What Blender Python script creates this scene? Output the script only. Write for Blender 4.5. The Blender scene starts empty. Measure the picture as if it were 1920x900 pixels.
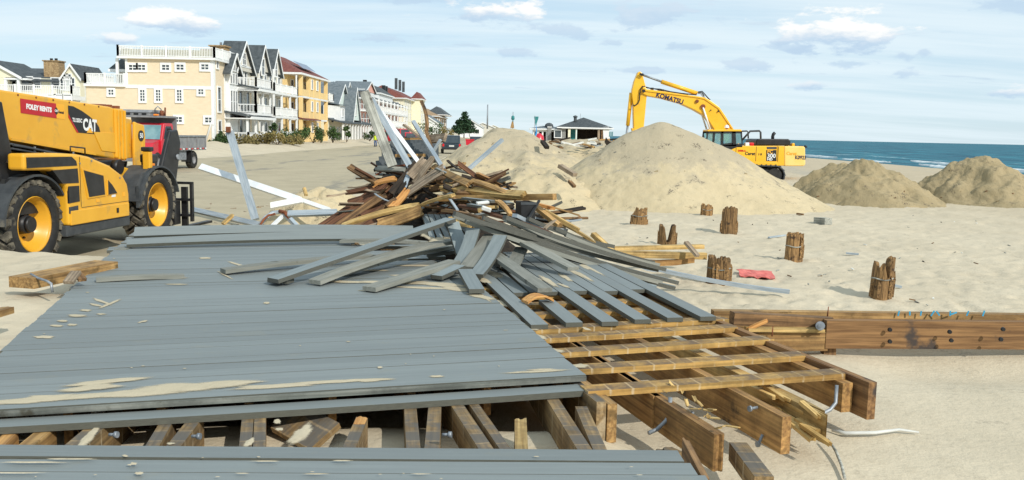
import bpy, bmesh, math, random
import numpy as np
from mathutils import Vector, Matrix, Euler
random.seed(7)
S = bpy.context.scene
COL = S.collection
R = math.radians
# ------------------------------------------------------------------ camera
F = 1663.0
CZ = 2.4
pitch = math.atan(199/F)
roll = math.atan(.0213)
_f = Vector((0, math.cos(pitch), -math.sin(pitch)))
_r0 = Vector((1, 0, 0))
_u0 = _r0.cross(_f)
RT = _r0*math.cos(roll) + _u0*math.sin(roll)
UP = -_r0*math.sin(roll) + _u0*math.cos(roll)
cam = bpy.data.cameras.new('camera')
cam.lens = F/1920*36
cam.sensor_width = 36
cam.clip_start = .05
cam.clip_end = 60000
camo = bpy.data.objects.new('camera', cam)
COL.objects.link(camo)
camo.matrix_world = Matrix(((RT.x, UP.x, -_f.x, 0), (RT.y, UP.y, -_f.y, 0), (RT.z, UP.z, -_f.z, CZ), (0, 0, 0, 1)))
S.camera = camo
CAM = Vector((0, 0, CZ))
def ray(px, py): return _f + RT*((px-960)/F) - UP*((py-450)/F)
def P(px, py, z=0.):            # survey point: where the sight line meets height z
    d = ray(px, py); return CAM + d*((z-CZ)/d.z)
def D(px, py, y):               # survey point at distance y
    d = ray(px, py); return CAM + d*(y/d.y)
def PL(px, py, o, n):
    d = ray(px, py); return CAM + d*((o-CAM).dot(n)/d.dot(n))
# ------------------------------------------------------------------ light
SUN_EL = R(34)
SHX, SHY = -.62, .78            # direction shadows fall (x, y)
sl = bpy.data.lights.new('sun', 'SUN')
sl.energy = 3.6
sl.angle = R(.6)
sl.color = (1, .955, .87)
so = bpy.data.objects.new('sun', sl)
COL.objects.link(so)
n = math.hypot(SHX, SHY)
sd = Vector((SHX/n*math.cos(SUN_EL), SHY/n*math.cos(SUN_EL), -math.sin(SUN_EL)))
so.rotation_euler = sd.to_track_quat('-Z', 'Y').to_euler()
so.location = (20, -20, 30)
S.view_settings.view_transform = 'Standard'
S.view_settings.look = 'None'
S.view_settings.exposure = 0
S.view_settings.gamma = 1
# ------------------------------------------------------------------ node helpers
def N(nt, t, **kw):
    nd = nt.nodes.new(t)
    for k, v in kw.items():
        if k.startswith('i_'):
            nd.inputs[int(k[2:])].default_value = v
        else:
            setattr(nd, k, v)
    return nd
def L(nt, a, ao, b, bi): nt.links.new(a.outputs[ao], b.inputs[bi])
def math_(nt, op, a, b=None, c=None, clamp=False):
    nd = nt.nodes.new('ShaderNodeMath'); nd.operation = op; nd.use_clamp = clamp
    for i, q in enumerate((a, b, c)):
        if q is None: continue
        if isinstance(q, (int, float)): nd.inputs[i].default_value = q
        else: nt.links.new(q, nd.inputs[i])
    return nd.outputs[0]
def sstep(nt, x, a, b):
    nd = nt.nodes.new('ShaderNodeMapRange'); nd.interpolation_type = 'SMOOTHSTEP'
    nt.links.new(x, nd.inputs[0])
    nd.inputs[1].default_value = a; nd.inputs[2].default_value = b
    return nd.outputs[0]
def mixc(nt, f, a, b, mode='MIX'):
    nd = nt.nodes.new('ShaderNodeMix'); nd.data_type = 'RGBA'; nd.blend_type = mode
    for i, q in ((0, f), (6, a), (7, b)):
        if isinstance(q, (int, float)): nd.inputs[i].default_value = q
        elif isinstance(q, tuple): nd.inputs[i].default_value = (*q[:3], 1)
        else: nt.links.new(q, nd.inputs[i])
    return nd.outputs[2]
# ------------------------------------------------------------------ sky
W = bpy.data.worlds.new('World')
S.world = W
W.use_nodes = True
nt = W.node_tree
for x in list(nt.nodes): nt.nodes.remove(x)
out = N(nt, 'ShaderNodeOutputWorld')
bg = N(nt, 'ShaderNodeBackground'); bg.inputs[1].default_value = .1
sky = N(nt, 'ShaderNodeTexSky', sky_type='NISHITA', sun_disc=False)
sky.sun_elevation = SUN_EL
sky.sun_rotation = math.atan2(-SHX, -SHY)
sky.air_density = 1.0; sky.dust_density = .15; sky.ozone_density = 2.5
tc = N(nt, 'ShaderNodeTexCoord')
sp = N(nt, 'ShaderNodeSeparateXYZ'); L(nt, tc, 'Generated', sp, 0)
X, Y, Z = sp.outputs
zc = math_(nt, 'MAXIMUM', Z, 0.0)
zz = math_(nt, 'ADD', zc, .10)
cb = N(nt, 'ShaderNodeCombineXYZ')
nt.links.new(math_(nt, 'DIVIDE', X, zz), cb.inputs[0]); nt.links.new(math_(nt, 'DIVIDE', Y, zz), cb.inputs[1])
# thin high veil
mp = N(nt, 'ShaderNodeMapping'); mp.inputs['Rotation'].default_value = (0, 0, R(-18)); mp.inputs['Scale'].default_value = (.30, 1.25, 1)
L(nt, cb, 0, mp, 0)
n1 = N(nt, 'ShaderNodeTexNoise'); n1.inputs['Scale'].default_value = 1.0; n1.inputs['Detail'].default_value = 7; n1.inputs['Roughness'].default_value = .58
L(nt, mp, 0, n1, 0)
veil = sstep(nt, n1.outputs[0], .36, .62)
veil = math_(nt, 'MULTIPLY_ADD', veil, .52, .38)
veil = math_(nt, 'MULTIPLY', veil, math_(nt, 'MULTIPLY_ADD', sstep(nt, zc, .0, .09), .10, .86))
base_sky = mixc(nt, .6, sky.outputs[0], (5.0, 7.7, 9.9))
col = mixc(nt, veil, base_sky, (8.2, 9.4, 10.0))
# small ragged cumulus over the whole sky
az = math_(nt, 'ARCTAN2', X, Y)
el = math_(nt, 'ARCSINE', Z)
nw = N(nt, 'ShaderNodeTexNoise'); nw.inputs['Scale'].default_value = 22; nw.inputs['Detail'].default_value = 6; nw.inputs['Roughness'].default_value = .62
mw = N(nt, 'ShaderNodeMapping'); mw.inputs['Scale'].default_value = (1, 1, 2.6); L(nt, tc, 'Generated', mw, 0); L(nt, mw, 0, nw, 0)
wob = math_(nt, 'MULTIPLY', math_(nt, 'SUBTRACT', nw.outputs[0], .5), 4.6)
mp2 = N(nt, 'ShaderNodeMapping'); mp2.inputs['Scale'].default_value = (1.5, 2.6, 1); mp2.inputs['Location'].default_value = (3.3, 7.1, 0); L(nt, cb, 0, mp2, 0)
n3 = N(nt, 'ShaderNodeTexNoise'); n3.inputs['Scale'].default_value = 1.0; n3.inputs['Detail'].default_value = 6; n3.inputs['Roughness'].default_value = .55
L(nt, mp2, 0, n3, 0)
small = math_(nt, 'MULTIPLY', sstep(nt, n3.outputs[0], .615, .70), sstep(nt, zc, .02, .07))
col = mixc(nt, math_(nt, 'MULTIPLY', small, .5), col, (5.6, 6.9, 8.3))
# cloud name: azimuth, elevation, half width, half height (radians), brightness of the top
def azel(px, py):
    d = ray(px, py).normalized(); return math.atan2(d.x, d.y), math.asin(d.z)
for (px, py, w, h, whi) in [(330, 40, 62, 17, 1), (221, 73, 34, 10, .8), (905, 24, 75, 20, 1), (1240, 24, 78, 24, .25), (1050, 55, 75, 10, .1),
                            (1562, 62, 100, 25, 1), (1412, 121, 52, 10, .15), (1686, 138, 30, 8, .1), (1895, 16, 50, 13, 0), (1885, 174, 50, 8, .7),
                            (1525, 159, 26, 8, .6), (1150, 80, 20, 8, .1), (1693, 103, 18, 8, .1), (1732, 97, 15, 8, .1), (720, 75, 50, 8, .1), (960, 100, 45, 9, .1),
                            (1200, 132, 40, 6, .1), (1300, 88, 44, 6, 0), (780, 2, 55, 6, 0), (1480, 88, 50, 7, .0), (1600, 120, 40, 6, .0)]:
    a0, e0 = azel(px, py)
    dx = math_(nt, 'DIVIDE', math_(nt, 'SUBTRACT', az, a0), w/F*1.15)
    dy = math_(nt, 'DIVIDE', math_(nt, 'SUBTRACT', el, e0), h/F*1.15)
    r2 = math_(nt, 'SQRT', math_(nt, 'MULTIPLY_ADD', dx, dx, math_(nt, 'MULTIPLY', dy, dy)))
    m = sstep(nt, math_(nt, 'ADD', r2, wob), 1.12, .45)
    tone = sstep(nt, math_(nt, 'MULTIPLY_ADD', wob, -.55, dy), -.55, .45)
    cc = mixc(nt, math_(nt, 'MULTIPLY', tone, whi), (5.3, 6.9, 8.6), (10.6, 10.5, 10.2))
    col = mixc(nt, math_(nt, 'MULTIPLY', m, .68+.24*whi), col, cc)
nt.links.new(col, bg.inputs[0])
L(nt, bg, 0, out, 0)
# ------------------------------------------------------------------ materials
GR = (.35, 9, 9)
def pm(name, c1, c2, rough=.75, sc=4, st=(1, 1, 1), det=5, bump=.15, bsc=None, bdist=.01, spot=None, ssc=3, sthr=.6, rnd=.12, metal=0, spec=.4, lo=.32, hi=.68, coat=0):
    m = bpy.data.materials.new(name); m.use_nodes = True
    nt = m.node_tree; b = nt.nodes['Principled BSDF']
    tc = N(nt, 'ShaderNodeTexCoord'); oi = N(nt, 'ShaderNodeObjectInfo')
    ad = N(nt, 'ShaderNodeVectorMath', operation='MULTIPLY_ADD')
    L(nt, tc, 'Object', ad, 0) ; ad.inputs[1].default_value = (1, 1, 1)
    cmb = N(nt, 'ShaderNodeCombineXYZ')
    rr = math_(nt, 'MULTIPLY', oi.outputs['Random'], 37.)
    nt.links.new(rr, cmb.inputs[0]); nt.links.new(rr, cmb.inputs[1]); nt.links.new(rr, cmb.inputs[2])
    L(nt, cmb, 0, ad, 2)
    mp = N(nt, 'ShaderNodeMapping'); mp.inputs['Scale'].default_value = st; L(nt, ad, 0, mp, 0)
    n1 = N(nt, 'ShaderNodeTexNoise'); n1.inputs['Scale'].default_value = sc; n1.inputs['Detail'].default_value = det; n1.inputs['Roughness'].default_value = .6
    L(nt, mp, 0, n1, 0)
    f = sstep(nt, n1.outputs[0], lo, hi)
    c = mixc(nt, f, c1, c2)
    if spot:
        n2 = N(nt, 'ShaderNodeTexNoise'); n2.inputs['Scale'].default_value = ssc; n2.inputs['Detail'].default_value = 5; n2.inputs['Roughness'].default_value = .6
        L(nt, ad, 0, n2, 0)
        c = mixc(nt, sstep(nt, n2.outputs[0], sthr, sthr+.1), c, spot)
    if st == GR:               # growth rings, checks and ground-in dirt along the length
        mg = N(nt, 'ShaderNodeMapping'); mg.inputs['Scale'].default_value = (.8, 46, 46); L(nt, ad, 0, mg, 0)
        ng = N(nt, 'ShaderNodeTexNoise'); ng.inputs['Scale'].default_value = 1.; ng.inputs['Detail'].default_value = 3; L(nt, mg, 0, ng, 0)
        nd = N(nt, 'ShaderNodeTexNoise'); nd.inputs['Scale'].default_value = 2.3; nd.inputs['Detail'].default_value = 7; nd.inputs['Roughness'].default_value = .7; L(nt, ad, 0, nd, 0)
        gfac = math_(nt, 'MULTIPLY', math_(nt, 'MULTIPLY_ADD', sstep(nt, ng.outputs[0], .3, .62), .42, .62), math_(nt, 'MULTIPLY_ADD', sstep(nt, nd.outputs[0], .34, .62), .5, .56))
        gc = N(nt, 'ShaderNodeCombineColor')
        for q_ in range(3): nt.links.new(gfac, gc.inputs[q_])
        c = mixc(nt, 1., c, gc.outputs[0], 'MULTIPLY')
    if rnd:
        hv = N(nt, 'ShaderNodeHueSaturation')
        nt.links.new(math_(nt, 'MULTIPLY_ADD', oi.outputs['Random'], 2*rnd, 1-rnd), hv.inputs['Value'])
        nt.links.new(c, hv.inputs['Color']); c = hv.outputs[0]
    nt.links.new(c, b.inputs['Base Color'])
    b.inputs['Roughness'].default_value = rough; b.inputs['Metallic'].default_value = metal
    b.inputs['Specular IOR Level'].default_value = spec
    if coat: b.inputs['Coat Weight'].default_value = coat; b.inputs['Coat Roughness'].default_value = .2
    if bump:
        bp = N(nt, 'ShaderNodeBump'); bp.inputs['Strength'].default_value = bump; bp.inputs['Distance'].default_value = bdist
        if bsc:
            n4 = N(nt, 'ShaderNodeTexNoise'); n4.inputs['Scale'].default_value = bsc; n4.inputs['Detail'].default_value = 4; L(nt, mp, 0, n4, 0)
            L(nt, n4, 0, bp, 'Height')
        else: L(nt, n1, 0, bp, 'Height')
        L(nt, bp, 0, b, 'Normal')
    return m
M = {}
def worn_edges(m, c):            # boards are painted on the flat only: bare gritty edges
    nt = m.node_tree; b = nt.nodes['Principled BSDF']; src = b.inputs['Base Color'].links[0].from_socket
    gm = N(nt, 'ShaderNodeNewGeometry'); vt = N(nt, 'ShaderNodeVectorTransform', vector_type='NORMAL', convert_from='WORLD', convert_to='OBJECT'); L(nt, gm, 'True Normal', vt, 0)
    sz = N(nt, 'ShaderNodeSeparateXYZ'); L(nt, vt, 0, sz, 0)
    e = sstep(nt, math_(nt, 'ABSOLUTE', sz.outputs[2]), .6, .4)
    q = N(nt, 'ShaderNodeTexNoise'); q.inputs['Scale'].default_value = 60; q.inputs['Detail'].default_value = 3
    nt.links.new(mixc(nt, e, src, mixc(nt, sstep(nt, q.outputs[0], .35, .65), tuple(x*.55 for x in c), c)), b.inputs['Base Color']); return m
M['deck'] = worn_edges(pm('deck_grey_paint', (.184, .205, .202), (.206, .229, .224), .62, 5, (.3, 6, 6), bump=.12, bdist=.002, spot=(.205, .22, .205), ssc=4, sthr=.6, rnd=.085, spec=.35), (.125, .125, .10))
M['deckedge'] = pm('deck_grey_worn', (.15, .165, .145), (.24, .245, .215), .8, 5, GR, bump=.5, bdist=.004, spot=(.09, .085, .06), ssc=4, sthr=.6, rnd=.14)
M['olive'] = pm('weathered_underside', (.185, .188, .16), (.255, .255, .22), .85, 5, (.5, 5, 5), bump=.5, bdist=.004, spot=(.11, .11, .09), ssc=6, sthr=.62, rnd=.15)
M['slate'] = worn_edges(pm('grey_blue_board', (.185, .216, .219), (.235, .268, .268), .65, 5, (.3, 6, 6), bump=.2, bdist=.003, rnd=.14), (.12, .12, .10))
M['tan'] = pm('treated_tan_timber', (.31, .17, .058), (.58, .355, .135), .75, 4, GR, bump=.4, bdist=.004, spot=(.2, .12, .04), ssc=3, sthr=.6, rnd=.16)
M['yellowwood'] = pm('yellow_pine', (.46, .285, .09), (.72, .50, .20), .75, 4, GR, bump=.3, bdist=.003, spot=(.33, .19, .06), ssc=4, sthr=.62, rnd=.12)
M['joist'] = pm('joist_timber', (.29, .15, .052), (.50, .28, .095), .8, 4, GR, bump=.5, bdist=.005, spot=(.09, .06, .03), ssc=2.5, sthr=.58, rnd=.16)
M['brown'] = pm('brown_timber', (.12, .065, .028), (.32, .18, .075), .8, 4, GR, bump=.6, bdist=.006, spot=(.05, .03, .018), ssc=3, sthr=.58, rnd=.2)
M['redbrown'] = pm('rotten_red_brown_timber', (.05, .022, .012), (.17, .075, .035), .85, 4, (.3, 12, 12), bump=.9, bdist=.012, rnd=.2)
M['orange'] = pm('fresh_split_wood', (.40, .17, .045), (.66, .36, .12), .8, 4, (.4, 14, 14), bump=.9, bdist=.01, rnd=.1)
M['greybrown'] = pm('grey_brown_timber', (.27, .2, .135), (.47, .37, .26), .85, 4, GR, bump=.5, bdist=.005, rnd=.14)
M['greywood'] = pm('weathered_grey_timber', (.28, .28, .24), (.48, .475, .41), .85, 4, GR, bump=.6, bdist=.006, spot=(.11, .1, .085), ssc=3, sthr=.6, rnd=.08)
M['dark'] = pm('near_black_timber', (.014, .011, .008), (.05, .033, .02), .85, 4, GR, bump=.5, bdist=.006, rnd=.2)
M['pile'] = pm('split_piling_timber', (.10, .055, .022), (.36, .21, .085), .85, 5, (9, 9, .8), bump=1, bdist=.02, spot=(.05, .03, .018), ssc=6, sthr=.58, rnd=.3)
M['beam'] = pm('weathered_beam', (.125, .062, .024), (.32, .175, .07), .85, 4, (.3, 8, 8), bump=.6, bdist=.006, spot=(.055, .042, .035), ssc=2.2, sthr=.56, rnd=.06)
M['white'] = pm('white_paint', (.74, .75, .74), (.82, .82, .80), .5, 3, bump=.03, rnd=.03)
M['whitemetal'] = pm('white_metal', (.70, .73, .75), (.84, .85, .85), .35, 5, bump=.03, rnd=.04, spec=.5)
M['bluegrey'] = pm('blue_grey_metal', (.27, .32, .36), (.42, .47, .50), .45, 5, (.5, 5, 5), bump=.08, rnd=.1, metal=.15)
M['galv'] = pm('galvanised_steel', (.17, .19, .21), (.33, .35, .37), .5, 12, bump=.05, rnd=.08, metal=.35)
M['rust'] = pm('rust', (.13, .04, .018), (.26, .09, .04), .9, 14, bump=.5, bdist=.004, rnd=.1)
M['yellow'] = pm('machine_yellow', (.70, .345, .018), (.77, .405, .028), .42, 1.2, bump=.02, bsc=60, rnd=.0, spec=.45, spot=(.56, .31, .05), ssc=2.2, sthr=.57, coat=.1)
M['yellow2'] = pm('excavator_yellow', (.80, .42, .012), (.86, .48, .025), .4, 1.0, bump=.02, bsc=40, rnd=.0, spec=.45, spot=(.70, .38, .03), ssc=1.4, sthr=.62, coat=.15)
M['pale'] = pm('counterweight_sunlit_yellow', (.86, .55, .13), (.88, .60, .20), .4, 1.5, bump=.02, rnd=0, spec=.45)  # paler excavator yellow: strong sunlight on the counterweight put into its colour
M['blackm'] = pm('black_painted_metal', (.010, .010, .011), (.022, .022, .023), .45, 5, bump=.05, rnd=.05)
M['fender'] = pm('dark_grey_plastic', (.035, .04, .045), (.06, .066, .07), .6, 5, bump=.08, bsc=60, rnd=.05, spot=(.14, .125, .095), ssc=2.4, sthr=.62)
M['tyre'] = pm('tyre_rubber', (.012, .012, .012), (.028, .027, .025), .8, 6, bump=.15, rnd=.05, spot=(.10, .085, .06), ssc=5, sthr=.6)
M['tread'] = pm('dusty_tread', (.035, .032, .027), (.20, .175, .13), .95, 7, bump=.3, rnd=.05)
M['red'] = pm('red_paint', (.5, .008, .022), (.56, .012, .03), .35, 2, bump=.02, rnd=.0, spec=.5, coat=.3)
M['signred'] = pm('red_sticker', (.44, .012, .02), (.50, .016, .025), .5, 4, bump=0, rnd=0)
M['signyellow'] = pm('amber_sticker', (.85, .40, .03), (.85, .42, .03), .5, 4, bump=0, rnd=0)
M['ink'] = pm('black_print', (.012, .012, .013), (.018, .018, .02), .5, 4, bump=0, rnd=0)
M['navy'] = pm('navy_print', (.01, .012, .06), (.012, .015, .07), .5, 4, bump=0, rnd=0)
M['bed'] = pm('dump_bed_grey', (.18, .18, .19), (.26, .26, .26), .55, 3, bump=.05, rnd=.02, spot=(.3, .27, .22), ssc=2.5, sthr=.62)
M['amber'] = pm('amber_lens', (.8, .22, .01), (.85, .25, .015), .3, 4, bump=0, rnd=0)
M['redlens'] = pm('red_lens', (.55, .01, .01), (.6, .015, .015), .3, 4, bump=0, rnd=0)
M['cream'] = pm('cream_siding', (.74, .69, .51), (.78, .735, .56), .7, 3, bump=.03, rnd=.0)
M['tanwall'] = pm('tan_shingle_siding', (.70, .575, .405), (.75, .625, .45), .8, 2.0, (1, 1, 3), bump=.1, rnd=.0)
M['orangewall'] = pm('orange_siding', (.77, .55, .24), (.82, .60, .28), .75, 2, bump=.05, rnd=.0)
M['pink'] = pm('salmon_siding', (.68, .34, .27), (.74, .4, .32), .75, 2, bump=.05, rnd=.0)
M['mint'] = pm('mint_siding', (.62, .72, .66), (.7, .78, .72), .75, 2, bump=.05, rnd=.0)
M['brownwall'] = pm('brown_shingle_wall', (.27, .18, .10), (.36, .25, .15), .85, 3, bump=.1, rnd=.0)
M['shaker'] = pm('grey_shake_siding', (.56, .53, .45), (.66, .62, .53), .85, 4, bump=.1, rnd=.0)
M['roof'] = pm('charcoal_shingle', (.045, .055, .06), (.085, .096, .102), .85, 2.2, bump=.3, bsc=22, bdist=.02, rnd=.06)
M['roofgrey'] = pm('grey_shingle', (.10, .125, .14), (.17, .195, .21), .85, 2.5, bump=.3, bsc=20, bdist=.02, rnd=.08)
M['roofred'] = pm('red_tile', (.14, .042, .033), (.205, .068, .052), .8, 3, bump=.3, bsc=20, bdist=.02, rnd=.05)
M['solar'] = pm('solar_panel', (.03, .05, .12), (.05, .08, .17), .2, 3, bump=0, rnd=0, spec=.6)
M['stone'] = pm('chimney_stone', (.22, .14, .07), (.42, .3, .16), .9, 6, bump=.6, bdist=.03, rnd=.12)
M['glass'] = pm('window_glass', (.02, .028, .032), (.05, .062, .068), .08, .8, bump=0, rnd=.5, spec=.8)
M['cabglass'] = pm('cab_glass', (.10, .22, .25), (.2, .34, .36), .06, 1.5, bump=0, rnd=.1, spec=.8)
M['curtain'] = pm('pale_door', (.5, .52, .5), (.66, .67, .64), .6, 3, bump=0, rnd=.1)
M['shrub'] = pm('shrub_leaf', (.025, .055, .018), (.075, .12, .035), .7, 3, bump=0, rnd=.25, spec=.25)
M['dryshrub'] = pm('dry_grass_leaf', (.14, .12, .04), (.28, .22, .09), .8, 3, bump=0, rnd=.2, spec=.2)
M['pine'] = pm('pine_needles', (.016, .045, .022), (.045, .085, .04), .75, 2, bump=0, rnd=.1, spec=.2)
M['bark'] = pm('bark', (.07, .05, .035), (.14, .10, .07), .9, 6, bump=.4, rnd=.1)
M['skin'] = pm('skin', (.5, .27, .18), (.55, .31, .21), .55, 5, bump=0, rnd=0)
M['hivis'] = pm('hi_vis_yellow', (.62, .80, .03), (.7, .86, .05), .7, 5, bump=0, rnd=0)
M['jeans'] = pm('blue_denim', (.05, .09, .19), (.08, .13, .26), .85, 8, bump=.1, rnd=.15)
M['fabric'] = pm('red_mesh', (.62, .13, .11), (.74, .22, .18), .85, 9, bump=.3, rnd=0)
M['paper'] = pm('pale_litter', (.6, .6, .56), (.75, .75, .7), .8, 5, bump=.1, rnd=.1)
M['blueflag'] = pm('blue_flag', (.03, .22, .5), (.05, .3, .6), .7, 4, bump=0, rnd=0)
M['teal'] = pm('teal_flag', (.02, .16, .17), (.04, .22, .22), .7, 4, bump=0, rnd=0)
M['carblue'] = pm('dark_blue_car_paint', (.012, .022, .032), (.02, .034, .046), .25, 2, bump=0, rnd=.2, coat=.6)
M['bluepaint'] = pm('blue_marker_paint', (.03, .28, .45), (.05, .36, .55), .7, 9, bump=0, rnd=0)
M['plaster'] = pm('pavilion_wall', (.20, .20, .19), (.28, .28, .265), .8, 3, bump=.05, rnd=.03)
M['rock'] = pm('jetty_rock', (.025, .027, .028), (.06, .062, .06), .9, 2, bump=.4, rnd=.1)
M['debris'] = pm('mixed_rubble', (.10, .075, .05), (.38, .30, .2), .9, 5, bump=.3, rnd=.3)
# ------------------------------------------------------------------ mesh builder
class MB:
    def __init__(s): s.v = []; s.f = []; s.sm = []
    def add(s, vs, fs, smooth=False):
        o = len(s.v); s.v += [tuple(q) for q in vs]; s.f += [tuple(i+o for i in f) for f in fs]; s.sm += [smooth]*len(fs); return s
    def bx(s, x0, x1, y0, y1, z0, z1):
        return s.add([(x0, y0, z0), (x1, y0, z0), (x1, y1, z0), (x0, y1, z0), (x0, y0, z1), (x1, y0, z1), (x1, y1, z1), (x0, y1, z1)],
                     [(0, 3, 2, 1), (4, 5, 6, 7), (0, 1, 5, 4), (1, 2, 6, 5), (2, 3, 7, 6), (3, 0, 4, 7)])
    def box(s, c, d, rot=None):
        m = MB().bx(-d[0]/2, d[0]/2, -d[1]/2, d[1]/2, -d[2]/2, d[2]/2)
        T = Matrix.Translation(c) @ (rot.to_4x4() if rot else Matrix())
        return s.add([T @ Vector(q) for q in m.v], m.f)
    def prism(s, pts, d0, d1, ax='y'):
        n = len(pts); a = sum(pts[i][0]*pts[(i+1) % n][1]-pts[(i+1) % n][0]*pts[i][1] for i in range(n))
        if a < 0: pts = pts[::-1]
        def q(p, d): return (p[0], d, p[1]) if ax == 'y' else (d, p[0], p[1]) if ax == 'x' else (p[0], p[1], d)
        vs = [q(p, d0) for p in pts]+[q(p, d1) for p in pts]
        fs = [tuple(range(n)), tuple(range(2*n-1, n-1, -1))]+[(i, i+n, (i+1) % n+n, (i+1) % n) for i in range(n)]
        if ax == 'y' and d1 < d0 or ax != 'y' and d1 > d0: fs = [f[::-1] for f in fs]
        return s.add(vs, fs)
    def cyl(s, p0, p1, r0, r1=None, n=12, cap=True):
        r1 = r0 if r1 is None else r1
        return s.tube([p0, p1], [r0, r1], n, cap)
    def tube(s, ps, r, n=8, cap=True):
        ps = [Vector(p) for p in ps]; k = len(ps)
        rs = r if isinstance(r, (list, tuple)) else [r]*k
        o = len(s.v); pr = None
        for i, p in enumerate(ps):
            t = (ps[min(i+1, k-1)]-ps[max(i-1, 0)]).normalized()
            a = pr if pr is not None else (Vector((0, 0, 1)) if abs(t.z) < .9 else Vector((1, 0, 0)))
            u = (a - t*a.dot(t)).normalized(); w = t.cross(u); pr = u
            for j in range(n):
                an = 2*math.pi*j/n; s.v.append(tuple(p+(u*math.cos(an)+w*math.sin(an))*rs[i]))
        for i in range(k-1):
            for j in range(n):
                s.f.append((o+i*n+j, o+i*n+(j+1) % n, o+(i+1)*n+(j+1) % n, o+(i+1)*n+j)); s.sm.append(True)
        if cap:
            s.f += [tuple(o+j for j in range(n-1, -1, -1)), tuple(o+(k-1)*n+j for j in range(n))]; s.sm += [False, False]
        return s
    def lathe(s, prof, n=32, ax='y', c=(0, 0, 0)):       # prof: (r, h) along axis
        o = len(s.v); k = len(prof)
        for r, h in prof:
            for j in range(n):
                a = 2*math.pi*j/n; q = (r*math.cos(a), h, r*math.sin(a)) if ax == 'y' else (r*math.cos(a), r*math.sin(a), h)
                s.v.append((q[0]+c[0], q[1]+c[1], q[2]+c[2]))
        for i in range(k-1):
            for j in range(n):
                s.f.append((o+i*n+j, o+(i+1)*n+j, o+(i+1)*n+(j+1) % n, o+i*n+(j+1) % n)); s.sm.append(True)
        return s
    def tf(s, Mx): s.v = [tuple(Mx @ Vector(q)) for q in s.v]; return s
    def mesh(s, name, mat):
        me = bpy.data.meshes.new(name); me.from_pydata(s.v, [], s.f)
        me.polygons.foreach_set('use_smooth', s.sm)
        bm = bmesh.new(); bm.from_mesh(me); bmesh.ops.recalc_face_normals(bm, faces=bm.faces[:]); bm.to_mesh(me); bm.free()
        if mat: me.materials.append(M[mat] if isinstance(mat, str) else mat)
        me.update(); return me
    def build(s, name, mat, parent=None, loc=None, bevel=0, seg=2):
        o = bpy.data.objects.new(name, s.mesh(name, mat)); COL.objects.link(o)
        if parent: o.parent = parent
        if loc is not None: o.location = loc
        if bevel:
            b = o.modifiers.new('bevel', 'BEVEL'); b.width = bevel; b.segments = seg; b.limit_method = 'ANGLE'; b.angle_limit = R(35)
        return o
def tag(o, label=None, cat=None, group=None, kind=None):
    if label: o['label'] = label
    if cat: o['category'] = cat
    if group: o['group'] = group
    if kind: o['kind'] = kind
    return o
def thing(name, label, cat, loc=(0, 0, 0), rz=0, group=None):
    o = bpy.data.objects.new(name, None); COL.objects.link(o); o.location = loc; o.rotation_euler = (0, 0, rz)
    o.empty_display_size = .2
    return tag(o, label, cat, group)
def link(name, me, parent=None, loc=None):
    o = bpy.data.objects.new(name, me); COL.objects.link(o)
    if parent: o.parent = parent
    if loc is not None: o.location = loc
    return o
def kids(o): return [c for c in COL.objects if c.parent == o]
def copy_tree(o, parent=None):
    c = o.copy(); COL.objects.link(c)
    if parent: c.parent = parent
    for ch in list(o.children): copy_tree(ch, c)
    return c
def text(s, size, mat, name, parent, mtx, depth=.004, bold=0., xs=1.):
    cu = bpy.data.curves.new('lettering', 'FONT'); cu.body = s; cu.size = size; cu.extrude = depth; cu.offset = bold; cu.align_x = 'CENTER'; cu.align_y = 'CENTER'; cu.resolution_u = 3
    t = bpy.data.objects.new('lettering', cu); COL.objects.link(t); bpy.context.view_layer.update()
    me = bpy.data.meshes.new_from_object(t.evaluated_get(bpy.context.evaluated_depsgraph_get()))
    bpy.data.objects.remove(t); bpy.data.curves.remove(cu)
    me.materials.clear(); me.materials.append(M[mat])
    for p in me.polygons: p.material_index = 0
    o = bpy.data.objects.new(name, me); COL.objects.link(o); o.parent = parent
    o.matrix_local = mtx @ Matrix.Diagonal((xs, 1, 1, 1)); return o
def face_s(x, y, z, tilt=0):      # lettering plane facing -y
    return Matrix.Translation((x, y, z)) @ Matrix.Rotation(tilt, 4, 'Y') @ Matrix.Rotation(R(90), 4, 'X')
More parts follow.
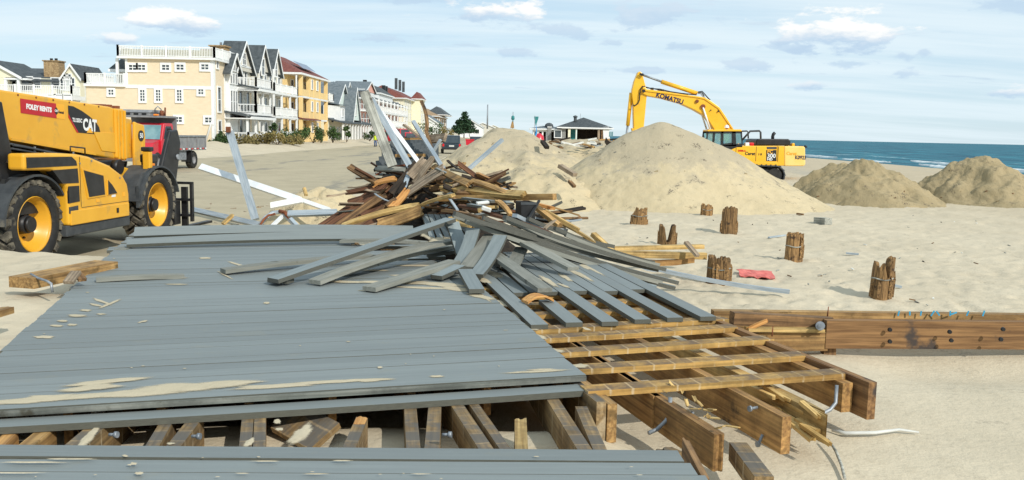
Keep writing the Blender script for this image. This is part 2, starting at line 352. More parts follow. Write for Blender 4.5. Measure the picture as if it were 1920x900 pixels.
def plank(name, p0, p1, w, t, mat, label=None, cat='board', group=None, parent=None, n=4, sag=0., roll=0., jag0=0., jag1=0., cols=None, twist=0., up=None, side=0., kind=None):
    p0 = Vector(p0); p1 = Vector(p1); d = p1-p0; Ln = d.length; x = d/Ln
    u = Vector(up) if up else Vector((0, 0, 1))
    if abs(x.dot(u)) > .97: u = Vector((0, -1, 0))
    y = u.cross(x).normalized(); z = x.cross(y)
    if roll:
        q = Matrix.Rotation(roll, 3, x); y = q @ y; z = q @ z
    k = cols or (7 if (jag0 or jag1) else 2)
    vs = []; fs = []
    j0 = [random.uniform(0, jag0) for _ in range(k)]; j1 = [random.uniform(0, jag1) for _ in range(k)]
    for i in range(n+1):
        s = i/n
        bz = sag*4*s*(1-s); by = side*4*s*(1-s); tw = twist*(s-.5); ct, st = math.cos(tw), math.sin(tw)
        for lay in (1, -1):
            for c in range(k):
                yy = (c/(k-1)-.5)*w; zz = lay*t/2
                xx = s*Ln
                if i == 0: xx += j0[c]
                if i == n: xx -= j1[c]
                vs.append((xx, yy*ct-zz*st+by, yy*st+zz*ct+bz))
    r = 2*k
    for i in range(n):
        a = i*r; b = a+r
        for c in range(k-1):
            fs.append((a+c, b+c, b+c+1, a+c+1)); fs.append((a+k+c+1, b+k+c+1, b+k+c, a+k+c))
        fs.append((a, a+k, b+k, b)); fs.append((a+k-1, b+k-1, b+2*k-1, a+2*k-1))
    for c in range(k-1):
        fs.append((c, c+1, k+c+1, k+c)); e = n*r; fs.append((e+c+1, e+c, e+k+c, e+k+c+1))
    m = MB(); m.add(vs, fs)
    o = m.build(name, mat, parent)
    o.matrix_local = Matrix(((x.x, y.x, z.x, p0.x), (x.y, y.y, z.y, p0.y), (x.z, y.z, z.z, p0.z), (0, 0, 0, 1)))
    if not parent or kind: tag(o, label, cat if not parent else None, group, kind)
    return o
# ------------------------------------------------------------------ ground
def vn(x, y, seed=0):
    xi = np.floor(x).astype(np.int64); yi = np.floor(y).astype(np.int64); fx = x-xi; fy = y-yi
    fx = fx*fx*(3-2*fx); fy = fy*fy*(3-2*fy)
    def h(a, b):
        q = (a*374761393+b*668265263+seed*974634773) & 0xffffffff
        q = ((q ^ (q >> 13))*1274126177) & 0xffffffff
        return ((q ^ (q >> 16)) & 0xffff)/32767.5-1
    a = h(xi, yi); b = h(xi+1, yi); c = h(xi, yi+1); d = h(xi+1, yi+1)
    return (a+(b-a)*fx)*(1-fy)+(c+(d-c)*fx)*fy
def fbm(x, y, o=4, seed=0, g=.5):
    r = 0; a = 1
    for i in range(o): r = r+a*vn(x*2**i, y*2**i, seed+i); a *= g
    return r
def ss(a, b, t):
    t = np.clip((t-a)/(b-a), 0, 1); return t*t*(3-2*t)
A0 = P(0, 660, .95); B0 = P(250, 435, .95)                # left edge of the deck
_e = Vector((B0.x-A0.x, B0.y-A0.y)).normalized()
def H(x, y):
    x = np.asarray(x, float); y = np.asarray(y, float)
    z = .25+.17*ss(-5, -1, x)
    z = z+.10*(1-ss(7.5, 9, y))*ss(-4, 0, x)
    z = z+(.685-z)*(1-ss(4.9, 5.5, y))*(1-ss(.35, .95, x))
    dl = -(x-A0.x)*_e.y+(y-A0.y)*_e.x
    bank = ss(-.35, .10, dl)*(1-ss(11.15, 12.1, y+.25*vn(x*1.3, y*.2, 5)))
    z = z*(1-bank)+bank*(.79+.05*vn(x*.9, y*.9, 9)+.025*fbm(x*2.2, y*2.2, 3, 11))
    z = z+ss(21, 27, -x)*ss(30, 55, y)*(.58+.22*fbm(x*.35, y*.35, 3, 21))
    z = z-ss(20, 92, x)*2.75
    beach = ss(-1, 1.5, x)*ss(8.3, 9.6, y)*(1-ss(30, 60, x))
    am = beach*(.012*vn(x*7, y*7, 31)+.014*vn(x*11, y*11, 33)-.05*np.maximum(0, vn(x*6.2, y*5.2, 35)-.2)+.03*fbm(x*.5, y*.5, 2, 37))
    near = (1-ss(8, 9.5, y))*ss(-4, 0, x)*(.02*fbm(x*.8, y*.8, 3, 41))
    mid = ss(-6.5, -3.5, x)*(1-ss(-1, 1.5, x))*ss(8.3, 9.6, y)*(.05*fbm(x*.8, y*.8, 4, 47))
    far = ss(21, 24, -x)*.05*fbm(x*.9, y*.9, 3, 51)
    # shallow scoop under the long beam at the right
    scoop = -.10*np.exp(-((y-7.4)/.5)**2)*ss(2.6, 3.6, x)
    return z+am+near+mid+far+scoop
def hz(x, y): return float(H(np.array([x]), np.array([y]))[0])
def sand_mat(name, c1, c2, c3, world=True, fleck=.5, bump=.5, crust=None):
    m = bpy.data.materials.new(name); m.use_nodes = True
    nt = m.node_tree; b = nt.nodes['Principled BSDF']
    tc = N(nt, 'ShaderNodeTexCoord')
    def noise(sc, det=5, st=(1, 1, 1), rough=.6):
        mp = N(nt, 'ShaderNodeMapping'); mp.inputs['Scale'].default_value = st; L(nt, tc, 'Object', mp, 0)
        q = N(nt, 'ShaderNodeTexNoise'); q.inputs['Scale'].default_value = sc; q.inputs['Detail'].default_value = det; q.inputs['Roughness'].default_value = rough; L(nt, mp, 0, q, 0); return q.outputs[0]
    a = noise(.7, 6); c = noise(6, 5); g = noise(160, 2); d = noise(2.4, 7, (1, 1, 1), .68); e = noise(26, 3)
    col = mixc(nt, sstep(nt, a, .35, .65), c1, c2)
    col = mixc(nt, math_(nt, 'MULTIPLY', sstep(nt, c, .5, .72), .45), col, c3)
    if crust:                       # older grey crust with shell and charcoal bits, cut by clean slides lower down
        so_ = N(nt, 'ShaderNodeSeparateXYZ'); L(nt, tc, 'Object', so_, 0)
        cf = sstep(nt, math_(nt, 'MULTIPLY_ADD', math_(nt, 'SUBTRACT', d, .5), 3.2, so_.outputs[2]), crust[0], crust[1])
        col = mixc(nt, math_(nt, 'MULTIPLY', cf, .7), col, (.40, .345, .25))
    col = mixc(nt, math_(nt, 'MULTIPLY', math_(nt, 'MULTIPLY', sstep(nt, d, .565, .66), sstep(nt, e, .47, .56)), fleck), col, (.09, .075, .06))
    col = mixc(nt, math_(nt, 'MULTIPLY', sstep(nt, g, .3, .7), .22), col, tuple(q*.55 for q in c1))
    if world:
        sx = N(nt, 'ShaderNodeSeparateXYZ'); L(nt, tc, 'Object', sx, 0)
        bnd = noise(.5, 5, (.35, .03, 1)); far = sstep(nt, sx.outputs[0], 8., 22.)
        col = mixc(nt, math_(nt, 'MULTIPLY', far, .45), col, (.40, .315, .20))
        col = mixc(nt, math_(nt, 'MULTIPLY', math_(nt, 'MULTIPLY', far, sstep(nt, bnd, .52, .62)), .7), col, (.36, .335, .28))
    nt.links.new(col, b.inputs['Base Color']); b.inputs['Roughness'].default_value = .95; b.inputs['Specular IOR Level'].default_value = .15
    bp = N(nt, 'ShaderNodeBump'); bp.inputs['Strength'].default_value = bump; bp.inputs['Distance'].default_value = .03
    hsum = math_(nt, 'MULTIPLY_ADD', e, .42, math_(nt, 'MULTIPLY_ADD', g, .05, c)); nt.links.new(hsum, bp.inputs['Height'])
    L(nt, bp, 0, b, 'Normal'); return m
SC1, SC2, SC3 = (.555, .475, .345), (.615, .53, .39), (.49, .415, .295)
M['sand'] = sand_mat('beach_sand', SC1, SC2, SC3, fleck=.3, bump=.55)
M['sandpile'] = sand_mat('heaped_sand', (.51, .42, .265), (.575, .475, .305), (.42, .345, .22), fleck=1.0, bump=.9, crust=(.75, 1.35), world=False)
M['sanddark'] = sand_mat('coarse_sand', (.33, .262, .15), (.41, .325, .19), (.21, .165, .095), fleck=.9, bump=1.3, world=False)
M['roadsand'] = sand_mat('sandy_road', (.41, .35, .24), (.47, .40, .275), (.37, .315, .22), fleck=.25, bump=.35, world=False)
M['drift'] = sand_mat('drifted_sand', (.50, .43, .30), (.56, .48, .34), (.45, .38, .26), fleck=.15, bump=.4, world=False)
def sheet(name, xs, ys, zs, mat, closed=False):
    nr, nc = xs.shape
    me = bpy.data.meshes.new(name); co = np.stack([xs, ys, zs], -1).reshape(-1, 3)
    i = np.arange(nr-1)[:, None]*nc; cc = nc if closed else nc-1; j = np.arange(cc)[None, :]; j2 = (j+1) % nc
    q = np.stack([i+j, i+j2, i+nc+j2, i+nc+j], -1).reshape(-1, 4)
    me.vertices.add(len(co)); me.vertices.foreach_set('co', co.ravel())
    me.loops.add(q.size); me.loops.foreach_set('vertex_index', q.ravel().astype(np.int32))
    me.polygons.add(len(q)); me.polygons.foreach_set('loop_start', np.arange(0, q.size, 4, dtype=np.int32)); me.polygons.foreach_set('loop_total', np.full(len(q), 4, np.int32))
    me.polygons.foreach_set('use_smooth', np.ones(len(q), bool)); me.update(calc_edges=True)
    me.materials.append(M[mat]); o = bpy.data.objects.new(name, me); COL.objects.link(o); return o
th = np.radians(np.concatenate([np.arange(-180, -44, 4), np.arange(-44, 44, .2), np.arange(44, 180, 4)]))
rr = [1.2]
while rr[-1] < 7: rr.append(rr[-1]*1.012)
while rr[-1] < 32: rr.append(rr[-1]*1.0058)
while rr[-1] < 60: rr.append(rr[-1]*1.012)
while rr[-1] < 9000: rr.append(rr[-1]*1.045)
rr = np.array(rr)
gx = rr[:, None]*np.sin(th)[None]; gy = rr[:, None]*np.cos(th)[None]
gz = H(gx, gy)
tag(sheet('sand', gx, gy, gz, 'sand', True), kind='structure').data.flip_normals()
# sandy road between the houses and the debris
ys = np.concatenate([np.arange(12.6, 60, .5), np.arange(60, 700, 6.)]); us = np.linspace(0, 1, 14)
xl = -21.3+.5*vn(ys*.25, ys*0, 3); xr = -5.6-.004*ys+.45*vn(ys*.6, ys*0, 4)
rx = xl[:, None]*(1-us)+xr[:, None]*us; ry = np.repeat(ys[:, None], 14, 1)
tag(sheet('road', rx, ry, np.maximum(H(rx, ry), .25)+.014, 'roadsand'), kind='structure')
m = M['roadsand']; nt = m.node_tree; b = nt.nodes['Principled BSDF']       # grey asphalt streaks worn through the sand
tc = N(nt, 'ShaderNodeTexCoord'); mp = N(nt, 'ShaderNodeMapping'); mp.inputs['Scale'].default_value = (.55, .09, 1); mp.inputs['Rotation'].default_value = (0, 0, R(9)); L(nt, tc, 'Object', mp, 0)
q = N(nt, 'ShaderNodeTexNoise'); q.inputs['Scale'].default_value = 1.; q.inputs['Detail'].default_value = 8; q.inputs['Roughness'].default_value = .66; L(nt, mp, 0, q, 0)
old = b.inputs['Base Color'].links[0].from_socket
nt.links.new(mixc(nt, math_(nt, 'MULTIPLY', sstep(nt, q.outputs[0], .53, .64), .7), old, (.21, .20, .17)), b.inputs['Base Color'])
# sea
mw = bpy.data.materials.new('sea_water'); mw.use_nodes = True; nt = mw.node_tree; b = nt.nodes['Principled BSDF']
tc = N(nt, 'ShaderNodeTexCoord')
def sn(scale, det, st):
    mp = N(nt, 'ShaderNodeMapping'); mp.inputs['Scale'].default_value = st; L(nt, tc, 'Object', mp, 0)
    q = N(nt, 'ShaderNodeTexNoise'); q.inputs['Scale'].default_value = scale; q.inputs['Detail'].default_value = det; q.inputs['Roughness'].default_value = .6; L(nt, mp, 0, q, 0); return q.outputs[0]
w1 = sn(.06, 6, (1.6, .55, 1)); w2 = sn(.4, 5, (1.5, .5, 1)); w3 = sn(.012, 5, (2.2, .35, 1))
c = mixc(nt, sstep(nt, w1, .38, .66), (.010, .09, .135), (.028, .18, .235))
c = mixc(nt, math_(nt, 'MULTIPLY', sstep(nt, w3, .5, .7), .5), c, (.008, .05, .10))
spx = N(nt, 'ShaderNodeSeparateXYZ'); L(nt, tc, 'Object', spx, 0)
foam = math_(nt, 'MULTIPLY', sstep(nt, w1, .60, .66), sstep(nt, w2, .45, .6))
foam = math_(nt, 'MULTIPLY', foam, sstep(nt, spx.outputs[0], 150., 75.))
c = mixc(nt, math_(nt, 'MULTIPLY', foam, .8), c, (.75, .8, .8))
nt.links.new(c, b.inputs['Base Color']); b.inputs['Roughness'].default_value = .5; b.inputs['Specular IOR Level'].default_value = .04
bp = N(nt, 'ShaderNodeBump'); bp.inputs['Strength'].default_value = 1; bp.inputs['Distance'].default_value = 1.2
nt.links.new(math_(nt, 'MULTIPLY_ADD', w2, .35, w1), bp.inputs['Height']); L(nt, bp, 0, b, 'Normal')
M['sea'] = mw
SEA = -1.6
xs = np.concatenate([np.linspace(45, 260, 170), np.geomspace(265, 45000, 60)]); ys = np.concatenate([-np.geomspace(6000, 30, 18), np.linspace(0, 700, 280), np.geomspace(710, 45000, 50)])
wx, wy = np.meshgrid(xs, ys)
amp = .16*(1-ss(300, 700, np.hypot(wx, wy)))
wz = SEA+amp*(vn(wx*.16+vn(wx*.02, wy*.02, 8)*3, wy*.03, 61)+.5*vn(wx*.35, wy*.09, 63))
tag(sheet('water', wx, wy, wz, 'sea'), kind='structure')
# breaking surf along the shore and at the jetty
def surf(x0, y0, ln, wd, label, seed):
    n = 46; k = 6
    t = np.linspace(0, 1, n)[:, None]; v = np.linspace(-1, 1, k)[None]
    w = wd*np.sin(np.pi*t)**.5*(.6+.4*vn(t*14, t*0, seed))
    X_ = x0+w*v+1.2*vn(t*6, t*0, seed+2); Y_ = y0+t*ln+0*v; Z_ = SEA+.14+.30*(1-v**2)*(.7+.3*vn(t*20, v*2, seed+5))-.3*np.abs(v)**3
    o = sheet('surf', X_, Y_, Z_, 'foam'); return tag(o, kind='stuff')
M['foam'] = pm('sea_foam', (.6, .66, .66), (.82, .84, .83), .9, .8, bump=.5, bdist=.1, rnd=0)
_q = np.linspace(30, 92, 400); shx = float(_q[np.argmin(np.abs(H(_q, np.full(400, 150.))-SEA))])
for i, (dx, y0, ln, wd) in enumerate([(3, 128, 26, 1.4), (9, 120, 34, 1.0), (2, 165, 22, 1.2), (6, 205, 40, 1.2), (14, 160, 26, .9), (3, 260, 60, 1.4)]):
    surf(shx+dx, y0, ln, wd, '', 80+7*i)
# jetty of dark rocks
rock = MB(); random.seed(3)
jet = thing('rock_jetty', 'low dark rock jetty running out into the sea behind the excavator', 'jetty', (88, 470, SEA))
rmesh = []
for v in range(4):
    bm = bmesh.new(); bmesh.ops.create_icosphere(bm, subdivisions=1, radius=1)
    for q in bm.verts: q.co *= random.uniform(.75, 1.2)
    me = bpy.data.meshes.new('rock'); bm.to_mesh(me); bm.free(); me.materials.append(M['rock']); rmesh.append(me)
for i in range(70):
    o = link('rock', random.choice(rmesh), jet, (i*.95+random.uniform(-.5, .5), random.uniform(-1.5, 1.5), random.uniform(.0, .7)))
    o.scale = (random.uniform(.8, 1.5), random.uniform(.8, 1.5), random.uniform(.6, 1.1)); o.rotation_euler = (random.random(), random.random(), random.random()*6)
tag(surf(103, 452, 16, 3.2, '', 203), kind='stuff')
tag(surf(92, 440, 9, 2.0, '', 223), kind='stuff')
# ------------------------------------------------------------------ heaps of sand
def heap(name, label, cx, cy, h, Rf, mat, e=.16, seed=0, rough=.05, nr=70, na=150, cat='sand pile', ridge=0, kind=None, dents=()):
    a = np.linspace(0, 2*np.pi, na, endpoint=False)[None]; t = np.linspace(0, 1.04, nr)[:, None]
    Rr = Rf(a)*(1+.05*vn(np.cos(a)*2+5, np.sin(a)*2+5, seed))
    x = t*Rr*np.cos(a); y = t*Rr*np.sin(a)
    f = 1-(np.sqrt(t*t+e*e)-e)/(math.sqrt(1+e*e)-e)
    z = h*f
    z = z+rough*h*fbm(x*1.1/h*2+9, y*1.1/h*2+9, 4, seed+3)*ss(0, .12, t)*(1-.75*ss(.8, 1, t))
    z = z+ridge*h*np.abs(vn(a*3.2+seed, t*1.2, seed+8))*ss(.12, .4, t)*(1-ss(.7, 1, t))
    z = z+(.009 if mat == 'sandpile' else .03)*fbm(x*4+3, y*4, 3, seed+21)*ss(.02, .1, t)*(1-ss(.93, 1, t))
    for (dx, dy, dr, dh) in dents: z = z+dh*np.exp(-((x-dx)**2+(y-dy)**2)/dr**2)
    g0 = hz(cx, cy)
    base = H(cx+x, cy+y)-g0
    z = np.where(t >= 1.0, -.3, z)+np.minimum(base, .4)*ss(.3, 1, t)
    o = sheet(name, x, y, z-.02, mat, True); o.location = (cx, cy, g0)
    return tag(o, label, cat, kind=kind)
def rell(l, r, f, b):            # base radius left, right, front, back
    def g(a):
        c = np.cos(a); s = np.sin(a)
        rx_ = np.where(c > 0, r, l); ry_ = np.where(s > 0, b, f)
        return 1/np.sqrt((c/rx_)**2+(s/ry_)**2)
    return g
pk = D(1240, 228, 26.5)
heap('sand_pile', 'tallest pale sand pile, directly in front of the yellow excavator', pk.x, pk.y, pk.z-.40, rell(4.0, 5.3, 3.35, 5), 'sandpile', .13, 5, .022, 130, 280, dents=((1.0, -1.6, .45, .10), (-1.3, -1.3, .5, -.08)))
pk = D(940, 241, 33)
heap('sand_pile', 'pale sand pile with two humps behind the broken timber heap', pk.x, pk.y, pk.z-.40, rell(3.9, 5.0, 6.2, 5), 'sandpile', .09, 15, .085, 100, 220, ridge=.05, dents=((1.2, .3, .8, .12), (-1.4, .2, .9, .0), (.6, -.6, .5, -.14)))
pk = D(1015, 322, 25.5)
heap('sand_pile', 'low lumpy sand heap at the foot of the two humped pile', pk.x, pk.y, pk.z-.3, rell(3.0, 2.2, 2.6, 3.6), 'sandpile', .3, 25, .10, 60, 140, ridge=.12)
pk = D(1085, 262, 66)
heap('sand_pile', 'long sand ridge in front of the dark roofed pavilion', pk.x, pk.y, pk.z-.38, rell(9, 11, 9, 7), 'sandpile', .35, 35, .09, 60, 160)
pk = D(1605, 304, 30)
heap('sand_pile', 'coarse brown sand pile just right of the excavator', pk.x, pk.y, pk.z-.33, rell(2.2, 2.75, 3.4, 3.2), 'sanddark', .10, 45, .10, 90, 200, ridge=.16, dents=((.25, -1.0, .45, .16), (-.4, -.9, .35, -.12)))
pk = D(1825, 306, 31)
heap('sand_pile', 'coarse brown sand pile at the far right beside the sea', pk.x, pk.y, pk.z-.30, rell(2.15, 3.0, 3.2, 3.2), 'sanddark', .22, 55, .11, 90, 200, ridge=.14, dents=((.8, -.2, .8, .18), (-.5, -1.2, .4, -.12)))
pk = D(600, 347, 20.5)
heap('sand_pile', 'small low sand lump at the edge of the road left of the timber heap', pk.x, pk.y, pk.z-.27, rell(1.3, 1.9, 1.5, 1.2), 'sandpile', .35, 65, .14, 40, 100)
# ------------------------------------------------------------------ main boardwalk deck
DZ = .95; T = .036
C0 = P(1098, 703, DZ); L0 = P(0, 768, DZ)
du = Vector((C0.x-L0.x, C0.y-L0.y, 0)).normalized(); dv = Vector((-du.y, du.x, 0)); ang = math.atan2(du.y, du.x)
def uv(p): q = Vector(p)-C0; return q.dot(du), q.dot(dv)
def duv(u, v, z=0): return Vector((C0.x, C0.y, 0))+du*u+dv*v+Vector((0, 0, z))
uL, vL = uv(A0); uF, vF = uv(B0); rE = uv(P(880, 520, DZ))
deck = thing('boardwalk_deck', 'large grey painted boardwalk deck lying skewed across the foreground', 'boardwalk', (C0.x, C0.y, DZ), ang)
PW = .1455
random.seed(11)
nb = int(vF/PW)
for i in range(nb):
    v = (i+.5)*PW
    ul = uL+(uF-uL)*(v-vL)/(vF-vL)+random.uniform(-.012, .012); ur = rE[0]*(v/rE[1])+random.uniform(-.004, .004)
    if v > rE[1]+.25: ur = random.uniform(-.75, .35) if v < vF-1.6 else random.uniform(-1.4, -.6)
    if i in (nb-13, nb-12): ul -= .08
    dz = random.uniform(-.0015, .0015); sg = 0
    if i == nb-9: dz += .014
    if i == nb-4: dz += .02; ul += .35
    tilt = random.uniform(-.0006, .0006)
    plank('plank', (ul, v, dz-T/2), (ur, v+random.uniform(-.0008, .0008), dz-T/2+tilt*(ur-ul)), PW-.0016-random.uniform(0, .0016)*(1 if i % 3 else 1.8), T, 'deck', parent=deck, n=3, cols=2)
# front edge batten face shows worn: thin weathered edge strip on the first board
plank('edge_strip', (uL+(uF-uL)*(-vL)/(vF-vL), -.0095, -T/2-.002), (0.0, -.0095, -T/2-.002), .012, T-.006, 'deckedge', parent=deck)
slp = (uF-uL)/(vF-vL); u00 = uL-slp*vL
for k in range(8):
    u = u00+.14+k*.46
    plank('joist', (u, .1, -T-.105), (u+slp*(vF-.4), vF-.3, -T-.105), .045, .205, 'joist', parent=deck)
# loose leading board that slid off the front, and the next gap
pl = [P(-60, 804, DZ-.05), P(1091, 732, DZ-.05)]
e0, e1 = pl; cn = Vector((0, .066, 0))
plank('plank', e0+cn-Vector((0, 0, T/2)), e1+cn-Vector((0, 0, T/2)), .138, T, 'deck', 'long grey board come loose along the front edge of the big deck', 'board', n=6, sag=-.006)
plank('plank', P(-40, 778, DZ-.05)+Vector((0, .05, 0)), P(515, 748, DZ-.05)+Vector((0, .05, 0)), .06, .035, 'deckedge', 'narrow sandy worn strip lying in the slot behind the loose front board', 'board')
# ------------------------------------------------------------------ near deck at the bottom of the picture
NZ = .95
q0 = P(0, 838, NZ); q1 = P(1272, 846, NZ); nu = Vector((q1.x-q0.x, q1.y-q0.y, 0)).normalized(); nv = Vector((-nu.y, nu.x, 0)); na = math.atan2(nu.y, nu.x)
ndeck = thing('boardwalk_deck', 'nearest strip of grey boardwalk decking along the bottom edge', 'boardwalk', (q1.x, q1.y, NZ), na)
v = 0
for i in range(9):
    w = .1395; off = .035 if i == 0 else 0
    re = [-.005, .02, .05, .06, .09, .08, .11, .1, .12][i]
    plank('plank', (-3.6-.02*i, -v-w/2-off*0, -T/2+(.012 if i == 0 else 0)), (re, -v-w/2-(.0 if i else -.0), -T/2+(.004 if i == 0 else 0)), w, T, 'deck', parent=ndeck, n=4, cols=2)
    v += w+(.005 if i else .009)
for u in (-3.3, -2.6, -1.9, -1.2, -.5):
    plank('joist', (u, -.1, -T-.13), (u, -1.3, -T-.13), .045, .235, 'joist', parent=ndeck)
# ------------------------------------------------------------------ sand blown on the decks
mdr = M['drift']; nt = mdr.node_tree; b = nt.nodes['Principled BSDF']      # thins out to single grains at the rim
at = N(nt, 'ShaderNodeAttribute'); at.attribute_name = 'cover'
tcd = N(nt, 'ShaderNodeTexCoord'); g1 = N(nt, 'ShaderNodeTexNoise'); g1.inputs['Scale'].default_value = 90; g1.inputs['Detail'].default_value = 4; L(nt, tcd, 'Object', g1, 0)
mpd = N(nt, 'ShaderNodeMapping'); mpd.inputs['Scale'].default_value = (3, 26, 1); mpd.inputs['Rotation'].default_value = (0, 0, -R(14)); L(nt, tcd, 'Object', mpd, 0)
g2 = N(nt, 'ShaderNodeTexNoise'); g2.inputs['Scale'].default_value = 1.6; g2.inputs['Detail'].default_value = 5; L(nt, mpd, 0, g2, 0)
gs = math_(nt, 'MULTIPLY_ADD', g1.outputs[0], .45, math_(nt, 'MULTIPLY', g2.outputs[0], .75))
alpha = sstep(nt, math_(nt, 'SUBTRACT', math_(nt, 'MULTIPLY', at.outputs['Fac'], 1.7), gs), -.42, .36)
nt.links.new(alpha, b.inputs['Alpha'])
def drift(name, pts, z, seed, thr=.0):
    vs = []; fs = []; cv = []
    for (px, py, w, h, tilt) in pts:
        c = P(px, py, z); n = 30; o = len(vs)
        dx = (P(px+10, py+tilt*10, z)-c)*.1; dy = (P(px, py-5, z)-c)*.2
        vs.append((c.x, c.y, z+.003+.004*min(1, h/12))); cv.append(1.)
        for ring, rad in ((1, .5), (2, 1.)):
            for k in range(n):
                a = 2*math.pi*k/n; s = rad*(1+.3*float(vn(np.array([math.cos(a)*2.3+px*.37]), np.array([math.sin(a)*2.3+py*.71]), seed)[0]))*1.25
                q = c+dx*(w*math.cos(a)*s)+dy*(h*math.sin(a)*s); vs.append((q.x, q.y, z+(.0008 if ring == 2 else .002+.002*min(1, h/12)))); cv.append(0. if ring == 2 else .62)
        for k in range(n):
            k2 = (k+1) % n; fs.append((o, o+1+k, o+1+k2)); fs.append((o+1+k, o+1+n+k, o+1+n+k2, o+1+k2))
    m = MB(); m.add(vs, fs, True); o = m.build(name, 'drift')
    a_ = o.data.attributes.new('cover', 'FLOAT', 'POINT'); a_.data.foreach_set('value', cv)
    return tag(o, kind='stuff')
random.seed(5)
dp = [(40, 752, 110, 5, -.05), (150, 743, 120, 5, -.07), (260, 737, 95, 7, -.05), (330, 728, 110, 8, -.05), (420, 720, 70, 6, -.07), (200, 716, 75, 4, -.09), (520, 724, 90, 4, -.06), (620, 716, 70, 3, -.04),
      (690, 713, 45, 3, -.03), (170, 727, 60, 6, -.08), (90, 746, 60, 6, -.06), (820, 706, 15, 2, 0), (1000, 697, 62, 2.2, -.05), (1020, 693, 30, 1.6, -.03), (712, 689, 5, 2, 0), (500, 568, 6, 2, 0),
      (190, 565, 22, 2.5, .35), (205, 570, 20, 2.2, -.4), (180, 572, 14, 2, .2), (160, 582, 12, 2, 0), (144, 592, 20, 2.2, 0), (118, 602, 10, 2, 0), (105, 611, 11, 2, 0), (135, 609, 10, 2, 0), (82, 632, 20, 2.8, 0),
      (190, 589, 9, 1.4, 0), (268, 603, 11, 1.6, -.2), (385, 484, 12, 1.5, 0), (300, 521, 55, 1.6, 0), (250, 520, 40, 1.5, .02), (330, 533, 20, 1, 0), (560, 507, 15, 2, 0), (640, 528, 45, 2.2, .03), (720, 529, 60, 2.4, .02), (780, 530, 60, 3.0, .02),
      (830, 534, 45, 4, .03), (860, 542, 35, 4, .08), (800, 540, 70, 2, .03), (780, 498, 40, 1.5, 0), (700, 507, 28, 1.6, 0), (450, 497, 30, 1.6, .3), (760, 516, 30, 1.5, 0), (900, 556, 26, 3, .2), (690, 545, 20, 1.2, 0), (420, 515, 14, 1.6, .5)]
drift('sand_drift', dp, DZ+.003, 3)
ds = []
for i in range(22):
    ds.append((random.uniform(80, 1000), random.uniform(470, 700), random.uniform(1.5, 5), random.uniform(.4, .8), -.03))
drift('sand_drift', ds, DZ+.003, 8)
ds = [(60, 867, 60, 1.4, 0), (140, 861, 40, 1.2, 0), (590, 889, 24, 1.2, 0), (455, 888, 14, 1, 0), (20, 887, 70, 1.2, 0), (640, 864, 22, 1, 0), (235, 855, 6, 2, 0), (250, 870, 8, 2.5, 0), (260, 888, 9, 3, 0), (243, 872, 5, 1.5, 0), (110, 861, 20, 1.2, 0), (500, 865, 30, 1.0, 0), (790, 889, 20, 1, 0)]
for i in range(12): ds.append((random.uniform(0, 1200), random.uniform(850, 898), random.uniform(2, 7), random.uniform(.4, .9), 0))
drift('sand_drift', ds, NZ+.014, 9)
# ------------------------------------------------------------------ sleeper timber: board stains across the top
def stained(key, name, base, c1, c2, stain, pitch_):
    m = pm(name, c1, c2, .78, 4, (.35, 9, 9), bump=.4, bdist=.004, spot=base, ssc=4, sthr=.64, rnd=.08)
    nt = m.node_tree; b = nt.nodes['Principled BSDF']; src = b.inputs['Base Color'].links[0].from_socket
    tc = N(nt, 'ShaderNodeTexCoord'); sx = N(nt, 'ShaderNodeSeparateXYZ'); L(nt, tc, 'Object', sx, 0)
    nn = N(nt, 'ShaderNodeTexNoise'); nn.inputs['Scale'].default_value = 5.; nn.inputs['Detail'].default_value = 6; nn.inputs['Roughness'].default_value = .7; L(nt, tc, 'Object', nn, 0)
    fr = math_(nt, 'FRACT', math_(nt, 'DIVIDE', math_(nt, 'MULTIPLY_ADD', math_(nt, 'SUBTRACT', nn.outputs[0], .5), .05, sx.outputs[0]), pitch_))
    ed = math_(nt, 'MINIMUM', fr, math_(nt, 'SUBTRACT', 1.0, fr))
    gap = sstep(nt, ed, .07, .02)                       # pale line where two boards met
    gm = N(nt, 'ShaderNodeNewGeometry'); vt = N(nt, 'ShaderNodeVectorTransform', vector_type='NORMAL', convert_from='WORLD', convert_to='OBJECT'); L(nt, gm, 'True Normal', vt, 0)
    sz = N(nt, 'ShaderNodeSeparateXYZ'); L(nt, vt, 0, sz, 0)
    top = sstep(nt, sz.outputs[2], .6, .8)
    st = math_(nt, 'MULTIPLY', sstep(nt, nn.outputs[0], .36, .60), math_(nt, 'SUBTRACT', 1.0, math_(nt, 'MULTIPLY', gap, .85)))
    c = mixc(nt, math_(nt, 'MULTIPLY', math_(nt, 'MULTIPLY', st, top), .85), src, stain)
    c = mixc(nt, math_(nt, 'MULTIPLY', math_(nt, 'MULTIPLY', math_(nt, 'MULTIPLY', gap, top), sstep(nt, nn.outputs[0], .35, .65)), .5 if key == 'sleeper' else .28), c, (.42, .36, .27))
    fl = math_(nt, 'MULTIPLY', gap, sstep(nt, nn.outputs[0], .42, .6))
    c = mixc(nt, math_(nt, 'MULTIPLY', math_(nt, 'MULTIPLY', fl, math_(nt, 'SUBTRACT', 1.0, top)), .55), c, (.6, .5, .34))
    nt.links.new(c, b.inputs['Base Color']); M[key] = m
stained('sleeper', 'sleeper_timber', (.34, .18, .048), (.44, .25, .07), (.56, .35, .11), (.12, .082, .055), .147)
stained('stain', 'paint_stained_joist', (.15, .10, .05), (.21, .135, .06), (.34, .225, .10), (.10, .095, .085), .147)
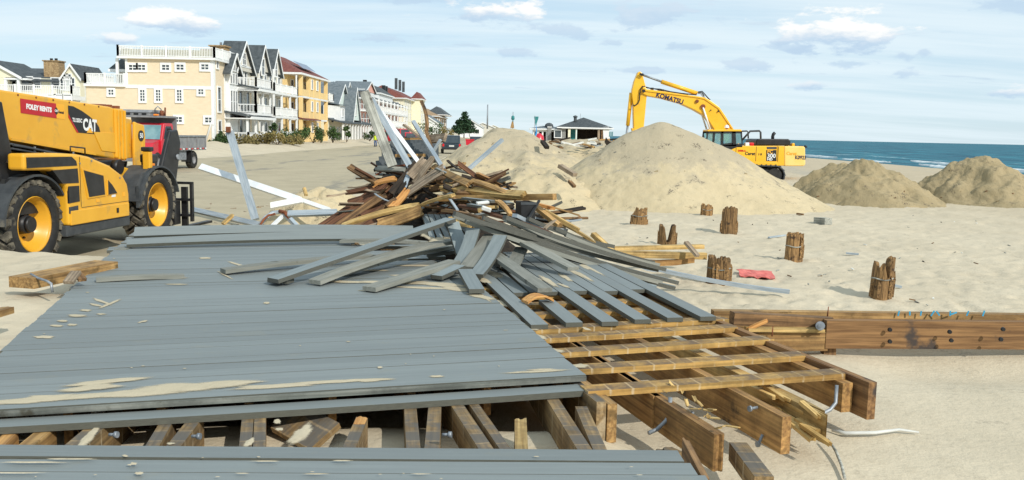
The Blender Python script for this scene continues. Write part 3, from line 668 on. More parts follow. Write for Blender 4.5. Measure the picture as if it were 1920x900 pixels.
# ------------------------------------------------------------------ stripped frame at the right
FZ = .91
fr_o = P(1580, 695, FZ); fl_o = P(1110, 727, FZ); fu = Vector((fr_o.x-fl_o.x, fr_o.y-fl_o.y, 0)).normalized(); fv = Vector((-fu.y, fu.x, 0)); fa = math.atan2(fu.y, fu.x)
frame = thing('stripped_boardwalk', 'stripped boardwalk frame of yellow sleepers on long joists at the right', 'boardwalk frame', (fr_o.x, fr_o.y, FZ), fa)
def fl(p): q = Vector(p)-Vector((fr_o.x, fr_o.y, FZ)); return Vector((q.dot(fu), q.dot(fv), q.z))
SL = [((1110, 727), (1580, 695)), ((1078, 688), (1508, 662)), ((1040, 658), (1443, 632)), ((1005, 632), (1382, 610)), ((990, 616), (1362, 595))]
vlast = 0
random.seed(21)
for a, b in SL:
    pa, pb = fl(P(*a, FZ)), fl(P(*b, FZ)); pa.z = pb.z = -.019
    plank('sleeper', pa+Vector((-.05, 0, 0)), pb, .13, .038, 'sleeper', parent=frame, cols=6, jag1=.035, n=3); vlast = max(vlast, pb.y)
for k in range(1, 9):
    v = vlast+.05+k*.42
    plank('sleeper', (-2.45-.16*k*0, v, -.019), (-.22-.03*k, v, -.019), .13, .038, 'sleeper', parent=frame)
# joists: end point (near top corner), height
JH = .215; JZ = FZ-.038
def joist(px, py, ln, w=.05, h=JH, jag=0., mat='joist', dz=0, lean=0., dirx=0.):
    p = fl(P(px, py, JZ+dz)); p.z = -.0395-h/2+dz
    return plank('joist', p, p+Vector((dirx*ln, ln, lean*ln)), w, h, mat, parent=frame, jag0=jag, n=3)
joist(1476, 781, 6.2, .058)
j = joist(1352, 815, 6.0, .06, .2, .02)
joist(1590, 718, 5.4, .075, .19)
joist(1232, 742, 4.4, .05, .2, 0)
rim = fl(P(1637, 717, FZ-.01)); rim.z = -.01-.24/2
plank('rim_joist', rim, rim+Vector((.0, 4.4, 0)), .06, .24, 'beam', parent=frame)
sp = fl(P(1478, 742, JZ-.02)); sp.z = -.06-.09
plank('splintered_joist', sp+Vector((.09, -.45, -.03)), sp+Vector((0, 4.6, 0)), .085, .17, 'yellowwood', parent=frame, jag0=.55, cols=9, n=5)
for i in range(14):
    a = sp+Vector((random.uniform(-.04, .06), random.uniform(-.30, .5), random.uniform(-.06, .085)))
    plank('splinter', a, a+Vector((random.uniform(.0, .04), -random.uniform(.15, .32), -random.uniform(.0, .06))), random.uniform(.03, .055), .022, 'yellowwood', parent=frame, jag1=.06, cols=4, n=2)
for (px, py) in [(1265, 740), (1295, 765), (1322, 790), (1340, 805), (1318, 770)]:
    a = fl(P(px, py, JZ+.0)); a.z = -.032
    for q in range(3):
        b = a+Vector((random.uniform(-.04, .04), random.uniform(-.05, .05), random.uniform(-.01, .03)))
        plank('splinter', b, b+Vector((random.uniform(-.05, .05), random.uniform(-.12, .12), random.uniform(.0, .05))), .02, .006, 'yellowwood', parent=frame, jag0=.03, jag1=.03, cols=3, n=1)
# bolts, nails and dangling straps on the joists
def strap_px(name, pts, y, w, parent=None, mat='galv', r=.008):
    ps = [D(px, py, yy) for (px, py), yy in zip(pts, y)]
    return MB().tube(ps, r, 6).build(name, mat, parent)
for i, (pts, yy) in enumerate([([(1257, 745), (1256, 775), (1248, 790), (1232, 805), (1216, 812)], [5.02, 5.0, 4.98, 4.95, 4.92]), ([(1569, 722), (1567, 755), (1557, 768), (1540, 777), (1522, 777)], [5.48, 5.45, 5.42, 5.4, 5.38])]):
    o = strap_px('metal_strap', pts, yy, 0, None, 'galv', .012)
    tag(o, ['bent grey metal strap hanging from the second joist end under the frame', 'bent grey metal strap hanging beside the outer rim joist'][i], 'strap')
def bolt(px, py, y, dx=.05, dz=-.0, parent=None):
    p = D(px, py, y); pi = fl(p)
    return MB().cyl(pi, pi+Vector((-dx, -.01, dz)), .009, .009, 8).cyl(pi+Vector((-dx, -.01, dz)), pi+Vector((-dx-.012, -.012, dz)), .018, .018, 8).build('bolt', 'galv', frame)
bolt(1299, 772, 4.83, .02, -.03); bolt(1420, 764, 5.0, .05, .0); bolt(1430, 815, 4.93, .03, -.05); bolt(1310, 822, 4.8, .03, -.05)
# grey boards still nailed along the frame ("fingers")
def onframe(pa, pb, w, mat='deck', label=None, z=FZ+.002, dz1=0, **k):
    A, B = P(*pa, z+T), P(*pb, z+T); A.z = z+T/2; B.z = z+T/2+dz1
    if label is None:
        return plank('plank', fl(A), fl(B), w, T, mat, parent=frame, cols=2, n=3, **k)
    return plank('plank', A, B, w, T, mat, label, 'board', **k)
FW_ = .138
random.seed(41)
for k in range(11):
    x0 = -1.56+.1465*k; v0 = 1.56+random.uniform(-.02, .05) if k % 2 == 0 else 2.88+random.uniform(-.04, .06); v1 = 2.5 if k == 2 else random.uniform(5.2, 5.9); sl_ = .093+random.uniform(-.004, .004); zz = T/2+.002
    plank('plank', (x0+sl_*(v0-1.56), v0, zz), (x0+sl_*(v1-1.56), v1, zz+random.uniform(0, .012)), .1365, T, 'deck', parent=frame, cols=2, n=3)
    if k == 2: plank('plank', (x0+.14, 2.92, zz), (x0+.44, 5.4, zz), .1365, T, 'deck', parent=frame, cols=2, n=3)
drift('sand_drift', [(900, 553, 20, 4, .6), (1000, 520, 18, 5, .5), (1030, 528, 20, 4, .6), (1060, 520, 14, 4, .5), (1058, 536, 12, 2, .3), (1090, 516, 20, 3, .5), (1070, 507, 20, 2.5, .6), (920, 512, 25, 6, .3), (905, 525, 14, 5, .3), (1110, 505, 30, 2, .5), (970, 488, 8, 4, 0), (1095, 500, 14, 3, .4), (893, 545, 8, 6, 0)], FZ+T+.006, 18)
drift('sand_drift', [(1008, 631, 20, 4, .2), (990, 612, 22, 5, .2), (970, 592, 20, 5, .2), (948, 570, 22, 5, .2), (1042, 657, 18, 3, .2), (1085, 686, 20, 4, 0), (1100, 617, 9, 2, .3), (1215, 604, 8, 2, .3)], FZ+.003, 19)
# bent piece of bark-like board between the fingers
o = plank('plank', P(984, 566, .97), P(1032, 562, .97), .12, .02, 'orange', 'short curled board with a raw orange top between two frame boards', n=6, sag=.05)
# ------------------------------------------------------------------ joist stubs in the slot between the two decks
SZ = .858
GAP = [((16, 815), (-14, 845), .07, 'joist', 0, 'leftmost short joist stub under the loose front board'),
       ((84, 806), (40, 842), .085, 'tan', 0, 'sandy tan joist stub second from the left in the slot'),
       ((184, 797), (136, 838), .11, 'stain', 0, 'joist stub half covered by white sand in the slot at the left'),
       ((315, 786), (284, 838), .075, 'stain', 0, 'grey stained joist stub left of the stub with a bolt'),
       ((365, 786), (324, 838), .082, 'stain', 0, 'grey stained joist stub with a steel bolt in its side'),
       ((465, 778), (460, 838), .07, 'stain', 0, 'upright looking joist stub left half of a sandy pair'),
       ((488, 778), (486, 838), .07, 'stain', 0, 'joist stub with scalloped sand, right half of a sandy pair'),
       ((680, 780), (655, 838), .075, 'orange', .05, 'short broken joist stub with a fresh orange top'),
       ((768, 748), (775, 838), .08, 'stain', 0, 'straight grey joist running back under the deck left of the short stub'),
       ((815, 768), (810, 838), .085, 'stain', 0, 'short grey joist stub with a bolt, between two long joists'),
       ((850, 748), (912, 842), .085, 'stain', 0, 'long grey joist slanting right with a tall brown side'),
       ((905, 781), (948, 842), .065, 'stain', 0, 'slanting joist stub beside the long slanting joist'),
       ((976, 782), (978, 842), .075, 'yellowwood', .05, 'pale short stub with a broken straw coloured end'),
       ((1028, 735), (1098, 845), .085, 'stain', 0, 'longest grey joist slanting right near the end of the slot'),
       ((1092, 767), (1126, 845), .08, 'stain', 0, 'grey joist stub at the right end of the slot')]
random.seed(31)
for (fa_, ne_, w, mt, jg, lb) in GAP:
    A = P(*fa_, SZ); B = P(*ne_, SZ); d = (A-B).normalized(); h = .2
    if mt in ('orange', 'yellowwood'): A2 = A
    else: A2 = A+d*(.05 if lb.startswith(('short', 'grey', 'left', 'sandy')) else .9)
    B2 = B-d*.5
    A2 = A2-Vector((0, 0, h/2)); B2 = B2-Vector((0, 0, h/2))
    plank('joist', B2, A2, w*.86, h, 'stain' if mt == 'orange' else mt, lb, 'joist', jag1=jg, n=2)
    if mt == 'orange':
        plank('splintered_end', A-Vector((0, 0, .1)), A-d*.14-Vector((0, 0, .097)), w*.8, .2, 'orange', 'fresh orange split end lying on the short broken joist stub', 'splinter', jag0=.06, n=2)
o = plank('plank', P(545, 826, .72), P(600, 778, .82), .34, .04, 'stain', 'wide sandy board lying tilted in the slot between the decks', roll=.15)
drift('sand_drift', [(168, 818, 22, 12, -.9), (565, 815, 24, 14, -.6), (520, 790, 7, 5, 0), (524, 805, 8, 3, 0), (468, 830, 10, 7, -.6), (320, 832, 8, 2, 0)], SZ+.004, 77)
for i, (px, py, y) in enumerate([(205, 815, 4.05), (360, 818, 4.05), (830, 815, 4.2)]):
    p = D(px, py, y); tag(MB().cyl(p, p+Vector((.035, -.01, .004)), .008, .008, 8).cyl(p+Vector((.03, -.01, .004)), p+Vector((.045, -.012, .005)), .016, .016, 8).build('bolt', 'galv'), ['steel bolt sticking from the sandy joist stub at the left', 'steel bolt sticking from the side of the leaning stained stub', 'steel bolt beside the short grey stub in the middle of the slot'][i], 'bolt')
# doubled joist end at the corner of the big deck
A = P(1128, 752, .9); d = Vector((-.28, .96, 0))
for k, (ox, ln0, lb) in enumerate([(0, 0, 'left half of a doubled joist end at the corner of the big deck'), (.064, .02, 'right half of a doubled joist end at the corner of the big deck')]):
    p = A+Vector((ox, ln0-ox*.2, -.12-.012*k)); plank('joist', p, p+d*4.6, .058, .23, ['stain', 'tan'][k], lb, 'joist')
# offcuts at the bottom right
plank('joist', P(1383, 846, .72), P(1432, 912, .72), .095, .1, 'stain', 'square stained offcut leaning up at the bottom right', 'offcut')
plank('joist', P(1240, 838, .74)+Vector((0, 0, -.06)), P(1268, 850, .74)+Vector((0, 0, -.06)), .1, .12, 'stain', 'broken joist end peeking over the near deck corner', 'offcut', jag0=.05)
plank('joist', P(1282, 845, .86), P(1322, 925, .86), .03, .14, 'brown', 'thin broken board edge beside the right end of the near deck', 'offcut', jag0=.06)
g = lambda px, py, dz=.02: (lambda p: Vector((p.x, p.y, hz(p.x, p.y)+dz)))(P(px, py, .52))
tag(MB().tube([g(1560, 815), g(1585, 823, .03), (g(1640, 823, .035)), g(1685, 817, .03), g(1722, 818, .02)], [.010, .013, .012, .010, .006], 7).build('driftwood_stick', 'paper'), 'pale curved driftwood stick on the smooth sand at the lower right', 'stick')
tag(MB().tube([g(1552, 842, .05), g(1566, 862, .04), g(1577, 885, .03), g(1584, 905, .02)], [.006, .009, .009, .009], 7).build('driftwood_stick', 'greywood'), 'thin grey stick near the bottom edge at the lower right', 'stick')
# ------------------------------------------------------------------ long beam at the right
b0 = D(1545, 625.5, 7.75); b1 = D(2150, 630, 8.05)
plank('beam', b0, b1, .09, .252, 'beam', 'heavy dark brown beam, front one of the long pair at the right', 'beam', n=8, side=.01, cols=2)
r0 = D(1340, 614, 8.02); r1 = D(2150, 620, 8.32)
bb = plank('beam', r0+Vector((0, .12, -.005)), r1+Vector((0, .12, -.02)), .10, .29, 'tan', 'yellow topped beam behind the heavy dark beam at the right', 'beam', n=6)
for k, (px, ang_, ln) in enumerate([(1688, 80, .05), (1709, 95, .04), (1730, 85, .045), (1752, 60, .06), (1762, -50, .055), (1785, 90, .05), (1792, 20, .06), (1818, 70, .05), (1848, 75, .055)]):
    p = D(px, 589, 8.15)+Vector((0, .035, 0))
    mk = MB().box((0, 0, 0), (ln, .004, .014), Euler((0, -R(ang_), 0)).to_matrix()).build('painted_mark', 'bluepaint', bb); mk.location = bb.matrix_basis.inverted() @ p
plank('beam', D(1372, 596, 7.70), D(1566, 607, 7.86), .11, .11, 'brown', 'brown broken beam end lying above the bolt beside the frame', 'beam', jag1=.12, n=3)
plank('beam', D(1385, 641, 7.68), D(1546, 637, 7.78), .13, .17, 'tan', 'tan beam block under the broken beam end beside the frame', 'beam', jag0=.02, n=2)
plank('plank', D(1400, 617, 7.62), D(1546, 619, 7.72), .1, .03, 'yellowwood', 'pale splintered slab between the broken beam end and the tan block', 'board', jag1=.05, n=2)
tag(MB().cyl(D(1538, 611, 7.60), D(1538, 611, 7.75), .04, .04, 14).cyl(D(1538, 611, 7.55), D(1538, 611, 7.62), .018, .018, 8).build('bolt', 'galv'), 'large round bolt head at the broken beam end', 'bolt')
plank('post', D(1558, 668, 7.78)+Vector((0, .05, -.12)), D(1556, 640, 7.78)+Vector((0, .05, .02)), .11, .1, 'brown', 'short brown post standing under the beam joint', 'post', jag1=.03)
plank('splinter', D(1400, 618, 7.6), D(1440, 600, 7.62), .03, .03, 'orange', 'thin broken stick lying against the beam joint', 'splinter', jag0=.05, jag1=.05)
for i, px in enumerate((1552, 1448)):
    p = D(px, 585, 8.0) if i == 0 else D(px, 622, 7.6)
    tag(MB().cyl(p+Vector((0, 0, -.04)), p+Vector((.004, 0, .05)), .007, .004, 6).build('spike', 'rust'), ['rusty spike standing on the rear beam above the bolt', 'rusty spike standing on the splintered slab'][i], 'spike')
for i, (px, py) in enumerate([(1668, 618), (1668, 640), (1780, 622), (1783, 638), (1880, 617), (1876, 636)]):
    p = D(px, py, 7.72); tag(MB().cyl(p, p+Vector((0, -.02, 0)), .02, .016, 10).build('bolt', 'blackm'), ['upper', 'lower'][i % 2]+' dark bolt of the '+['left', 'middle', 'right'][i//2]+' pair on the heavy dark beam', 'bolt')
# ------------------------------------------------------------------ split piling stumps
def stump(px, py, top, wpx, label, tops, lean=0, seed=0):
    p = P(px, py, .42); z0 = hz(p.x, p.y); p = P(px, py, z0)
    k = p.y/F; h = (py-top)*k; r = wpx*k/2
    t = thing('piling_stump', label, 'piling stump', (p.x, p.y, z0), 0, 'broken piling stumps in the beach')
    rng = random.Random(seed); n = 30; vs = []; fs = []
    lv = [-.3, 0, .12, .3, .5, .7, .85, 1.0]
    def tz(a):
        u = .5+.5*math.cos(a); q = u*(len(tops)-1); i = min(int(q), len(tops)-2); f = q-i
        return tops[i]*(1-f)+tops[i+1]*f
    for li, l in enumerate(lv):
        for j in range(n):
            a = 2*math.pi*j/n; rad = r*(1+.05*math.sin(3*a+seed)+.025*rng.uniform(-1, 1))*(1.04-.06*max(l, 0))
            if j % 5 == 0: rad *= .93
            tt = (tz(a)+(rng.uniform(-.07, .05) if li == len(lv)-1 else 0))*h
            z = l*tt if l > 0 else l
            vs.append((rad*math.cos(a)+lean*max(z, 0), rad*math.sin(a)*.9, z))
    for i in range(len(lv)-1):
        for j in range(n): fs.append((i*n+j, i*n+(j+1) % n, (i+1)*n+(j+1) % n, (i+1)*n+j))
    o = len(vs); b = (len(lv)-1)*n
    low = min(tops)*h*.75
    for j in range(n):                                      # hollow rotten core
        a = 2*math.pi*j/n; q = vs[b+j]; vs.append((q[0]*.62, q[1]*.62, q[2]-.03*rng.random()))
    for j in range(n): fs.append((b+j, b+(j+1) % n, o+(j+1) % n, o+j))
    vs.append((0, 0, low)); 
    for j in range(n): fs.append((o+j, o+(j+1) % n, o+n))
    m = MB(); m.add(vs, fs); m.build('post', 'pile', t)
    ring = MB()                                             # old spike band / wire
    zr = h*.5
    if len(label) % 2 == 0:
        ring.tube([(r*1.05*math.cos(a), -r*.95*math.sin(a)*1.0, zr+.01*math.sin(3*a)) for a in np.linspace(.15, math.pi-.15, 12)], .009, 6); ring.build('wire_band', 'greywood', t)
    for s_ in range(5):                                     # loose slivers
        a = rng.uniform(math.pi, 2*math.pi); x0, y0 = r*1.02*math.cos(a), r*.95*math.sin(a)
        plank('sliver', (x0+lean*.1, y0, .02), (x0*1.01+lean*h*.8, y0, h*rng.uniform(.5, .95)*tz(a)), r*.28, .02, 'pile', parent=t, jag1=h*.2, cols=4, n=2)
    return t
stump(1650, 559, 482, 40, 'split piling stump with a deep notch in its top, nearest the long beam', [.9, .82, .95, .55, .62, 1.0, 1.0], .05, 1)
stump(1487, 485, 436, 32, 'rounded piling stump midway along the beach with a pale band', [.9, .98, 1, 1, .95], .02, 2)
stump(1366, 437, 388, 29, 'tallest rounded piling stump at the foot of the big sand pile', [.86, .95, 1, 1, .96], .0, 3)
stump(1346, 528, 476, 43, 'piling stump with a jagged crown of points beside the red mesh', [1, .78, .95, .72, .98, .75, .92], .02, 4)
stump(1250, 460, 421, 32, 'piling stump split into two prongs above the yellow timbers', [1, .95, .25, .2, .3, .98, 1], .03, 5)
stump(1198, 421, 387, 31, 'short ragged piling stump left of the tall rounded one', [.45, .55, 1, .7, .95, .8, .95], .0, 6)
stump(1324, 404, 382, 21, 'small chipped piling stump at the toe of the big sand pile', [.9, 1, .8, .95, .85], .0, 7)
stump(1155, 391, 381, 9, 'tiny stump of wood left of the row of pilings', [.9, .7, 1], .0, 8)
stump(1168, 390, 384, 6, 'smallest peg of wood beside the tiny stump', [.9, .8, 1], .0, 9)
# things on the beach
def gp(px, py, dz=0):
    p = P(px, py, .42); z = hz(p.x, p.y); p = P(px, py, z); p.z += dz; return p
mm = MB(); a, b, c, d = gp(1382, 510, .03), gp(1446, 515, .03), gp(1453, 526, .02), gp(1388, 522, .02)
vs = []; 
for i in range(9):
    for j in range(5):
        u, v = i/8, j/4; q = (a*(1-u)+b*u)*(1-v)+(d*(1-u)+c*u)*v; vs.append((q.x+random.uniform(-.01, .01), q.y+random.uniform(-.02, .02), q.z+random.uniform(0, .03)))
mm.add(vs, [(i*5+j, i*5+j+1, (i+1)*5+j+1, (i+1)*5+j) for i in range(8) for j in range(4)]); o = mm.build('mesh_sheet', 'fabric'); sm = o.modifiers.new('thickness', 'SOLIDIFY'); sm.thickness = .012
tag(o, 'faded red mesh sheet lying flat on the sand beside the jagged stump', 'mesh sheet')
plank('block', gp(1532, 419, .07), gp(1553, 421, .07), .2, .16, 'greywood', 'small grey block on the sand below the right brown sand pile', 'block')
plank('scrap', gp(1441, 448, .03), gp(1472, 443, .02), .04, .03, 'bluegrey', 'pale sliver of board left of the rounded middle stump', 'scrap')
plank('scrap', gp(1586, 478, .03), gp(1610, 480, .03), .05, .03, 'bluegrey', 'pale blue grey scrap on the sand behind the notched stump', 'scrap')
plank('scrap', gp(1668, 540, .05), gp(1690, 541, .02), .05, .03, 'bluegrey', 'grey scrap at the foot of the notched stump', 'scrap')
plank('scrap', gp(1494, 404, .05), gp(1506, 405, .04), .06, .04, 'brown', 'brown chip on the sand below the left brown sand pile', 'scrap')
random.seed(77)
for i in range(60):
    px, py = random.uniform(1080, 1915), random.uniform(400, 575)
    if 1200 < px < 1500 and py > 520: continue
    p = gp(px, py, .006); a = random.uniform(0, 3.1); l = random.uniform(.02, .09)
    mt = random.choice(['brown', 'greywood', 'dark', 'greywood', 'paper'])
    plank('wood_chip', p, p+Vector((math.cos(a)*l, math.sin(a)*l, .01)), .02, .012, mt, {'brown': 'small brown wood chip scattered on the beach sand', 'greywood': 'small grey wood chip scattered on the beach sand', 'dark': 'small black wood chip scattered on the beach sand', 'paper': 'small pale shell or paper scrap on the beach sand'}[mt], 'wood chip', {'brown': 'brown wood chips on the beach', 'greywood': 'grey wood chips on the beach', 'dark': 'black wood chips on the beach', 'paper': 'pale scraps on the beach'}[mt], n=1)
# chunks half buried in the sand piles
def on(px, py, y, px2, py2, y2, w, t, mat, label, cat='board', **k): return plank(k.pop('name', 'plank'), D(px, py, y), D(px2, py2, y2), w, t, mat, label, cat, **k)
on(1050, 311, 24.6, 1078, 328, 24.2, .18, .1, 'greybrown', 'grey brown board end poking out of the valley between two sand piles')
on(1066, 338, 23.2, 1077, 350, 23.0, .1, .07, 'brown', 'short brown chunk below the board end between two sand piles', jag0=.1)
on(1135, 262, 55, 1155, 268, 55, .3, .3, 'dark', 'dark curved timber lying before the pavilion', sag=-.2)
on(1017, 265, 31, 1026, 277, 30.5, .15, .1, 'dark', 'dark plank end stuck in the right hump of the two humped sand pile')
# timber bundle on the beach
on(1150, 466, 12.6, 1318, 462, 13.0, .1, .06, 'yellowwood', 'upper yellow pole of the timber bundle on the beach')
on(1158, 476, 12.2, 1324, 480, 12.3, .1, .09, 'yellowwood', 'lower yellow beam of the timber bundle on the beach')
on(1165, 486, 12.15, 1300, 487, 12.25, .12, .07, 'joist', 'brown underside timber below the yellow bundle', sag=-.05)
on(1286, 454, 12.2, 1308, 480, 12.0, .07, .04, 'greybrown', 'short grey brown stick lying across the end of the yellow bundle')
on(1112, 439, 12.4, 1150, 474, 12.1, .09, .06, 'yellowwood', 'yellow stick leaning at the left end of the timber bundle')
# ------------------------------------------------------------------ loose grey boards on the big deck
LW = .14
def loose(a, b, za, zb, w, mat, label, **k):
    A, B = P(*a, za), P(*b, zb); return plank('plank', A, B, w, .04, mat, label, 'board', cols=k.pop('cols', 2), **k)
loose((418, 508), (700, 480), .985, 1.02, .15, 'olive', 'olive grey underside board lying flattest on the left of the deck', n=6, sag=.02)
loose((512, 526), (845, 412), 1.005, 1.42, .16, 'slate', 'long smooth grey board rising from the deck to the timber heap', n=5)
loose((590, 529), (852, 452), .985, 1.17, .15, 'olive', 'bowed olive board under the long smooth grey board', n=8, sag=.05)
loose((640, 512), (850, 462), .98, 1.08, .15, 'olive', 'second bowed olive board half hidden below the first', n=8, sag=.03)
loose((692, 542), (852, 491), .985, 1.07, .15, 'olive', 'short olive board lying nearest the camera under the fan of boards', n=4)
loose((508, 524), (545, 527), .985, .985, .12, 'slate', 'squared grey board end sticking out beside the long smooth board')
loose((848, 418), (868, 478), 1.38, 1.08, .15, 'slate', 'grey board at the left of the fan leaning to the right')
loose((888, 430), (858, 500), 1.36, 1.02, .15, 'slate', 'grey board with a bent top second in the fan', n=6, sag=-.05)
loose((922, 442), (876, 503), 1.28, 1.03, .17, 'olive', 'olive underside board third in the fan with nail lines')
loose((938, 444), (892, 517), 1.30, 1.01, .15, 'slate', 'smooth grey board fourth in the fan, ending in front', n=6, sag=-.04)
loose((818, 520), (862, 500), .99, 1.05, .14, 'slate', 'stub of grey board poking left under the fan')
loose((872, 508), (894, 546), 1.04, .99, .14, 'slate', 'short grey board below the fan pointing at the camera')
loose((928, 478), (1022, 544), 1.12, 1.01, .14, 'olive', 'olive board slanting down to the right from the fan')
loose((985, 456), (1075, 504), 1.2, 1.03, .15, 'olive', 'olive board slanting right above the frame boards')
loose((960, 500), (978, 466), 1.03, 1.1, .14, 'olive', 'short olive board lying between the two slanting olive boards')
loose((905, 470), (950, 500), 1.0, 1.0, .14, 'slate', 'flat grey board end in the shade under the fan')
loose((800, 478), (880, 468), 1.0, 1.06, .14, 'slate', 'flat grey board left under the fan in shade')
loose((252, 436), (775, 431), 1.03, 1.05, .155, 'deck', 'farthest long grey board along the back edge of the deck', n=8, sag=.03, roll=.6, twist=-.3)
loose((238, 456), (760, 442), 1.01, 1.04, .155, 'deck', 'second farthest long grey board lifted off the back of the deck', n=8, sag=.03, roll=.5, twist=.35)
loose((225, 470), (236, 466), .94, .94, .14, 'olive', 'little olive board end at the far left corner of the deck')
loose((640, 452), (800, 456), 1.0, 1.02, .13, 'olive', 'thin olive board lying in front of the lifted back boards', sag=.02)
loose((180, 524), (345, 518), .975, .965, .10, 'olive', 'narrow raised olive edge near the left side of the deck', sag=.01)
# timber with a strap at the left
on(40, 530, 7.9, 200, 498, 9.0, .27, .10, 'tan', 'tan timber with a metal strap lying on the sand left of the deck', 'timber', name='timber')
tag(MB().tube([D(58, 514, 8.05), D(70, 521, 7.9), D(88, 527, 7.78), D(96, 532, 7.7), D(98, 548, 7.7)], .012, 6).build('metal_strap', 'galv'), 'grey metal strap wrapped over the tan timber left of the deck', 'strap')
on(128, 530, 7.75, 143, 510, 7.9, .09, .03, 'greybrown', 'small board leaning in a tent shape by the strapped timber, left half')
on(155, 525, 7.85, 143, 510, 7.95, .07, .03, 'brown', 'small board leaning in a tent shape by the strapped timber, right half')
on(-14, 590, 6.5, 20, 580, 6.7, .08, .05, 'tan', 'broken tan stick at the left border on the sand', jag1=.05)
# ------------------------------------------------------------------ timber heap in the middle
def back(px, y):          # the left half of the heap lies beyond the rear edge of the deck
    return y+2.0*min(1, max(0, (900-px)/110))
_on = on
def on(px, py, y, px2, py2, y2, w, t, mat, label, cat='board', **k):
    if px < 645 and k.pop('far', True) and label.find('slab') < 0 and label.find('curved yellow') < 0 and label.find('brown board sticking') < 0: f = 1.46; return _on(px, py, y*f, px2, py2, y2*f, w*f, t*f, mat, label, cat, **k)
    k.pop('far', None); a, b = back(px, y), back(px2, y2); f = (a+b)/(y+y2)
    return _on(px, py, a, px2, py2, b, w*f, t*f, mat, label, cat, **k)
def pole(a, b, ya, yb, r, mat, label, **k):
    o = MB().tube([D(*a, ya), D(*b, yb)], r, 8).build('pole', mat); return tag(o, label, 'pole')
on(683, 172, 12.2, 736, 312, 11.9, .13, .05, 'greywood', 'tall weathered grey post leaning left above the timber heap', name='post', up=(.3, -1, 0))
on(697, 188, 12.4, 772, 318, 11.9, .085, .05, 'bluegrey', 'tall blue grey rail leaning beside the weathered post', name='rail', up=(.3, -1, 0))
on(716, 212, 12.45, 786, 306, 11.9, .055, .05, 'whitemetal', 'white rail leaning just right of the blue grey rail', name='rail', up=(.3, -1, 0))
on(775, 228, 12.6, 832, 318, 12.0, .055, .045, 'bluegrey', 'thin blue grey rail leaning right of the white rail', name='rail', up=(.3, -1, 0))
on(790, 190, 13.2, 800, 245, 13.0, .05, .04, 'brown', 'upright brown stick standing high behind the leaning rails', up=(0, -1, 0), side=.04)
on(799, 245, 13.0, 808, 275, 12.8, .05, .04, 'brown', 'lower half of the upright brown stick behind the leaning rails', up=(0, -1, 0))
on(757, 234, 12.9, 790, 258, 12.7, .05, .03, 'greybrown', 'short grey brown slat near the top of the leaning rails')
on(826, 262, 12.8, 812, 285, 12.6, .05, .03, 'bluegrey', 'short pale slat right of the shingled panel')
on(942, 262, 13.2, 873, 322, 12.3, .05, .045, 'bluegrey', 'lone blue grey rail pointing up to the right above the heap', name='rail')
on(800, 262, 13.0, 835, 258, 13.2, .12, .05, 'greybrown', 'weathered board on top behind the thin leaning rail', up=(0, -1, .3))
# shingled panel
A = D(755, 262, 15.0); 
pan = thing('shingled_panel', 'dark shingled panel with a tan wooden rim behind the leaning rails', 'panel', (A.x, A.y, A.z))
def pq(px, py, y): return D(px, py, y)-A
m = MB(); qs = [pq(738, 262, 15.6), pq(822, 262, 15.6), pq(822, 300, 14.8), pq(700, 318, 14.6)]
m.add([tuple(q) for q in qs]+[tuple(q+Vector((0, .06, -.04))) for q in qs], [(0, 1, 2, 3), (7, 6, 5, 4), (0, 4, 5, 1), (1, 5, 6, 2), (2, 6, 7, 3), (3, 7, 4, 0)]); m.build('board', 'roof', pan)
for k in range(7):
    t = (k+.3)/7.3; l = qs[0].lerp(qs[3], t); r = qs[1].lerp(qs[2], t); n_ = 12
    for j in range(n_):
        a = l.lerp(r, j/n_); b = l.lerp(r, (j+.93)/n_); plank('shingle', a+Vector((0, -.02, .012)), b+Vector((0, -.02, .012)), .15, .012, 'roof', parent=pan, n=1, up=(0, -.75, .6))
plank('rim', pq(752, 262, 15.5), pq(826, 260, 15.5), .07, .06, 'tan', parent=pan); plank('rim', pq(741, 292, 14.8), pq(798, 291, 14.8), .06, .05, 'tan', parent=pan)
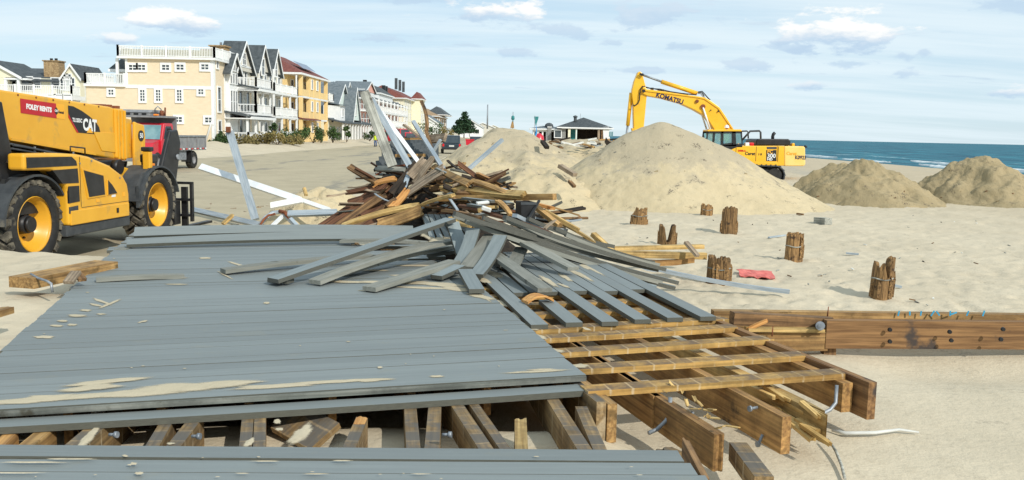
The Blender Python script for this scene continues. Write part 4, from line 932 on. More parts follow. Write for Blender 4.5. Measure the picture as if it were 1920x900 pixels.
HEAP = [  # a, ya, b, yb, width, thick, mat, label, extras
 ((588, 436), 11.6, (735, 334), 12.2, 0.13, .05, 'redbrown', 'lowest dark red brown strip of the broken slab on the left flank', dict(jag1=.3, roll=0.75, cols=9)),
 ((598, 440), 11.5, (742, 340), 12.1, 0.14, .05, 'redbrown', 'second dark strip of the broken slab on the left flank', dict(jag1=.3, roll=0.75, cols=9)),
 ((612, 442), 11.4, (738, 352), 12.0, 0.13, .05, 'brown', 'third dark strip of the broken slab with a brown face', dict(jag1=.3, roll=0.75, cols=9)),
 ((628, 444), 11.3, (752, 356), 11.9, 0.15, .05, 'redbrown', 'fourth strip of the broken slab, split along its length', dict(jag1=.3, roll=0.75, cols=9)),
 ((648, 444), 11.2, (748, 376), 11.8, 0.13, .05, 'brown', 'fifth strip of the broken slab, nearest the camera', dict(jag1=.3, roll=0.75, cols=9)),
 ((668, 440), 11.1, (762, 370), 11.7, 0.13, .05, 'redbrown', 'sixth short strip of the broken slab by the black hollow', dict(jag1=.3, roll=0.75, cols=9)),
 ((700, 345), 11.7, (745, 334), 11.7, .10, .05, 'orange', 'bright orange split wood crest on the red brown slabs', dict(jag0=.1, jag1=.06, roll=.5, cols=9)),
 ((698, 352), 11.65, (722, 337), 11.7, .05, .03, 'orange', 'narrow orange splinter along the edge of the broad slab', dict(jag0=.1, jag1=.06)),
 ((655, 312), 12.6, (712, 344), 12.0, .10, .06, 'brown', 'brown board sticking up to the left from the heap', dict(roll=.5)),
 ((704, 315), 12.2, (762, 318), 11.9, .10, .04, 'greywood', 'flat grey board lying level across the upper heap', dict(roll=.6)),
 ((704, 328), 12.1, (760, 309), 12.3, .04, .03, 'rust', 'thin rusty bar lying over the upper left of the heap', {}),
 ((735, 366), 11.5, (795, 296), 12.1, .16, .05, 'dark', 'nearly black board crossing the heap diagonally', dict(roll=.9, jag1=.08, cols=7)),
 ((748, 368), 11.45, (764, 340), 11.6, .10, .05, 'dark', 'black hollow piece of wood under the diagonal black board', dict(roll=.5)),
 ((768, 332), 11.6, (800, 297), 11.9, .13, .04, 'greybrown', 'grey brown board standing right of the black board', dict(roll=1.0)),
 ((776, 345), 11.6, (815, 292), 12.0, .11, .04, 'greybrown', 'long grey brown board beside the standing one', dict(roll=1.0)),
 ((760, 365), 11.3, (832, 316), 11.7, .20, .035, 'greybrown', 'wide flat tan brown plywood piece at the centre of the heap', dict(roll=.85)),
 ((733, 392), 10.9, (768, 352), 11.3, .10, .06, 'orange', 'orange rotten stub with a dark knot hole in the heap', dict(jag1=.12, jag0=.1, roll=.5)),
 ((720, 392), 11.0, (745, 372), 11.1, .09, .06, 'brown', 'brown rotten stub left of the orange stub', dict(jag0=.1, jag1=.1)),
 ((812, 312), 12.0, (880, 345), 11.6, .10, .06, 'tan', 'tan plank sloping down right from the top of the heap', dict(roll=.7)),
 ((880, 338), 11.8, (962, 368), 11.3, .08, .06, 'tan', 'second tan plank continuing the slope to the right', dict(roll=.5)),
 ((828, 350), 11.3, (985, 366), 11.1, .12, .08, 'yellowwood', 'yellow plank with a square end wedged above the long level one', dict(roll=.5)),
 ((824, 372), 10.9, (1040, 369), 11.0, .075, .075, 'tan', 'long level tan beam pointing right out of the heap', dict(name='beam')),
 ((790, 384), 10.7, (850, 366), 10.8, .08, .06, 'yellowwood', 'yellow board end lying above the curved board', dict(roll=.4)),
 ((640, 424), 10.7, (790, 384), 10.7, .09, .06, 'yellowwood', 'long curved yellow board along the front of the heap', dict(sag=.04, n=6, roll=.5)),
 ((705, 424), 10.5, (795, 392), 10.55, .16, .05, 'tan', 'broad tan board on edge at the front of the heap', dict(roll=1.1)),
 ((690, 424), 10.55, (780, 394), 10.6, .06, .04, 'greybrown', 'grey brown strip on top of the broad tan board', {}),
 ((905, 340), 12.4, (965, 362), 11.8, .05, .04, 'whitemetal', 'thin white edged strip behind the sloping planks', {}),
 ((885, 328), 12.5, (905, 350), 12.2, .04, .04, 'bluegrey', 'short blue grey bar among splinters behind the sloping planks', {}),
 ((905, 330), 12.7, (970, 352), 12.4, .06, .04, 'greybrown', 'grey brown splinter board at the rear right of the heap', dict(jag1=.1)),
 ((935, 352), 12.2, (966, 342), 12.4, .08, .04, 'tan', 'small tan board piece at the rear right of the heap', dict(jag0=.05)),
 ((862, 318), 12.9, (872, 302), 13.2, .08, .03, 'tan', 'tan chip board standing behind the top of the heap', {}),
 ((872, 322), 12.8, (886, 310), 13.0, .12, .03, 'greybrown', 'flat chip board lying behind the top of the heap', {}),
 ((838, 300), 12.9, (868, 322), 12.5, .04, .03, 'dark', 'thin dark stick behind the sloping tan plank', {}),
 ((895, 395), 10.8, (935, 388), 10.9, .10, .06, 'yellowwood', 'pale yellow block lying in the dark hollow of the heap', {}),
 ((932, 376), 10.9, (958, 404), 10.6, .07, .05, 'tan', 'short tan board leaning in the dark hollow', {}),
 ((1000, 384), 11.3, (1050, 424), 10.9, .09, .05, 'tan', 'tan board sloping right below the end of the level beam', dict(jag1=.05)),
 ((1010, 384), 11.4, (1042, 392), 11.3, .08, .04, 'orange', 'split orange board under the end of the level beam', dict(jag1=.15)),
 ((1022, 396), 11.2, (1085, 432), 11.0, .06, .05, 'yellowwood', 'thin yellow lath sloping right under the level beam', {}),
 ((1052, 418), 11.2, (1116, 456), 11.0, .07, .05, 'yellowwood', 'yellow lath sloping down to the beach end of the heap', {}),
 ((1011, 376), 10.9, (992, 410), 10.6, .03, .02, 'blackm', 'thin black metal strut leaning below the level beam', {}),
 ((1020, 430), 10.5, (1042, 412), 10.6, .05, .03, 'greybrown', 'little grey brown lath lying across the grey rails', {}),
 ((1000, 408), 11.2, (1095, 412), 11.4, .04, .03, 'bluegrey', 'thin grey rod lying level at the right end of the heap', {}),
 ((845, 408), 10.4, (884, 425), 10.2, .08, .05, 'yellowwood', 'yellow board end poking out beneath the grey rails', {}),
 ((830, 394), 10.7, (905, 410), 10.5, .08, .05, 'brown', 'brown board under the upper end of the grey rails', {}),
 ((860, 385), 10.9, (960, 415), 10.5, .10, .05, 'redbrown', 'dark rusty brown board showing between the grey rails', {}),
 ((920, 402), 10.7, (1040, 440), 10.3, .09, .05, 'redbrown', 'second rusty brown board between the grey rails', {}),
 ((835, 368), 11.2, (880, 372), 11.3, .12, .03, 'slate', 'grey board piece in the shade behind the yellow board end', {}),
 ((838, 342), 11.9, (860, 330), 12.0, .16, .03, 'slate', 'grey panel piece behind the square ended yellow plank', {}),
 ((850, 330), 12.0, (862, 342), 11.8, .05, .04, 'whitemetal', 'white strip behind the square ended yellow plank', {}),
 ((701, 362), 11.2, (730, 378), 11.0, .035, .012, 'bluegrey', 'pale bent nail plate sticking out of the red brown slabs', {}),
 ((843, 372), 10.75, (858, 394), 10.6, .03, .015, 'bluegrey', 'bent steel strip hooked over the level beam', {}),
 ((758, 352), 11.5, (770, 318), 11.8, .07, .02, 'bluegrey', 'blue grey metal flashing standing in the middle of the heap', {}),
 ((612, 368), 12.2, (692, 345), 12.2, .05, .04, 'greybrown', 'long thin driftwood branch left of the heap', dict(sag=-.05, n=6)),
 ((655, 352), 12.4, (700, 344), 12.2, .14, .03, 'greybrown', 'flat grey brown board lying left of the heap on the sand', {}),
 ((870, 372), 11.2, (925, 378), 11.1, .08, .03, 'slate', 'upper grey board showing behind the level beam', {}),
 ((880, 384), 11.0, (930, 392), 10.9, .09, .03, 'slate', 'lower grey board showing below the level beam', {}),
]
for a, ya, b, yb, w, t, mt, lb, k in HEAP:
    k = dict(k)
    if 'beam' not in lb: t *= .62; w *= .92; k.setdefault('jag0', random.uniform(.01, .07)); k.setdefault('jag1', random.uniform(.01, .09)); k.setdefault('sag', random.uniform(-.03, .03)); k.setdefault('twist', random.uniform(-.35, .35)); k.setdefault('n', 5)
    on(*a, ya, *b, yb, w, t, mt, lb, **k)
# black open crate in the hollow
A = D(985, 396, 10.9); cr = thing('crate', 'black open plastic crate caught under the level tan beam', 'crate', (A.x, A.y, A.z), .3)
m = MB(); m.bx(-.09, .09, -.12, .12, -.14, -.12).bx(-.09, -.08, -.12, .12, -.12, .12).bx(.08, .09, -.12, .12, -.12, .12).bx(-.08, .08, .11, .12, -.12, .12).bx(-.08, .08, -.12, -.11, -.12, .12); m.build('shell', 'blackm', cr)
MB().bx(-.10, .10, -.13, -.122, .09, .12).build('rim', 'fender', cr)
tag(MB().box(D(912, 392, 10.7), (.12, .05, .05), Euler((.2, .3, .1)).to_matrix()).build('foam_block', 'paper', bevel=.01), 'white foam block in the dark hollow of the heap', 'foam block')
tag(MB().box(D(905, 380, 10.8), (.16, .06, .03), Euler((.2, -.1, .4)).to_matrix()).build('paper_scrap', 'paper', bevel=.008), 'crumpled white scrap above the foam block', 'scrap')
# small anonymous splinters through the heap
random.seed(99)
for i in range(260):
    t = random.random(); px = 690+t*370+random.uniform(-20, 20); hi = 300+abs(px-800)*.28; py = random.uniform(max(hi, 315), 424)
    if px > 940 and py < 388: continue
    if px > 940 and random.random() < .7: continue
    y = back(px, 12.4-(py-300)/124*1.2+random.uniform(.1, .5)); p = D(px, py, y); a = random.uniform(-.9, .9); l = random.uniform(.15, .95)
    mt = random.choice(['tan', 'brown', 'dark', 'greybrown', 'redbrown', 'dark', 'brown', 'slate'])
    d = Vector((math.cos(a), random.uniform(-.4, .4), math.sin(a)*.6)).normalized()*l
    nm = {'tan': 'tan', 'brown': 'brown', 'dark': 'black', 'greybrown': 'grey brown', 'redbrown': 'dark red brown', 'slate': 'blue grey'}[mt]
    plank('splinter', p-d/2, p+d/2, random.uniform(.03, .10), random.uniform(.015, .035), mt, 'small %s splinter among the boards of the timber heap' % nm, 'splinter', '%s splinters in the timber heap' % nm, jag0=.06, jag1=.06, cols=4, n=1, roll=random.uniform(-.6, 1.2))
# rubble core so that no daylight shows through the heap
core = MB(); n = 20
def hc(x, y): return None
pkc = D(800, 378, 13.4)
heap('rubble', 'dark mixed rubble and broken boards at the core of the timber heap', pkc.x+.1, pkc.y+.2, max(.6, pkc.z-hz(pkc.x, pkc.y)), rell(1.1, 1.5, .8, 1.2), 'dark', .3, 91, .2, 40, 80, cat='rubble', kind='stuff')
# grey slatted piece half under the heap
for i in range(6):
    loose((796+i*11, 404), (812+i*15, 452), 1.22, .98, .075, 'slate', ['first', 'second', 'third', 'fourth', 'fifth', 'sixth'][i]+' grey slat from the left in the short row between heap and deck', n=1)
drift('sand_drift', [(820, 430, 14, 12, .4), (838, 440, 14, 8, .4), (800, 440, 12, 8, .3), (860, 445, 14, 6, .2), (822, 450, 20, 5, 0)], 1.02, 44)
# sweep of grey rails and boards running to the right
RAILS = [((852, 400), 1.55, (1232, 506), .80, .07, 'slate', 'uppermost long grey rail of the sweep to the right'),
 ((850, 404), 1.50, (1210, 515), .76, .06, 'olive', 'olive rail tucked under the uppermost grey rail'),
 ((876, 410), 1.47, (1270, 530), .70, .08, 'slate', 'second long grey rail of the sweep with a pale top'),
 ((874, 416), 1.44, (1240, 530), .72, .06, 'olive', 'olive rail under the second grey rail'),
 ((946, 407), 1.50, (1245, 505), .82, .09, 'slate', 'grey rail starting at a square pale end in the middle of the sweep'),
 ((948, 412), 1.46, (1190, 494), .84, .07, 'olive', 'olive rail below the square ended grey rail'),
 ((965, 404), 1.44, (1060, 432), 1.2, .08, 'bluegrey', 'short round ended blue grey rail on the far side of the sweep'),
 ((990, 410), 1.40, (1150, 462), .98, .05, 'slate', 'thin grey rail on the far side of the sweep'),
 ((1040, 428), 1.30, (1225, 492), .80, .06, 'slate', 'far thin grey rail of the sweep near the yellow laths'),
 ((1060, 440), 1.22, (1235, 497), .78, .05, 'olive', 'far thin olive rail of the sweep near the yellow laths'),
 ((900, 425), 1.36, (1160, 510), .84, .07, 'olive', 'olive rail along the near side of the sweep'),
 ((925, 435), 1.30, (1180, 520), .80, .09, 'slate', 'wide grey rail along the near side of the sweep'),
 ((960, 450), 1.20, (1230, 540), .72, .10, 'slate', 'nearest grey rail of the sweep over the frame boards'),
 ((1020, 462), 1.12, (1265, 540), .66, .08, 'slate', 'grey rail with a sandy top near the frame corner'),
 ((1190, 492), .82, (1240, 505), .74, .10, 'bluegrey', 'short pale bracket piece lying on the end of the sweep'),
 ((905, 408), 1.44, (1120, 470), 1.0, .05, 'slate', 'slim grey rail between the first two rails'),
 ((890, 418), 1.40, (1000, 452), 1.18, .07, 'greybrown', 'grey brown rail in the upper half of the sweep')]
for a, za, b, zb, w, mt, lb in RAILS:
    A, B = P(*a, za), P(*b, zb); plank('rail', A, B, w, .045, mt, lb, 'rail', n=8, sag=-.035, cols=2)
A, B = P(1225, 503, .72), P(1480, 547, .50)
plank('rail', A, B, .055, .05, 'bluegrey', 'long single grey rail stretching out onto the sand at the right', 'rail', n=6, sag=-.03)
# white and grey rails at the left of the heap
on(431, 248, 13.6, 479, 412, 12.8, .11, .06, 'bluegrey', 'upright grey rail post leaning at the left behind the deck', name='rail', up=(.2, -1, 0))
tag(MB().box(D(428, 243, 19.75), (.10, .07, .13)).build('bracket', 'rust', bevel=.01), 'rusty bracket on the tip of the upright grey rail post', 'bracket')
on(377, 313, 14.0, 560, 375, 13.0, .10, .06, 'whitemetal', 'long white rail sloping down to the right at the left', name='rail', up=(.3, -1, .4))
on(555, 372, 13.1, 618, 394, 12.7, .06, .05, 'white', 'thin white rail end sloping to the heap', name='rail', up=(.3, -1, .4))
on(508, 386, 12.9, 566, 375, 12.9, .09, .05, 'white', 'short white board lying across the long white rail', name='rail', up=(.3, -1, .6))
on(360, 393, 13.0, 488, 422, 12.0, .07, .06, 'bluegrey', 'low grey rail lying toward the deck at the left', name='rail', up=(0, -1, .6))
on(540, 401, 12.3, 632, 398, 12.3, .08, .06, 'bluegrey', 'level grey rail at the foot of the red brown slabs', name='rail', up=(0, -1, .6))
tag(MB().tube([D(486, 424, 17.37), D(498, 408, 17.52), D(512, 399, 17.67), D(528, 397, 17.67), D(538, 404, 17.52)], .044, 8).build('bent_pipe', 'bluegrey'), 'bent grey pipe arching at the left of the heap', 'pipe')
tag(MB().tube([D(487, 424, 17.23), D(494, 412, 17.30), D(503, 404, 17.37), D(516, 401, 17.45)], .024, 8).build('bent_pipe', 'rust'), 'rusty bent rod beneath the arching grey pipe', 'pipe')
tag(MB().tube([D(524, 396, 17.52), D(534, 398, 17.45), D(542, 408, 17.37)], .038, 8).build('bent_pipe', 'rust'), 'rusty elbow at the right end of the arching pipe', 'pipe')
on(510, 424, 11.8, 533, 402, 12.0, .04, .04, 'whitemetal', 'short pale strut under the arching pipe', name='rail')
on(538, 405, 12.0, 556, 424, 11.8, .06, .05, 'bluegrey', 'short grey strut right of the rusty elbow', name='rail')
on(418, 420, 12.3, 438, 402, 12.4, .10, .03, 'yellowwood', 'small yellow board leaning in the sand by the low grey rail', jag1=.06)
_on(570, 352, 19.2, 574, 366, 19.0, .07, .05, 'yellowwood', 'short yellow stick standing in the sand lump by the road', jag0=.05)
random.seed(123)
for i in range(40):
    px, py = random.uniform(380, 640), random.uniform(372, 420); p = P(px, py, .35); z = hz(p.x, p.y); a = random.uniform(0, 3.1); l = random.uniform(.04, .2)
    plank('wood_chip', (p.x, p.y, z+.01), (p.x+math.cos(a)*l, p.y+math.sin(a)*l, z+.02), .03, .015, random.choice(['brown', 'greybrown']), 'small wood chip on the sand left of the timber heap', 'wood chip', 'wood chips left of the heap', n=1)
# ------------------------------------------------------------------ telehandler
tele = thing('telehandler', 'big yellow telehandler with black tyres parked at the left', 'telehandler', (-7.81, 14.83, .28), R(85.2))
OD = .655; TWd = .40
def make_wheel(x, y, side):                 # side -1: outer face toward -y
    rim = MB(); h = TWd/2
    prof = [(.405, -h-.005), (.425, -h+.01), (.40, -h+.03), (.375, -h+.05), (.365, -h+.11), (.335, -h+.135), (.32, -h+.22), (.26, -h+.25), (.19, -h+.24), (.0, -h+.24)]
    rim.lathe(prof, 40); w = rim.build('wheel', 'yellow', tele, (x, y, OD))
    if side > 0: w.rotation_euler = (0, 0, math.pi)
    t = MB().lathe([(.41, -h+.01), (.43, -h-.012), (.50, -h-.028), (.57, -h-.012), (.605, -h+.03), (.615, 0), (.605, h-.03), (.57, h+.01), (.43, h), (.41, h-.02), (.41, -h+.02)], 48); t.build('tyre', 'tyre', w)
    tr = MB(); k = 22                       # angled lugs
    for i in range(k):
        for sgn in (-1, 1):
            a = 2*math.pi*(i+(.5 if sgn > 0 else 0))/k
            lug = MB().box((0, 0, 0), (.085, .25, .06), Euler((0, 0, sgn*.62)).to_matrix()).tf(Matrix.Translation((0, sgn*.105, .625)))
            lug.bx(-.05+sgn*0, .05, sgn*.17 if sgn > 0 else -.222, .222 if sgn > 0 else -.17, .575, .645)
            lug.tf(Matrix.Rotation(a, 4, 'Y')); tr.add(lug.v, lug.f)
    tr.build('tread', 'tread', w)
    hb = MB().cyl((0, -h+.24, 0), (0, -h+.10, 0), .15, .13, 24).cyl((0, -h+.10, 0), (0, -h+.05, 0), .12, .11, 24)
    hb.build('hub', 'blackm', w)
    bl = MB()
    for i in range(10):
        a = 2*math.pi*i/10; bl.cyl((.215*math.cos(a), -h+.25, .215*math.sin(a)), (.215*math.cos(a), -h+.215, .215*math.sin(a)), .018, .018, 6)
    bl.build('wheel_nuts', 'blackm', w); return w
for x in (-1.87, 1.87):
    make_wheel(x, -.8, -1); make_wheel(x, .95, 1)
MB().bx(-2.7, 2.45, -.42, .42, .48, 1.02).bx(-1.95, -1.79, -.9, .9, .58, .74).bx(1.79, 1.95, -.9, .9, .58, .74).build('chassis', 'blackm', tele, bevel=.02)
pod = [(-2.25, 1.70), (-1.4, 1.69), (-.92, 1.665), (-.6, 1.62), (0, 1.46), (.42, 1.27), (.55, 1.13), (.6, .95), (.6, .64), (-1.22, .57), (-1.22, 1.12), (-1.38, 1.34), (-1.62, 1.44), (-2.25, 1.46)]
MB().prism(pod, -1.12, -.86).build('engine_cover', 'yellow', tele, bevel=.045, seg=3)
vn_ = MB()
MB().prism([(-2.2, 1.495), (-2.2, 1.645), (-1.10, 1.63), (-.98, 1.56), (-.96, 1.49)], -1.128, -1.0).build('vent', 'blackm', tele)
MB().prism([(-1.36, 1.23), (-1.6, 1.44), (-.95, 1.445), (-.93, 1.22)], -1.128, -1.0).build('vent', 'blackm', tele)
MB().prism([(-1.21, 1.18), (-.925, 1.175), (-.92, .93), (-1.21, .92)], -1.128, -1.0).build('vent', 'blackm', tele)
MB().bx(-2.3, .5, -.86, -.40, .8, 1.34).bx(-2.3, -.4, -.80, -.42, 1.3, 1.56).build('gap_filler', 'blackm', tele)  # black filler boxes: the dark gap under the boom put into their colour
MB().prism([(-1.2, .86), (-.97, .87), (-.97, .77), (-1.2, .76)], -1.128, -1.05).build('marker_light', 'fender', tele)
def inset(pts, name):
    c = Vector((sum(p[0] for p in pts)/len(pts), sum(p[1] for p in pts)/len(pts)))
    big = [tuple(c+(Vector(p)-c)*1.16) for p in pts]
    f = MB().prism(big, -1.135, -1.11).build(name+'_frame', 'yellow', tele, bevel=.01); MB().prism(pts, -1.14, -1.10).build(name, 'blackm', f)
inset([(-.80, 1.41), (-.24, 1.30), (-.21, .99), (-.67, .98)], 'window')
inset([(-.10, 1.22), (.03, 1.13), (.17, .99), (-.10, .98)], 'window')
MB().bx(-1.25, .64, -1.10, -.5, .40, .575).build('step', 'fender', tele, bevel=.02)
MB().bx(-1.18, .56, -1.135, -1.10, .575, .80).build('sill_panel', 'yellow', tele, bevel=.012)
MB().bx(.14, .19, -1.15, -1.13, .66, .74).build('latch', 'blackm', tele)
def fender(x, a0, a1, r=.78, w=.5, name='fender', skirt=None):
    m = MB(); n = 14; o = []
    for i in range(n+1):
        a = R(a0+(a1-a0)*i/n); o.append((x+r*math.cos(a), OD+r*math.sin(a)*.92+.02))
    inn = [(x+(r-.035)*math.cos(R(a0+(a1-a0)*i/n)), OD+(r-.035)*math.sin(R(a0+(a1-a0)*i/n))*.92+.02) for i in range(n, -1, -1)]
    m.prism(o+inn, -1.06, -.52)
    if skirt: m.prism(skirt, -1.02, -.97)
    f = m.build(name, 'fender', tele); return f
fender(-1.87, 32, 178)
fender(1.87, 15, 172, skirt=[(1.10, .66), (1.12, 1.05), (1.3, 1.28), (1.6, 1.36), (1.45, 1.1), (1.3, .80)])
# boom
bo = [(-3.3, 2.70), (-.74, 2.575), (1.55, 2.455), (1.66, 2.44), (1.66, 1.50), (1.0, 1.58), (-1.32, 1.86), (-1.48, 2.02), (-1.6, 2.08), (-3.3, 2.14)]
MB().prism(bo, -.30, .26).build('boom', 'yellow', tele, bevel=.03)
MB().prism([(-1.3, 1.90), (1.0, 1.625), (1.0, 1.585), (-1.3, 1.86)], -.315, -.29).build('boom_flange', 'yellow', tele)
MB().prism([(1.66, 2.43), (1.95, 2.43), (2.02, 2.36), (2.02, 1.46), (1.66, 1.52)], -.335, .30).build('boom_collar', 'yellow', tele, bevel=.03)
for k, x in enumerate((1.70, 1.82, 1.94)):
    MB().bx(x, x+.045, -.36, -.33, 1.5, 2.40).build('collar_rib', 'yellow', tele, bevel=.008)
MB().prism([(.95, 2.0), (1.2, 1.66), (1.66, 1.62), (1.66, 1.98)], -.312, -.29).build('side_plate', 'yellow', tele, bevel=.006)
MB().bx(1.45, 1.6, -.2, .1, 2.44, 2.50).bx(1.7, 1.8, -.2, .2, 2.43, 2.50).bx(1.88, 1.98, -.25, .2, 2.43, 2.485).build('wear_pads', 'rust', tele, bevel=.01)
MB().prism([(2.02, 2.28), (2.4, 2.24), (2.4, 1.5), (2.02, 1.5)], -.25, .22).build('inner_boom', 'yellow', tele, bevel=.02)
MB().prism([(2.34, 2.20), (2.48, 2.17), (2.70, 2.14), (2.74, 1.9), (2.70, 1.5), (2.5, 1.28), (2.3, 1.32), (2.30, 1.7)], -.34, -.28).build('boom_head', 'yellow', tele, bevel=.02)
MB().prism([(2.6, 2.0), (2.70, 1.85), (2.68, 1.62), (2.56, 1.5)], -.348, -.335).build('head_recess', 'yellow', tele, bevel=.006)
bd = MB().cyl((2.55, -.34, 1.93), (2.55, -.352, 1.93), .105, .105, 24).build('badge', 'ink', tele)
text('50', .13, 'white', 'badge_lettering', tele, face_s(2.55, -.355, 1.93), .001, .003)
MB().bx(-1.3, 1.0, -.28, .2, 1.5, 1.62).bx(.9, 1.5, -.4, .3, 1.02, 1.5).build('boom_cylinder', 'blackm', tele, bevel=.03)
MB().cyl((1.25, -.50, 1.38), (1.25, -.62, 1.38), .13, .13, 18).build('work_light', 'blackm', tele)
MB().bx(1.58, 1.70, -1.0, -.86, 1.32, 1.66).build('mirror_bracket', 'yellow', tele, bevel=.02)
MB().bx(1.56, 1.72, -1.02, -.84, 1.66, 1.74).bx(1.62, 1.66, -.95, -.91, .95, 1.35).build('mirror', 'blackm', tele, bevel=.02)
MB().bx(1.78, 2.12, -.9, -.7, 1.44, 1.60).bx(2.2, 2.46, -.72, -.5, 1.36, 1.5).build('headlight', 'blackm', tele, bevel=.03)
MB().bx(1.86, 1.95, -.92, -.78, 1.36, 1.43).build('indicator', 'amber', tele, bevel=.015)
MB().prism([(1.2, 1.40), (1.5, 1.36), (2.5, 1.15), (2.5, .95), (1.2, 1.0)], -.6, .6).build('front_frame', 'yellow', tele, bevel=.03)
# gooseneck, carriage and forks
MB().prism([(3.04, 1.26), (3.32, 1.77), (3.47, 2.03), (3.80, 2.06), (3.92, 1.79), (3.83, 1.43), (3.66, .92), (3.5, .3), (3.15, .3), (3.0, .95)], -.5, -.40).build('gooseneck', 'blackm', tele, bevel=.03)
MB().cyl((3.72, -.50, 1.5), (3.72, -.53, 1.5), .055, .055, 16).build('pin', 'galv', tele)
cgm = MB()
for z in (.30, .62, .96): cgm.bx(3.31, 3.38, -1.0, 1.0, z, z+.05)
for y in (-1.0, -.55, .2, .95): cgm.bx(3.30, 3.39, y, y+.05, .2, 1.0)
cgm.bx(2.7, 3.3, -.75, -.45, .15, .62).bx(2.72, 2.8, -.9, -.84, .2, 1.2)
cgm.build('carriage', 'blackm', tele)
for y in (-.85, .35): MB().bx(3.38, 3.45, y, y+.12, .06, .9).bx(3.45, 4.6, y, y+.12, .05, .10).build('fork', 'blackm', tele)
# cab on the far side and the black tower at the rear
cb_ = MB(); 
for x in (-1.2, .45):
    for y in (.36, 1.08): cb_.bx(x, x+.08, y, y+.08, 1.0, 2.42)
cb_.bx(-1.22, .55, .34, 1.18, 2.42, 2.5).bx(-1.22, .55, .34, 1.18, .6, 1.1)
cabp = cb_.build('cab', 'blackm', tele); MB().bx(-1.12, .45, .37, .38, 1.1, 2.42).bx(-1.12, .45, 1.12, 1.13, 1.1, 2.42).bx(.49, .5, .44, 1.08, 1.1, 2.42).build('cab_glass', 'glass', cabp)
MB().prism([(-3.3, 2.42), (-2.16, 2.42), (-2.0, 1.70), (-2.25, 1.45), (-3.3, 1.45)], -.78, -.5).build('rear_tower', 'blackm', tele, bevel=.02)
MB().cyl((-1.62, -.32, 2.38), (-1.62, -.36, 2.38), .05, .05, 14).cyl((-1.62, -.32, 2.30), (-1.62, -.35, 2.30), .025, .025, 10).build('level_gauge', 'galv', tele)
for x in (-.75, .3): MB().bx(x, x+.03, -.31, -.29, 1.68-.1*(x > 0), 1.76-.1*(x > 0)).build('lug', 'galv', tele)
for k, (z0_, y_) in enumerate(((-.07, -.33), (-.12, -.30), (-.05, -.27))):
    MB().tube([(-1.3, y_, 1.86+z0_), (-.8, y_, 1.795+z0_), (-.2, y_-.01, 1.70+z0_), (.4, y_, 1.65+z0_), (.95, y_, 1.58+z0_), (1.3, y_-.08, 1.38)], .018, 6).build('hose', 'fender', tele)
for x, z in ((-.55, 1.55), (.30, 1.24), (.52, .72), (-.88, .66), (-.88, 1.52)): MB().cyl((x, -1.12, z), (x, -1.128, z), .018, .018, 8).build('bolt', 'galv', tele)
for x, z, w_, h_, mt in ((.02, .93, .12, .07, 'white'), (-.45, .88, .10, .05, 'signyellow'), (.38, .92, .07, .07, 'signyellow')): MB().bx(x, x+w_, -1.126, -1.118, z, z+h_).build('warning_label', mt, tele)
MB().bx(-.885, -.875, -1.124, -1.118, .84, 1.62).bx(-.87, .58, -1.124, -1.118, .825, .832).build('panel_seam', 'blackm', tele)
for x in np.arange(-1.1, 1.6, .45): MB().cyl((float(x), -.30, 2.50-.047*float(x)), (float(x), -.31, 2.50-.047*float(x)), .016, .016, 8).build('bolt', 'rust', tele)
MB().tube([(-.95, -1.02, 1.69), (-.95, -1.02, 1.78), (-.55, -1.02, 1.75), (-.55, -1.02, 1.64)], .012, 6).build('grab_handle', 'blackm', tele)
# printing on the boom side
Yb = -.3025
MB().prism([(-1.05, 2.50), (-.13, 2.455), (-.13, 2.215), (-1.05, 2.28)], Yb-.004, Yb).build('red_sticker', 'signred', tele)
MB().prism([(-.13, 2.455), (.10, 2.443), (.10, 2.20), (-.13, 2.215)], Yb-.003, Yb).build('amber_sticker', 'signyellow', tele)
text('FOLEY RENTS', .105, 'white', 'sticker_lettering', tele, face_s(-.59, Yb-.006, 2.362, R(3.5)), .001, .006, 1.02)
MB().prism([(-.17, 2.36), (-.135, 2.40), (-.09, 2.36), (-.09, 2.30), (-.135, 2.27), (-.17, 2.30)], Yb-.006, Yb).build('sticker_emblem', 'ink', tele)
text('CAT', .05, 'white', 'sticker_lettering', tele, face_s(-.13, Yb-.008, 2.335, R(3.5)), .001, .002)
text('Rental', .06, 'ink', 'sticker_lettering', tele, face_s(.0, Yb-.005, 2.315, R(3.5)), .001, .002)
MB().prism([(.21, 2.435), (.36, 2.425), (.60, 2.36), (.84, 2.27), (1.04, 2.17), (1.14, 2.08), (1.19, 1.95), (.46, 1.985), (.21, 2.29)], Yb-.003, Yb).build('black_panel', 'ink', tele)
MB().prism([(.208, 2.30), (.265, 2.22), (.49, 1.982), (.44, 1.986), (.208, 2.235)], Yb-.005, Yb).build('red_stripe', 'signred', tele)
text('CAT', .275, 'white', 'panel_lettering', tele, face_s(.84, Yb-.006, 2.105, R(3)), .001, .012, .78)
MB().prism([(.735, 1.985), (.93, 1.975), (.83, 2.075)], Yb-.009, Yb).build('yellow_triangle', 'signyellow', tele)
text('TL1255C', .09, 'white', 'panel_lettering', tele, face_s(.46, Yb-.006, 2.19, R(3)), .001, .003, .85)
